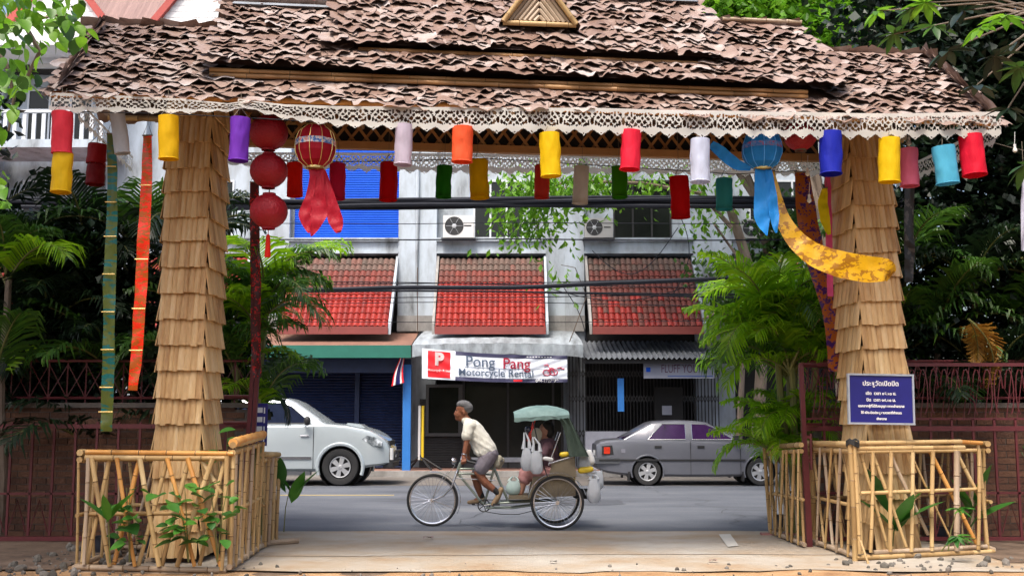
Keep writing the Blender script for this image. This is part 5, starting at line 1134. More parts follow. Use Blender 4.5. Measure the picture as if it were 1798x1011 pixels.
# ============================================================ TREES
def leafcloud(blobs, n, size, b=None, droop=.3, seed=1, asp=.45):
    R_ = random.Random(seed); b = b or MB(); vol = [r[0]*r[1]*r[2] for _, r in blobs]; tot = sum(vol)
    for (c, r), vv in zip(blobs, vol):
        c = Vector(c); k = max(1, int(n*vv/tot)); ncl = max(1, k//12)
        for _ in range(ncl):
            while True:
                q = Vector((R_.uniform(-1, 1), R_.uniform(-1, 1), R_.uniform(-1, 1)))
                if q.length < 1: break
            q = q*(.55+.45*R_.random())/max(.35, q.length**.4); cc = c+Vector((q.x*r[0], q.y*r[1], q.z*r[2]))
            for _ in range(12):
                s_ = size*R_.uniform(.6, 1.25); p = cc+Vector((R_.gauss(0, 1), R_.gauss(0, 1), R_.gauss(0, .8)))*size*1.7
                d = Vector((R_.uniform(-1, 1), R_.uniform(-1, 1), R_.uniform(-.9, .5)-droop)).normalized(); s2 = d.cross(Vector((R_.uniform(-.5, .5), R_.uniform(-.5, .5), 1))).normalized()*s_*asp; u_ = d.cross(s2).normalized()*s_*.1
                b.add([p, p+d*s_*.5+s2+u_, p+d*s_, p+d*s_*.5-s2+u_], [(0,1,2),(0,2,3)])
    return b
def tree(base, blobs, n, size, mk, lab, name='tree', r0=.2, group=None, limbs=True, droop=.3, seed=1, trunk_pts=None, asp=.45):
    t = thing(name, lab, 'tree' if name == 'tree' else 'shrub', base, 0, group); base = Vector(base)
    b = MB(); cen = sum((Vector(c) for c, _ in blobs), Vector())/len(blobs)
    fork = base.lerp(Vector((cen.x, cen.y, cen.z)), .55) if trunk_pts is None else Vector(trunk_pts[-1])
    tp_ = trunk_pts or [base, base.lerp(fork, .5)+Vector((.1*r0, .0, 0)), fork]
    b.tube(tp_, [lerp(r0, r0*.6, i/(len(tp_)-1)) for i in range(len(tp_))], 9); b.build('trunk', M['trunk'], t, True, world=True)
    if limbs:
        for c, r in blobs:
            b = MB(); c = Vector(c); m_ = fork.lerp(c, .5)+Vector((0, 0, -.15*(c-fork).length*.3)); b.tube([fork, m_, c], [r0*.45, r0*.28, r0*.08], 6); b.build('limb', M['trunk'], t, True, world=True)
    leafcloud(blobs, n, size, None, droop, seed, asp).build('crown', M[mk], t, world=True); return t
def bl_(x, y, Y, rx, ry, rz): p = at(x, y, Y); return ((p.x, p.y, p.z), (rx, ry, rz))
# dense shrubs added behind the walls to keep the gaps between palms dark
tree((-5.4, 13.75, 0), [((-6.2,13.9,2.4),(1.5,.5,1.5)),((-4.9,13.95,2.3),(1.3,.45,1.5)),((-3.95,13.9,1.9),(.75,.4,1.3)),((-5.5,13.9,3.5),(1.2,.5,.8))], 15000, .11, 'tree_shaded', 'dense dark shrub added to darken the space behind the left palms', 'shrub', .07, seed=3)
tree((6.3, 13.9, 0), [((5.2,14.1,2.6),(1.0,.5,1.7)),((6.6,14.1,2.6),(1.4,.5,1.7)),((8.2,14,2.6),(1.3,.5,1.7)),((6.3,14.2,4.4),(1.8,.6,1.2))], 20000, .11, 'tree_shaded', 'dense dark shrub added to darken the space behind the right palms', 'shrub', .07, seed=4)
tree((-7.0, 14.2, 0), [((-8.6,14.4,5.6),(1.6,1.6,1.1)),((-10,15,6.4),(2,2,1.6)),((-7.2,13.0,8.2),(2.2,2.2,.9)),((-9,12,7.6),(2,2,1.2))], 12000, .17, 'tree_shaded', 'big dark shade tree whose crown rises beyond the left edge', 'tree', .2, seed=5)
tree((7.2, 14.4, 0), [bl_(1690,150,14.5,1.7,1.3,1.3), bl_(1800,60,14.8,1.8,1.6,1.5), bl_(1590,240,14.6,1.1,.9,.9), bl_(1760,300,14.4,1.6,.9,1.1), bl_(1640,10,15.5,1.6,1.5,1.3), bl_(1960,150,14,2,2,2.4)], 26000, .15, 'tree_shaded', 'tall dark tree towering over the right end of the roof', 'tree', .22, seed=6)
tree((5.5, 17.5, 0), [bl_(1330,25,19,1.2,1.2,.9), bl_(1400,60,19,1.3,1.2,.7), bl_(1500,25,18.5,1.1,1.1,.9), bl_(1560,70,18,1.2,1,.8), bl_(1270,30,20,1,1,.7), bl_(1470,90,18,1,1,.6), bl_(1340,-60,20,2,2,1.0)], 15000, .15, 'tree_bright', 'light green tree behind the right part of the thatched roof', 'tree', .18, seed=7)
tree((-8.6, 7.5, 0), [((-6.6,6.2,8.6),(2.4,3.0,1.2)),((-8.5,9.5,9.6),(2.6,2.6,1.5)),((-5.6,9.6,8.6),(1.6,1.8,.8)),((-9.5,4,8.5),(2.5,3,1.5))], 15000, .17, 'tree_mid', 'garden tree spreading its crown over the left wall and corner', 'tree', .22, seed=15)
tree((9.4, 8.5, 0), [((7.6,7.2,9.0),(2.4,3.0,1.3)),((8.8,10.5,10.2),(2.8,2.6,1.5)),((6.6,10.4,9.2),(1.5,1.8,.8)),((10,5,9),(2.5,3,1.5))], 15000, .17, 'tree_mid', 'garden tree spreading its crown over the right wall and corner', 'tree', .22, seed=16)
for i, x in enumerate((-13, -5, 4, 12)):
    tree((x, -9-i % 2*2, 0), [((x-1.5,-9-i % 2*2,4.5),(3,2,2.2)),((x+1.8,-10,5.5),(2.6,2,2.2)),((x,-8.6,3),(3,1.6,1.8))], 5000, .34, 'tree_mid', ['garden tree at the far left of the temple yard','garden tree in the temple yard behind the viewer','broad garden tree in the yard facing the gateway','garden tree at the far right of the temple yard'][i], 'tree', .25, seed=20+i)
tree((at(1420,800,27.3).x, 27.4, .15), [bl_(1330,30,24,2.2,2.2,1.2), bl_(1180,-40,24.5,2.4,2.4,1.3), bl_(1050,-120,25,2.0,2.2,1.0), bl_(1450,60,24.5,1.8,2,1.2), bl_(1300,-150,24,2.5,2.5,1.4)], 14000, .2, 'tree_bright', 'tall roadside tree spreading high over the folding gate shop', 'tree', .2, seed=31)
# street tree in front of the shophouses
tb = Vector((at(1325, 800, 25.6).x, 25.6, .1)); pts = [tb, at(1340, 600, 25.4), at(1318, 480, 25.2), at(1300, 420, 25), at(1282, 365, 24.8), at(1270, 320, 24.6)]
st_ = tree(tb, [bl_(940,330,23.6,.85,.5,.32), bl_(1010,330,23.8,.8,.5,.30), bl_(905,385,23.5,.42,.35,.42), bl_(950,390,23.6,.42,.3,.36), bl_(1080,325,24,.7,.5,.14), bl_(1130,322,24,.5,.4,.2), bl_(1250,385,24.3,.35,.3,.25), bl_(1235,335,24.3,.5,.4,.22), bl_(985,478,23.4,.27,.2,.17), bl_(965,490,23.4,.16,.15,.14)], 1900, .20, 'tree_bright', 'crooked street tree with hanging leaves before the upper windows', 'tree', .15, seed=8, trunk_pts=pts, droop=.7, limbs=False, asp=.26)
for pts, r in (([(1285,400),(1230,340),(1130,322),(1000,318),(920,345)], .055), ([(1000,320),(960,370),(935,410)], .02), ([(1310,470),(1280,430),(1255,395)], .035), ([(1318,560),(1275,540),(1235,560)], .035), ([(1000,600),(1030,520),(1010,470),(985,465)], .012)):
    b = MB(); b.tube([at(x, y, 24.4 if i < 2 else 23.8) for i, (x, y) in enumerate(pts)], [r*(1-.12*i) for i in range(len(pts))], 6); b.build('limb', M['trunk'], st_, True, world=True)
tree((at(1290, 700, 26.5).x, 26.5, .1), [bl_(1285,520,26.2,.6,.4,.5), bl_(1330,480,26,.8,.5,.6), bl_(1240,470,26.2,.35,.3,.25), bl_(1400,400,26,1.0,.6,.9)], 3200, .17, 'tree_mid', 'darker street tree rising behind the bright palm', 'tree', .1, seed=9, droop=.7)
# near branch in the upper left corner, every leaf its own
def bigleaf(nm, w_, fold=.25, heart=.1, mk='tree_bright'):
    b = MB(); n = 6; vs = []
    for i in range(n+1):
        t = i/n; ww = w_*math.sin(math.pi*t**.75)**.8+.0001; z = -.12*t*t
        vs += [(t, -ww, z+fold*ww), (t, 0, z), (t, ww, z+fold*ww)]
    b.add(vs, [(i*3+j, i*3+j+1, (i+1)*3+j+1, (i+1)*3+j) for i in range(n) for j in (0, 1)]); return b.mesh(nm, M[mk], True)
blf = [bigleaf('leaf', .36, f, 0, m_) for f, m_ in ((.2, 'tree_bright'), (.4, 'tree_bright'), (.1, 'tree_mid'))]
nbch = thing('overhanging_branch', 'near leafy branch with sunlit lime leaves entering the upper left corner', 'branch', at(-40, 60, 4.6))
for pts in ([(-160,60),(-40,60),(40,40),(110,25),(150,70)], [(-40,60),(10,110),(25,170),(15,230)], [(40,40),(70,90),(45,140)], [(-120,240),(-40,290),(5,340)]):
    b = MB(); b.tube([at(x, y, 4.6+.05*i) for i, (x, y) in enumerate(pts)], [.012-.002*i for i in range(len(pts))], 5); b.build('twig', M['trunk'], nbch, True, world=True)
iw = wm(nbch).inverted()
for cx_, cy_, rx, ry, n in ((55,15,90,38,95),(115,50,38,32,34),(30,75,50,45,48),(15,150,28,50,28),(52,140,22,28,14),(6,335,16,38,12),(-2,225,12,40,8)):
    for _ in range(n):
        a = RN.uniform(0, 6.28); q = math.sqrt(RN.random()); p = at(cx_+rx*q*math.cos(a), cy_+ry*q*math.sin(a), RN.uniform(4.2, 5.2))
        d = Vector((RN.uniform(-.6, .9), RN.uniform(-.8, .8), RN.uniform(-1.3, .1))).normalized(); sc_ = RN.uniform(.045, .085)
        o = link('leaf', RN.choice(blf[:2] if RN.random() < .75 else blf[2:]), nbch, iw @ p, None, sc_); o.rotation_euler = (d.to_track_quat('X', 'Z').to_matrix().to_4x4() @ Matrix.Rotation(RN.uniform(-1, 1), 4, 'X')).to_euler()
# whorled leaves in the upper right corner
wbch = thing('overhanging_branch', 'near branch with star shaped whorls of long leaves in the upper right corner', 'branch', at(1850, 60, 7))
wl3 = {k: bigleaf('leaf', .17, .25, 0, k) for k in ('tree_bright', 'tree_mid', 'tree_shaded')}; iw = wm(wbch).inverted()
for x, y, Y, R_, mk in ((1765,28,6.6,.19,'tree_bright'),(1722,48,6.8,.16,'tree_bright'),(1690,20,7.2,.19,'tree_shaded'),(1640,45,7.6,.18,'tree_mid'),(1600,15,8,.18,'tree_mid'),(1660,90,7.4,.2,'tree_shaded'),(1745,100,7,.19,'tree_shaded'),(1790,120,6.8,.18,'tree_mid'),(1785,70,7.2,.19,'tree_shaded'),(1715,150,7.6,.19,'tree_shaded'),(1770,190,7.4,.18,'tree_shaded'),(1570,60,8.2,.17,'tree_mid'),(1800,290,7.2,.18,'tree_mid'),(1540,20,8.4,.18,'tree_bright'),(1625,5,7.8,.18,'tree_bright')):
    c_ = at(x, y, Y); tiltm = Euler((RN.uniform(-.6, .2), RN.uniform(-.5, .5), RN.random()*6)).to_matrix().to_4x4()
    b = MB(); e_ = at(1900, 40, 7.3); b.tube([e_, e_.lerp(c_, .5)+Vector((0, 0, .1)), c_], [.012, .008, .005], 5); b.build('twig', M['trunk'], wbch, True, world=True)
    for k in range(8):
        d = tiltm @ Vector((math.cos(k*.785+RN.uniform(-.15, .15)), math.sin(k*.785), -.25)); o = link('leaf', wl3[mk], wbch, iw @ c_, None, R_*RN.uniform(.8, 1.15)); o.rotation_euler = d.normalized().to_track_quat('X', 'Z').to_euler()
# plants in the pens
def potplant(px, py, Y, n, sc_, lab, hgt, kind='round', spread=.2, name='young_plant'):
    p = at(px, py, Y); base = Vector((p.x, Y, .1)); t = thing(name, lab, 'plant', base)
    me = bigleaf('leaf', .42 if kind == 'round' else .16, .25, 0, 'plant_leaf')
    for s_ in range(2 if kind == 'round' else 1):
        top = Vector((RN.uniform(-.5, .5)*spread, RN.uniform(-.2, .0), hgt)); b = MB(); b.tube([(0, 0, 0), (top.x*.3, top.y*.5, hgt*.5), top], [.008, .006, .003], 5); b.build('stem', M['palm_stem'], t, True)
        for i in range(n//(2 if kind == 'round' else 1)):
            f = RN.uniform(.25, 1) if kind != 'fan' else 1.0; q = Vector((top.x*f+RN.uniform(-1, 1)*spread*.5*(kind != 'fan'), top.y*f+RN.uniform(-.15, .05), hgt*f))
            d = Vector((math.cos(i*2.4), -abs(math.sin(i*2.4))*.7, RN.uniform(-.5, .25) if kind != 'blade' else RN.uniform(.6, 1.6))).normalized()
            o = link('leaf', me, t, q, None, sc_*RN.uniform(.7, 1.2)); o.rotation_euler = (d.to_track_quat('X', 'Z').to_matrix().to_4x4() @ Matrix.Rotation(RN.uniform(-.5, .5), 4, 'X')).to_euler()
    return t
YA = A0.y-.04
potplant(335, 870, A1.y-.06, 34, .15, 'leafy vine with lobed leaves climbing the middle of the left pen', .72, spread=.38)
potplant(232, 880, YA, 22, .14, 'small leafy plant pushing through the left pen beside the long leaf', .68, spread=.25)
potplant(385, 880, A1.y-.06, 24, .13, 'vine of dark round leaves spilling over the right corner of the left pen', .75, spread=.3)
lt = potplant(197, 900, YA-.05, 3, .42, 'long broad upright leaf rising through the left pen', .45, 'blade', .05)
potplant(1565, 900, B0.y+.45, 6, .55, 'banana like plant with long leaves behind the right pen poles', .35, 'blade', .1)
potplant(1695, 900, B1.y+.3, 6, .45, 'blade leaved plant rising past the right end of the pen', .45, 'blade', .15)
potplant(1652, 940, B0.y+.02, 12, .15, 'low plant with lime fan leaves at the foot of the right pen', .16, 'fan', .25)
potplant(1662, 905, B0.y+.05, 12, .14, 'lime green fan leaved seedling halfway up the right pen', .42, 'fan', .2)
potplant(398, 775, 11.0, 9, .16, 'bright green leafy top beside the foot of the left column', 1.22, 'round', .22)
potplant(500, 870, 13.0, 5, .4, 'palm seedling leaves reaching over the concrete beside left pen', .55, 'blade', .2)
potplant(440, 870, A2.y-.1, 8, .09, 'few dark leaves poking through the side slats of the left pen', .5, spread=.15)
# ============================================================ PARKED CARS
def wheel(parent, x, y, z, r, wd, side, spokes, rf=.64, hub='alloy'):
    "side -1: outer face towards -Y"
    rot = Matrix.Rotation(math.pi/2, 4, 'X')
    b = MB(); h_ = wd/2; b.lathe([(r*.62, h_*.9), (r*.70, h_), (r*.93, h_*.96), (r*.985, h_*.7), (r, 0), (r*.985, -h_*.7), (r*.93, -h_*.96), (r*.70, -h_), (r*.62, -h_*.9)], 40, rot)
    b.lathe([(r*.62, h_*.3), (.001, h_*.3)], 24, rot); b.lathe([(r*.62, -h_*.3), (.001, -h_*.3)], 24, rot)
    w_ = b.build('wheel', M['rubber'], parent, True); w_.location = (x, y, z)
    b = MB(); ro = r*rf; yo = side*h_
    rt = Matrix.Rotation(math.pi/2 if side < 0 else -math.pi/2, 4, 'X')
    b.lathe([(ro*1.02, h_*.86), (ro, h_*.95), (ro*.92, h_*.9), (ro*.88, h_*.45), (ro*.9, 0)], 36, rt)
    b.lathe([(ro*.26, h_*.84), (ro*.20, h_*.93), (.001, h_*.93)], 16, rt)
    for k in range(spokes):
        a = 2*math.pi*k/spokes+.3; ca, sa = math.cos(a), math.sin(a); t = ro*.16
        def P_(rr, s_, yy): return rt @ Vector((rr*ca-s_*sa, rr*sa+s_*ca, yy))
        b.add([P_(ro*.15, -t, h_*.9), P_(ro*.15, t, h_*.9), P_(ro*.93, t*1.5, h_*.82), P_(ro*.93, -t*1.5, h_*.82), P_(ro*.15, -t, h_*.5), P_(ro*.15, t, h_*.5), P_(ro*.93, t*1.5, h_*.5), P_(ro*.93, -t*1.5, h_*.5)], [(0,1,2,3),(0,4,5,1),(1,5,6,2),(2,6,7,3),(3,7,4,0)])
    rim = b.build('rim', M[hub], w_, True)
    b = MB(); b.lathe([(ro*.9, h_*.32), (.001, h_*.32)], 24, rt); b.build('brake_disc', M['black_trim'], w_)
    return w_
def car(name, lab, loc, W_, paint, lower, green, zbelt, wheels, wr, wins, shields, arch=1.19, wrr=.74):
    t = thing(name, lab, 'car', loc); hw = W_/2
    b = MB(); rings = []
    for x, zb, zt, w_ in lower:
        H = zt-zb; h_ = w_/2
        half = [(h_*.90, zb), (h_*.985, zb+.07*H), (h_, zb+.35*H), (h_*.995, zb+.62*H), (h_*.985, zt-.14*H), (h_*.965, zt-.045*H), (h_*.925, zt-.008), (h_*.86, zt+.004), (h_*.5, zt+.018), (0, zt+.025)]
        ring = [(x, -y, z) for y, z in half]+[(x, y, z) for y, z in half[-2::-1]]; rings.append(ring)
    n = len(rings[0]); vs = [p for r in rings for p in r]
    fs = [(i*n+j, i*n+(j+1) % n, (i+1)*n+(j+1) % n, (i+1)*n+j) for i in range(len(rings)-1) for j in range(n)]+[tuple(range(n)), tuple((len(rings)-1)*n+j for j in range(n-1, -1, -1))]
    b.add(vs, fs); body = b.build('body', M[paint], t)
    for wx, wz in wheels:
        c = MB(); c.lathe([(.001, -W_), (wr*arch, -W_), (wr*arch, W_), (.001, W_)], 40, Matrix.Translation((wx, 0, wz)) @ Matrix.Rotation(math.pi/2, 4, 'X'))
        co = c.build('cut', M[paint]); co.location = loc
        md = body.modifiers.new('b', 'BOOLEAN'); md.operation = 'DIFFERENCE'; md.object = co; md.solver = 'EXACT'
        bpy.context.view_layer.update(); dg = bpy.context.evaluated_depsgraph_get(); me = bpy.data.meshes.new_from_object(body.evaluated_get(dg)); body.modifiers.clear(); body.data = me; bpy.data.objects.remove(co)
    me = body.data; me.polygons.foreach_set('use_smooth', [True]*len(me.polygons)); me.set_sharp_from_angle(angle=math.radians(20))
    for wx, wz in wheels:
        for s_ in (-1, 1):
            c = MB(); c.lathe([(wr*arch-.003, .0), (wr*arch-.003, -.42), (.001, -.42)], 28, Matrix.Translation((wx, s_*(hw-.03), wz)) @ Matrix.Rotation(-s_*math.pi/2, 4, 'X') @ Matrix.Diagonal((1, 1, 1, 1))); 
            c.build('wheel_well', M['black_trim'], t)
            c = MB(); pts = [(wx+(wr*arch+.012)*math.cos(a), s_*(hw-.008), wz+(wr*arch+.012)*math.sin(a)) for a in [lerp(-.35, math.pi+.35, k/20) for k in range(21)]]; c.tube(pts, .02 if name == 'sedan' else .042, 6); c.build('arch_lip', M[paint], t, True)
            wheel(t, wx, s_*(hw-.11), wz, wr, .21, s_, 6, .64 if name == 'sedan' else .56)
    zr = max(z for _, z in green)
    def yz(z): return lerp(hw*.925, hw*wrr, (z-zbelt)/(zr-zbelt))
    b = MB(); rings = []
    for x, z in green:
        z = max(z, zbelt+.012); half = [(yz(zbelt)+.004, zbelt-.06), (yz(zbelt), zbelt), (yz(max(zbelt+.004, z-.045)), max(zbelt+.004, z-.045)), (yz(z)-.03, z-.008), (yz(z)*.75, z+.012), (0, z+.02)]
        rings.append([(x, -y, z_) for y, z_ in half]+[(x, y, z_) for y, z_ in half[-2::-1]])
    n = len(rings[0]); vs = [p for r in rings for p in r]; fs = [(i*n+j, i*n+(j+1) % n, (i+1)*n+(j+1) % n, (i+1)*n+j) for i in range(len(rings)-1) for j in range(n)]+[tuple(range(n)), tuple((len(rings)-1)*n+j for j in range(n-1, -1, -1))]
    b.add(vs, fs); b.build('cabin', M[paint], t, True)
    gm = M['car_glass'] if paint == 'car_silver' else M['tint_glass']
    for poly in wins:
        for s_ in (-1, 1):
            b = MB(); b.add([(x, s_*(yz(z)+.007), z) for x, z in poly], [tuple(range(len(poly)))]); b.build('side_window', gm, t)
            fr = MB(); fr.tube([(x, s_*(yz(z)+.006), z) for x, z in poly], .011, 5, closed=True); fr.build('window_trim', M['black_trim'] if paint == 'car_silver' else M['chrome'], t)
    for (xb, zb_, xt, zt_), nm in shields:
        sg = 1 if xb > xt else -1; b = MB(); yb_, yt_ = yz(zb_)*.93, yz(zt_)*.9
        b.add([(xb+sg*.02, -yb_, zb_), (xb+sg*.03, 0, zb_), (xb+sg*.02, yb_, zb_), (xt+sg*.02, yt_, zt_), (xt+sg*.03, 0, zt_+.015), (xt+sg*.02, -yt_, zt_)], [(0,1,4,5),(1,2,3,4)]); b.build(nm, gm, t)
    return t, yz
s_ = 82.0; X_ = lambda px: (px-597)/s_; Z_ = lambda py: (853-py)/s_
loc = (at(597, 800, 24.35).x+.02, 24.35, .0); p_ = at(597, 820, 23.45); loc = (p_.x, 24.35, 0)
suv, yz = car('pickup_suv', 'silver four wheel drive parked with its nose to the right beyond the left pen', loc, 1.82, 'car_silver',
    [(-3.55,.52,1.0,1.5),(-3.42,.42,1.22,1.72),(-3.0,.34,1.27,1.80),(-2.0,.30,1.28,1.82),(-.9,.30,1.29,1.82),(-.35,.30,1.315,1.82),(.1,.32,1.28,1.81),(.45,.36,1.215,1.80),(.62,.40,1.165,1.77),(.77,.42,1.09,1.72),(.90,.44,1.0,1.64),(.98,.46,.92,1.54),(1.03,.46,.80,1.46)],
    [(-3.4,1.28),(-3.2,1.75),(-2.9,1.85),(-1.6,1.88),(-1.22,1.85),(-1.02,1.77),(-.72,1.57),(-.36,1.32)], 1.27, [(0,.40),(-2.75,.40)], .40,
    [[(-1.75,1.33),(-.66,1.33),(-1.10,1.68),(-1.3,1.76),(-1.75,1.78)],[(-2.72,1.33),(-1.86,1.33),(-1.86,1.73),(-2.6,1.73)],[(-3.2,1.33),(-2.85,1.33),(-2.8,1.72),(-3.1,1.70)]], [((-.42,1.35,-1.06,1.76), 'windscreen'), ((-3.38,1.32,-3.18,1.7), 'rear_glass')])
hw = .91
for s2 in (-1, 1):
    b = MB(); b.prism([(.46,.99),(.56,1.07),(.72,1.04),(.90,.93),(.88,.83),(.66,.87)], 'y', s2*(hw*.80), s2*(hw*1.0-.02)); b.build('headlight', M['lamp_clear'], suv)
    b = MB(); b.tube([(-.78, s2*hw*.95, 1.32), (-.74, s2*(hw+.10), 1.34)], .02, 6); mt = Matrix.Translation((-.70, s2*(hw+.12), 1.38)) @ Matrix.Diagonal((.075, .06, .10, 1)); b.lathe([(max(.01, math.sin(k*math.pi/8)), -math.cos(k*math.pi/8)) for k in range(9)], 12, mt); b.build('mirror', M['black_trim'], suv, True)
    b = MB(); b.box(-2.2, -.62, s2*(hw+.0)-.09 if s2 > 0 else s2*hw-.06, s2*(hw+.0)+.06 if s2 > 0 else s2*hw+.09, .23, .31); b.build('side_step', M['bumper_grey'], suv)
    b = MB(); b.tube([(-.86, s2*(hw+.012), 1.06), (-.68, s2*(hw+.012), 1.06)], .014, 6); b.build('door_handle', M['chrome'], suv)
    b = MB(); b.box(-2.3, -.62, s2*hw-.012, s2*hw+.012, .56, .62); b.build('side_moulding', M['chrome'], suv)
    for xx in (-.58, -1.82): b = MB(); b.box(xx-.006, xx+.006, s2*hw*1.0-.004, s2*hw*1.0+.002, .36, 1.25); b.build('door_seam', M['black_trim'], suv)
    b = MB(); b.lathe([(.05, 0), (.001, .015)], 14, Matrix.Translation((.93, s2*.62, .55)) @ Matrix.Rotation(math.pi/2, 4, 'Y')); b.build('fog_lamp', M['lamp_clear'], suv)
b = MB(); b.box(.88, 1.02, -.5, .5, .72, .95); b.build('grille', M['black_trim'], suv)
b = MB(); b.box(.9, 1.10, -.72, .72, .38, .56); b.tube([(1.06, -.45, .5), (1.14, -.45, .72), (1.14, .45, .72), (1.06, .45, .5)], .03, 8); b.tube([(1.10, -.72, .52), (1.15, 0, .52), (1.10, .72, .52)], .035, 8); b.build('bull_bar', M['black_trim'], suv)
b = MB(); b.tube([(1.08, -.7, .55), (1.08, -.7, .8)], .04, 8); b.build('marker_post', M['white_plastic'], suv)
b = MB(); b.prism([(.0,1.27),(.06,1.335),(.34,1.305),(.50,1.20)], 'y', -.32, .32); b.build('hood_scoop', M['car_silver'], suv)
s_ = 83.0
p_ = at(1137, 825, 23.5); sed, yz = car('sedan', 'old grey sedan with violet tinted windows parked facing right', (p_.x, 24.3, 0), 1.62, 'car_grey',
    [(-1.08,.36,.86,1.38),(-1.0,.32,.93,1.5),(-.85,.27,.965,1.56),(-.5,.22,.985,1.6),(0,.2,.975,1.62),(.8,.19,.955,1.62),(1.5,.19,.94,1.62),(2.0,.2,.93,1.61),(2.4,.22,.885,1.59),(2.8,.24,.82,1.56),(3.05,.27,.76,1.5),(3.17,.33,.68,1.42)],
    [(-.52,.985),(-.02,1.27),(.10,1.335),(.22,1.362),(.7,1.38),(1.15,1.368),(1.33,1.342),(1.42,1.295),(2.05,.935)], .95, [(0,.30),(2.42,.30)], .30,
    [[(.02,.98),(.84,.98),(.84,1.31),(.35,1.31)],[(.98,.98),(1.86,.98),(1.45,1.24),(1.28,1.31),(.98,1.31)]], [((-.50,1.0,.16,1.335), 'rear_glass'), ((2.02,.965,1.36,1.32), 'windscreen')], 1.12, .76)
hw = .81
for s2 in (-1, 1):
    b = MB(); b.box(.40, .41, s2*(hw*.83)-.01, s2*hw*.83+.012, .98, 1.30); b.build('quarter_bar', M['black_trim'], sed)
    b = MB(); b.box(-1.04, 2.1, s2*hw-.012, s2*hw+.012, .525, .565); b.build('side_moulding', M['black_trim'], sed)
    for xx in (.16, 1.08): b = MB(); b.box(xx, xx+.15, s2*hw-.004, s2*hw+.014, .80, .85); b.build('door_handle', M['black_trim'], sed)
    for xx in (.93, 2.0): b = MB(); b.box(xx-.005, xx+.005, s2*hw-.003, s2*hw+.003, .24, .95); b.build('door_seam', M['black_trim'], sed)
    b = MB(); b.prism([(-.97,.66),(-.72,.66),(-.75,.86),(-.97,.84)], 'y', s2*(hw-.09), s2*(hw-.022)); b.build('tail_light_frame', M['black_trim'], sed)
    b = MB(); b.box(-.93, -.80, s2*(hw-.05) if s2 > 0 else s2*hw+.012, s2*(hw-.012) if s2 > 0 else s2*(hw)+.05, .68, .82); b.build('tail_light', M['lamp_red'], sed)
    b = MB(); b.tube([(1.85, s2*hw*.93, .97), (1.88, s2*(hw+.08), 1.0)], .015, 6); b.box(1.83, 1.95, s2*(hw+.10)-.05, s2*(hw+.10)+.03, .96, 1.07); b.build('mirror', M['black_trim'], sed)
    b = MB(); b.box(-.42, -.38, s2*hw-.17 if s2 > 0 else s2*hw, s2*hw if s2 > 0 else s2*hw+.17, .1, .3); b.box(2.03, 2.07, s2*hw-.17 if s2 > 0 else s2*hw, s2*hw if s2 > 0 else s2*hw+.17, .1, .3); b.build('mud_flap', M['black_trim'], sed)
b = MB(); b.box(-1.22, -1.02, -.79, .79, .46, .60); b.box(-1.2, -.6, -.815, -.75, .47, .59); b.box(-1.2, -.6, .75, .815, .47, .59); b.build('rear_bumper', M['bumper_grey'], sed)
b = MB(); b.box(3.1, 3.28, -.78, .78, .40, .54); b.build('front_bumper', M['bumper_grey'], sed)
b = MB(); b.box(-.56, -.47, -hw*.99-.003, -hw*.985, .70, .78); b.build('fuel_flap', mat('flap', [(.2,.2,.24),(.23,.23,.27)]), sed)
b = MB(); b.box(-1.085, -1.07, -.25, .25, .63, .74); b.build('number_plate', M['white_plastic'], sed)
# ============================================================ TRISHAW
TS = 132.0; TX = (869-CXP)/TS
tri = thing('cycle_rickshaw', 'pedal rickshaw with teal canopy crossing the street towards the left', 'rickshaw', (TX, 14.62, .004))
def q_(x, y, dy=0.0): return Vector(((x-869)/TS, dy, (925.5-y)/TS))
def bike_wheel(name, c, r, parent, near=True):
    w_ = bpy.data.objects.new(name, None); COL.objects.link(w_); w_.parent = parent; w_.location = c; rot = Matrix.Rotation(math.pi/2, 4, 'X')
    b = MB(); b.lathe([(r-.018+.018*math.cos(a), .017*math.sin(a)) for a in [k*math.pi/5 for k in range(11)]], 56, rot); b.build('tyre', M['rubber'], w_, True)
    b = MB(); b.lathe([(r-.035, -.016), (r-.05, -.012), (r-.055, 0), (r-.05, .012), (r-.035, .016)], 56, rot); b.build('rim', M['chrome'], w_, True)
    b = MB(); n = 32
    for k in range(n):
        a = 2*math.pi*k/n; a2 = a+(.55 if k % 2 else -.55); yy = .028 if (k//2) % 2 else -.028
        b.tube([(.02*math.cos(a2), yy, .02*math.sin(a2)), ((r-.05)*math.cos(a), 0, (r-.05)*math.sin(a))], .0022, 3, False)
    b.build('spokes', M['chrome'], w_)
    b = MB(); b.lathe([(.001, -.05), (.012, -.05), (.012, -.03), (.026, -.03), (.018, -.01), (.018, .01), (.026, .03), (.012, .03), (.012, .05), (.001, .05)], 14, rot); b.build('hub', M['chrome'], w_, True)
    return w_
bike_wheel('front_wheel', q_(759.5, 880), .344, tri)
bike_wheel('rear_wheel', q_(980, 880, -.46)+Vector((-.03, 0, 0)), .346, tri); bike_wheel('rear_wheel', q_(980, 880, .46)+Vector((-.03, 0, 0)), .346, tri)
def tb_(name, pts, r, m, n=8, cap=True):
    b = MB(); b.tube([q_(*p) for p in pts], r, n, cap); return b.build(name, M[m], tri, True)
for dy in (-.055, .055): tb_('fork', [(759.5,880,dy),(780,872,dy),(793,858,dy),(800,838,dy),(803,828,dy*.6)], .013, 'chrome')
tb_('head_tube', [(800,838),(809,815)], .022, 'frame_green'); tb_('fork_crown', [(801,836,-.06),(801,836,.06)], .018, 'chrome')
tb_('top_tube', [(806,826),(868,826)], .015, 'frame_green'); tb_('top_tube', [(804,834),(866,836)], .013, 'frame_green')
tb_('down_tube', [(802,832),(850,889)], .017, 'frame_green'); tb_('seat_tube', [(871,812),(850,889)], .016, 'frame_green')
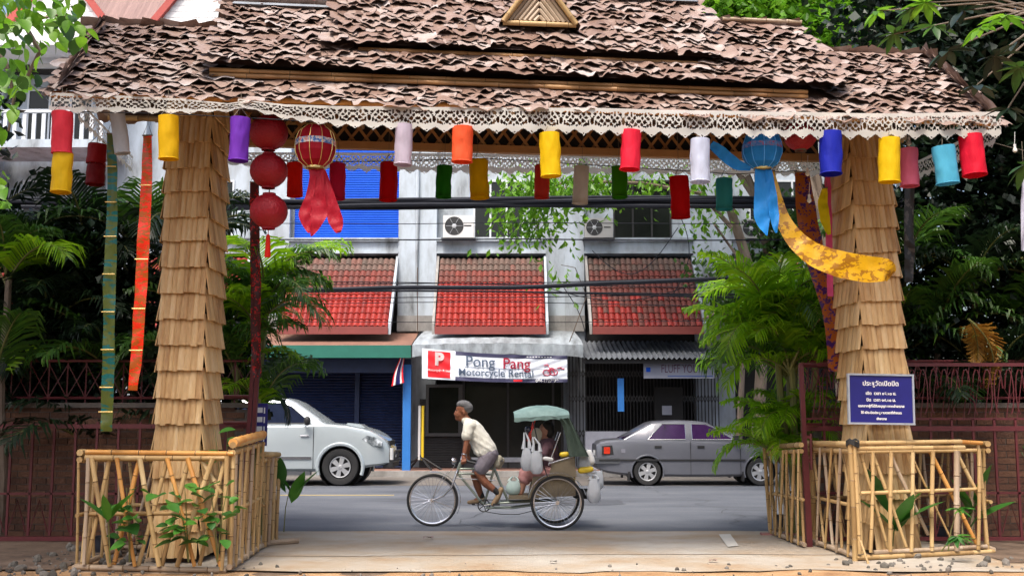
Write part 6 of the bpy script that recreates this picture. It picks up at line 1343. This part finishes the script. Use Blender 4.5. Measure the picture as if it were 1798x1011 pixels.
tb_('rear_stay', [(868,826,0),(878,850,.0),(891,879,0)], .018, 'frame_green')
for dy in (-.12, .12): tb_('chain_stay', [(850,889,dy*.3),(880,884,dy),(925,882,dy),(977,880,dy)], .014, 'frame_green'); tb_('lower_rail', [(853,893,dy*.5),(900,893,dy),(935,888,dy)], .010, 'frame_green')
tb_('rear_axle', [(976,880,-.52),(976,880,.52)], .014, 'chrome')
tb_('brace', [(800,842,-.03),(870,846,-.03)], .006, 'chrome')
tb_('stem', [(808,818),(812,803)], .013, 'chrome')
hb = MB(); hb.tube([q_(836,815,-.27), q_(822,812,-.27), q_(811,807,-.19), q_(811,804,0), q_(811,807,.19), q_(822,812,.27), q_(836,815,.27)], .012, 8); hb.build('handlebar', M['chrome'], tri, True)
for dy in (-.27, .27): tb_('grip', [(836,815,dy),(819,811,dy)], .017, 'black_trim'); 
b = MB(); b.lathe([(.001, -.035), (.03, -.03), (.045, .0), (.045, .02), (.001, .025)], 14, Matrix.Translation(q_(797, 812, -.1)) @ Matrix.Rotation(-math.pi/2, 4, 'Y')); b.build('headlamp', M['chrome'], tri, True)
tb_('brake_rod', [(800,818,-.08),(785,838,-.08),(764,872,-.07)], .004, 'chrome', 4); tb_('fork_stay', [(785,832,-.05),(770,850,-.05),(759.5,880,-.05)], .006, 'chrome', 5)
# mudguards
def guard(c, r, a0, a1, dy, wd, m='chrome'):
    b = MB(); n = 24
    def f(u, v): a = math.radians(lerp(a0, a1, u)); rr = r+.012*math.cos((v-.5)*2.6); return c+Vector((rr*math.cos(a), dy+(v-.5)*wd, rr*math.sin(a)))
    b.grid(n, 7, f); return b.build('mudguard', M[m], tri, True)
guard(q_(759.5, 880), .365, 95, -28, 0, .06); tb_('mudguard_stay', [(759.5,880,-.05),(798,894,-.03)], .004, 'chrome', 4)
for dy in (-.46, .46): guard(q_(980, 880)+Vector((-.03, 0, 0)), .372, 15, 172, dy, .075)
# saddle under a tan cloth, chainwheel, cranks, chain
b = MB(); b.grid(12, 9, lambda u, v: q_(863+u*20, 811-2*math.sin(u*3), (v-.5)*(.07+.14*u))+Vector((0, 0, .03*math.cos((v-.5)*3)-.02))); b.build('saddle', M['black_trim'], tri, True)
voxel('saddle_cloth', [('c', q_(876,808,-.03), .05, q_(873,818,-.05), .05), ('c', q_(880,812,.02), .05, q_(876,822,-.02), .035)], M['tan_cloth'], .014, tri)
ch = bpy.data.objects.new('crankset', None); COL.objects.link(ch); ch.parent = tri; ch.location = q_(850, 889, -.05)
b = MB(); R_ = .078
b.tube([(R_*math.cos(a), 0, R_*math.sin(a)) for a in [k*math.pi/16 for k in range(32)]], .008, 5, closed=True)
for k in range(5): b.tube([(0, 0, 0), (R_*math.cos(k*1.257), 0, R_*math.sin(k*1.257))], .007, 4)
b.build('chainwheel', M['black_trim'], ch)
pn_, pf_ = q_(872, 886, -.12)-ch.location, q_(834, 888, .12)-ch.location
b = MB(); b.tube([(0, -.02, 0), (pn_.x, -.03, pn_.z)], .010, 6); b.build('crank', M['chrome'], ch); b = MB(); b.tube([(0, .1, 0), (pf_.x, .12, pf_.z)], .010, 6); b.build('crank', M['chrome'], ch)
for pp, dy in ((pn_, -.1), (pf_, .18)): b = MB(); b.box(pp.x-.045, pp.x+.045, dy-.05, dy+.04, pp.z-.012, pp.z+.012); b.build('pedal', M['black_trim'], ch)
tb_('chain', [(850,899,-.05),(880,904,-.05),(910,904,-.05),(945,896,-.05),(974,884,-.05)], .006, 'black_trim', 4); tb_('chain', [(850,879,-.05),(910,880,-.05),(974,877,-.05)], .006, 'black_trim', 4)
# passenger box
b = MB(); b.box(q_(893,0).x, q_(945,0).x, -.32, .32, q_(0,876).z, q_(0,870).z); b.build('footboard', M['bench'], tri)
b = MB(); b.prism([(q_(928,0).x, q_(0,873).z), (q_(935,0).x, q_(0,838).z), (q_(1008,0).x, q_(0,835).z), (q_(1008,0).x, q_(0,870).z)], 'y', -.34, .34); b.build('seat_box', M['bench'], tri)
for ya_, yb_ in ((-.36, -.33), (.33, .36)):
    b = MB(); b.prism([(q_(968,0).x, q_(0,812).z), (q_(1006,0).x, q_(0,802).z), (q_(1010,0).x, q_(0,838).z), (q_(962,0).x, q_(0,838).z)], 'y', ya_, yb_); b.build('side_panel', M['bench'], tri)
b = MB(); b.box(q_(998,0).x, q_(1008,0).x, -.33, .33, q_(0,838).z, q_(0,775).z); b.build('backrest', M['curtain_green'], tri)
tb_('arm_rail', [(962,815,-.36),(1004,803,-.36)], .012, 'chrome'); tb_('arm_rail', [(962,815,.36),(1004,803,.36)], .012, 'chrome')
for dy in (-.35, .35): tb_('canopy_strut', [(962,818,dy),(983,762,dy)], .008, 'chrome'); tb_('canopy_pole', [(935,740,dy),(950,808,dy),(960,838,dy)], .007, 'black_trim'); tb_('canopy_pole', [(996,740,dy),(1004,805,dy)], .010, 'black_trim')
b = MB()
def cf(u, v):
    x = lerp(903, 998, u); base = 738-5*u; top = base-20*math.sin(math.pi*min(1, .12+u*.8))**.7*.9-2
    a = lerp(-1, 1, v); y = .40*a; zz = lerp(base, top, (1-abs(a)**3.5)); return q_(x-2*(1-abs(a)), zz+1.3*noise.noise(Vector((u*7, v*6, 1)))+abs(a)**8*4*math.sin(u*9)*.3, y)
b.grid(26, 25, cf); b.build('canopy', M['canopy_green'], tri, True)
b = MB(); b.grid(26, 4, lambda u, v: q_(lerp(903, 998, u), lerp(737-5*u, 744-6*u+math.sin(u*25), v), -.40-.01*math.sin(u*15))); b.build('canopy_valance', M['canopy_green'], tri, True); b = MB(); b.grid(26, 4, lambda u, v: q_(lerp(903, 998, u), lerp(737-5*u, 744-6*u, v), .40)); b.build('canopy_valance', M['canopy_green'], tri, True)
b = MB(); b.grid(12, 18, lambda u, v: q_(lerp(lerp(974, 997, v**.4), lerp(998, 1030, v), u)-0*v, lerp(738, 803, v), -.395+.02*math.sin(u*12+v*3))); b.grid(20, 18, lambda u, v: q_(lerp(998, 1030, v)+2*math.sin(u*16)*v, lerp(736, 803, v), lerp(-.395, .395, u))); b.build('rear_curtain', M['curtain_green'], tri, True)
# bags and bundles: each a thing
W0 = Vector((TX, 14.62, .004))
def blob(name, prims, m, lab, cat, vox=.012, extra=None, it=3):
    c = W0+prims[0][1]; t = thing(name, lab, cat, c); pr = []
    for p in prims:
        pr.append((p[0], W0+p[1], p[2], W0+p[3] if p[0] == 'c' else p[3], *( [p[4]] if p[0] == 'c' else [])))
    voxel('body' if cat != 'bag' else 'bag_body', pr, M[m], vox, t, it, world=True); return t
def bag(x, y, dy, rx, rz, m, lab, hook=None, hgt=24):
    c = q_(x, y, dy); o = W0+c; t = thing('plastic_bag', lab, 'bag', o); ox = RN.random()*50
    hz = hgt/TS
    b = MB(); n = 22
    prof = [(.001, -rz), (rx*.55, -rz*.97), (rx*.92, -rz*.7), (rx, -rz*.2), (rx*.9, rz*.3), (rx*.75, rz*.7), (rx*.55, rz)]
    b.lathe(prof, n, Matrix.Diagonal((1, .6, 1, 1)), wob=lambda a, z: 1+.22*noise.noise(Vector((math.cos(a)*1.6+ox, math.sin(a)*1.6, z*7)))+.05*math.sin(a*7+z*9)); 
    b.build('bag_body', M[m], t, True)
    b = MB()
    for s2 in (-1, 1):
        hk = Vector((0, 0, rz+hz)) if hook is None else q_(*hook)-c
        b.tube([(s2*rx*.55, 0, rz*.9), (s2*rx*.4, .01, lerp(rz, hk.z, .5)), (hk.x+s2*.01, hk.y, hk.z)], [.03, .015, .008], 6)
    b.build('handle', M[m], t, True); return t
bag(924, 808, -.36, .075, .15, 'bag_white', 'white carrier bag hanging nearest the rider from the canopy', (921,762,-.33))
bag(941, 813, -.38, .09, .15, 'bag_white', 'fuller translucent white bag beside the passenger', (936,770,-.34))
bag(902, 858, -.15, .11, .09, 'bag_green', 'pale green tinted bag resting on the footboard', None, 8)
bag(1040, 862, -.28, .09, .16, 'bag_white', 'drooping knotted white bag on the rear of the rickshaw', (1026,832,-.25))
bag(1026, 815, -.2, .10, .13, 'bag_white', 'clear bag tied behind the curtain', None, 8)
bag(1050, 845, -.1, .07, .12, 'bag_white', 'small white bag at the very back of the rickshaw', (1036,832,-.1))
blob('yellow_packet', [('c', q_(1018,827,-.28), .045, q_(1035,825,-.28), .04)], 'yellow_pack', 'yellow packet tied at the rear of the rickshaw', 'packet')
blob('cloth_bundle', [('c', q_(1033,798,-.2), .05, q_(1038,812,-.22), .045)], 'white_plastic', 'pale cloth bundle stuck at the end of the curtain', 'bundle')
blob('folded_umbrella', [('c', q_(938,742,-.2), .02, q_(928,775,-.25), .03), ('c', q_(930,770,-.25), .03, q_(927,785,-.25), .01)], 'lamp_red', 'red folded umbrella hanging under the canopy', 'umbrella')
blob('straw_hat_bundle', [('e', q_(940,768,-.22), (.09,.05,.11), (0,.3,0))], 'tan_cloth', 'brown straw bundle hung in front of the passenger', 'bundle')
blob('basket', [('c', q_(972,822,-.28), .05, q_(995,818,-.28), .05)], 'bench', 'olive bundle beside the passenger on the seat', 'bundle')
blob('lime_packet', [('c', q_(985,800,-.3), .035, q_(994,799,-.3), .035)], 'yellow_pack', 'small lime yellow packet on the seat side', 'packet')
blob('paper_roll', [('c', q_(955,806,-.38), .028, q_(967,808,-.38), .028)], 'white_plastic', 'short white roll lying on the arm rail', 'roll')
blob('blue_cap', [('e', q_(927,757,-.22), (.05,.05,.05), (0,0,0))], 'car_glass', 'small bluish violet pouch hanging at the canopy front', 'pouch')
blob('crate', [('c', q_(1012,868,-.1), .07, q_(1030,868,-.1), .07)], 'black', 'dark bundle slung low behind the axle', 'bundle')
# ============================================================ PEOPLE
def Wp(x, y, dy=0.0): return W0+q_(x, y, dy)
rid = thing('person', 'man in cream shirt and grey cap pedalling the rickshaw', 'person', Wp(857, 803))
def hand(wr_, kn, dy, s2):
    "palm, four fingers curled round the grip and a thumb"
    pr = [('c', wr_, .026, kn, .034)]
    for k in range(4):
        o = Vector((.018*(k-1.5), 0, .004*k)); a = kn+o+Vector((0, s2*.012, 0)); m_ = a+Vector((-.004, s2*.034, -.022)); e = m_+Vector((.0, -s2*.022, -.026-.003*(k == 1)))
        pr += [('c', a, .0115, m_, .0105), ('c', m_, .0105, e, .009)]
    th = kn+Vector((-.036, -s2*.012, -.002)); pr += [('c', wr_.lerp(kn, .6), .014, th, .012), ('c', th, .012, th+Vector((.012, -s2*.004, -.030)), .010)]
    return pr
P_ = Wp
pr = [('e', P_(812,721), (.092,.076,.098), (0,.15,0)), ('e', P_(806,730), (.070,.060,.078), (0,.1,0)), ('c', P_(802,738), .030, P_(809,738), .045), ('c', P_(801,725), .012, P_(797.5,730), .014), ('c', P_(800,735.5), .016, P_(803,735.5), .02),
      ('e', P_(814,728,-.077), (.018,.012,.030), (0,0,0)), ('e', P_(814,728,.077), (.018,.012,.030), (0,0,0)), ('c', P_(815,735), .052, P_(824,748), .060),
      ('c', P_(826,752,-.12), .075, P_(826,752,.12), .075), ('c', P_(828,754), .105, P_(843,778), .112), ('c', P_(843,778), .112, P_(857,800), .120), ('c', P_(858,802,-.07), .095, P_(858,802,.07), .095),
      ('c', P_(858,804,-.09), .085, P_(840,832,-.10), .058), ('c', P_(840,832,-.10), .056, P_(853,850,-.11), .056), ('c', P_(853,850,-.11), .056, P_(874,866,-.12), .036),
      ('c', P_(858,806,.09), .085, P_(833,838,.10), .058), ('c', P_(833,838,.10), .054, P_(838,856,.11), .053), ('c', P_(838,856,.11), .053, P_(845,876,.12), .035),
      ('c', P_(875,866,-.12), .034, P_(873,880,-.12), .026), ('c', P_(845,876,.12), .034, P_(832,883,.12), .026),
      ('c', P_(822,752,-.175), .055, P_(820,780,-.215), .040), ('c', P_(820,780,-.215), .040, P_(815,803,-.255), .026),
      ('c', P_(824,752,.175), .055, P_(822,780,.215), .040), ('c', P_(822,780,.215), .040, P_(819,803,.255), .026)]
pr += hand(P_(815,803,-.255), P_(816,810,-.27), -.27, -1)+hand(P_(819,803,.255), P_(821,810,.27), .27, 1)
voxel('body', pr, M['skin'], .0085, rid, 3, world=True)
voxel('shirt', [('c', P_(825,751,-.13), .088, P_(825,751,.13), .088), ('c', P_(829,756,-.05), .125, P_(844,778,-.05), .132), ('c', P_(829,756,.05), .125, P_(844,778,.05), .132), ('c', P_(843,777,-.05), .132, P_(854,794,-.06), .136), ('c', P_(843,777,.05), .132, P_(854,794,.06), .136),
    ('c', P_(838,795,-.09), .05, P_(838,795,.09), .05), ('c', P_(835,787,-.09), .05, P_(841,800,-.12), .035), ('c', P_(862,788,-.1), .05, P_(864,791,.1), .05),
    ('c', P_(823,752,-.17), .070, P_(820,769,-.205), .066), ('c', P_(824,752,.17), .070, P_(822,769,.205), .066), ('c', P_(817,741), .058, P_(822,746), .066)], M['cream_shirt'], .011, rid, 2, world=True, disp=.008, df=(5,6,11))
voxel('shorts', [('c', P_(858,801,-.06), .125, P_(858,801,.06), .125), ('c', P_(858,803,-.09), .108, P_(845,826,-.105), .086), ('c', P_(858,805,.09), .108, P_(840,830,.10), .086)], M['shorts'], .011, rid, 2, world=True, disp=.008, df=(6,6,9))
voxel('cap', [('e', P_(814,714), (.105,.088,.062), (0,.12,0)), ('e', P_(819,719), (.085,.084,.075), (0,0,0)), ('c', P_(803,716,-.03), .016, P_(803,716,.03), .016)], M['grey_hat'], .010, rid, 3, world=True)
voxel('shoe', [('c', P_(880,861,-.12), .036, P_(874,875,-.12), .038), ('c', P_(874,875,-.12), .038, P_(866,886,-.12), .030)], M['shoe'], .009, rid, 2, world=True)
voxel('shoe', [('c', P_(848,879,.12), .038, P_(836,884,.12), .036), ('c', P_(836,884,.12), .036, P_(823,885,.12), .028)], M['shoe'], .009, rid, 2, world=True)
voxel('sock', [('c', P_(868,861,-.12), .041, P_(875,867,-.12), .040)], M['black'], .009, rid, 2, world=True); voxel('sock', [('c', P_(843,869,.12), .042, P_(846,876,.12), .040)], M['black'], .009, rid, 2, world=True)
b = MB(); c_ = P_(815.6, 800, -.252); ax_ = (P_(815,803,-.255)-P_(820,780,-.215)).normalized(); qq = Matrix.Translation(c_) @ ax_.to_track_quat('Z', 'Y').to_matrix().to_4x4()
b.lathe([(.031, -.008), (.033, 0), (.031, .008)], 14, qq); b.box(-.016, .016, -.045, -.03, -.016, .016, qq); b.build('wristwatch', M['chrome'], rid, True, world=True)
for s2 in (-1, 1):
    b = MB(); mt = Matrix.Translation(P_(801.3, 724, s2*.032)) @ Matrix.Diagonal((.011, .016, .008, 1)); b.lathe([(max(.01, math.sin(k*math.pi/6)), -math.cos(k*math.pi/6)) for k in range(7)], 10, mt); b.build('eye', M['black'], rid, True, world=True)
b = MB(); b.tube([P_(799.6, 736.3, -.022), P_(798.6, 736.2, 0), P_(799.6, 736.3, .022)], .004, 5); b.build('mouth', mat('lip', [(.12,.03,.025),(.16,.05,.04)]), rid, True, world=True)
pas = thing('person', 'passenger in plum shirt seated under the teal canopy behind hanging bags', 'person', Wp(962, 835))
dyp = -.02
pr = [('e', P_(958,758,dyp), (.085,.075,.100), (0,.1,0)), ('e', P_(953,766,dyp), (.062,.056,.070), (0,.1,0)), ('c', P_(950,765,dyp), .012, P_(946.5,768,dyp), .013), ('e', P_(959,765,dyp-.076), (.016,.011,.028), (0,0,0)), ('e', P_(959,765,dyp+.076), (.016,.011,.028), (0,0,0)),
      ('c', P_(958,772,dyp), .045, P_(961,783,dyp), .055), ('c', P_(961,787,dyp-.11), .07, P_(961,787,dyp+.11), .07), ('c', P_(962,790,dyp), .11, P_(966,828,dyp), .125),
      ('c', P_(964,832,dyp-.08), .09, P_(923,834,dyp-.10), .062), ('c', P_(964,832,dyp+.08), .09, P_(923,834,dyp+.10), .062), ('c', P_(923,834,dyp-.10), .056, P_(914,866,dyp-.12), .036), ('c', P_(923,834,dyp+.10), .056, P_(916,866,dyp+.1), .036),
      ('c', P_(914,866,dyp-.12), .032, P_(899,869,dyp-.13), .024), ('c', P_(916,866,dyp+.1), .032, P_(902,869,dyp+.1), .024),
      ('c', P_(959,787,dyp-.17), .05, P_(950,808,dyp-.2), .038), ('c', P_(950,808,dyp-.2), .036, P_(934,816,dyp-.15), .025), ('c', P_(959,787,dyp+.17), .05, P_(952,808,dyp+.2), .038), ('c', P_(952,808,dyp+.2), .036, P_(934,818,dyp+.1), .025)]
for s2 in (-1, 1):
    h0_ = P_(934, 817, dyp+(-.15 if s2 < 0 else .1)); kn = h0_+Vector((-.045, 0, .0)); pr.append(('c', h0_, .024, kn, .028))
    for k in range(4): a = kn+Vector((-.008, .017*(k-1.5), .0)); m2 = a+Vector((-.03, 0, -.006)); pr += [('c', a, .011, m2, .010), ('c', m2, .010, m2+Vector((-.008, 0, -.026)), .0085)]
    pr += [('c', h0_, .013, kn+Vector((.012, -s2*.04, -.004)), .011)]
voxel('body', pr, M['skin_b'], .0095, pas, 3, world=True)
voxel('shirt', [('c', P_(961,787,dyp-.13), .083, P_(961,787,dyp+.13), .083), ('c', P_(962,790,dyp), .135, P_(966,826,dyp), .15), ('c', P_(959,787,dyp-.165), .065, P_(953,800,dyp-.19), .06), ('c', P_(959,787,dyp+.165), .065, P_(953,800,dyp+.19), .06)], M['dark_plum'], .012, pas, 2, world=True, disp=.012)
voxel('trousers', [('c', P_(966,832,dyp), .15, P_(960,834,dyp), .14), ('c', P_(960,832,dyp-.09), .105, P_(923,835,dyp-.10), .085), ('c', P_(960,832,dyp+.09), .105, P_(923,835,dyp+.10), .085), ('c', P_(923,835,dyp-.10), .085, P_(921,843,dyp-.11), .078), ('c', P_(923,835,dyp+.10), .085, P_(921,843,dyp+.11), .078)], M['pink_check'], .012, pas, 2, world=True, disp=.012)
voxel('hair', [('e', P_(962,753,dyp), (.088,.084,.085), (0,0,0)), ('e', P_(965,762,dyp), (.07,.075,.08), (0,0,0))], M['black'], .012, pas, 2, world=True)
for dy in (-.13, .1): voxel('sandal', [('c', P_(915,873,dyp+dy), .020, P_(898,873,dyp+dy), .018), ('c', P_(905,866,dyp+dy-.03), .010, P_(905,866,dyp+dy+.03), .010)], M['pink'], .009, pas, 1, world=True)
for s2 in (-1, 1):
    b = MB(); mt = Matrix.Translation(P_(949.3, 762, dyp+s2*.03)) @ Matrix.Diagonal((.011, .015, .008, 1)); b.lathe([(max(.01, math.sin(k*math.pi/6)), -math.cos(k*math.pi/6)) for k in range(7)], 10, mt); b.build('eye', M['black'], pas, True, world=True)
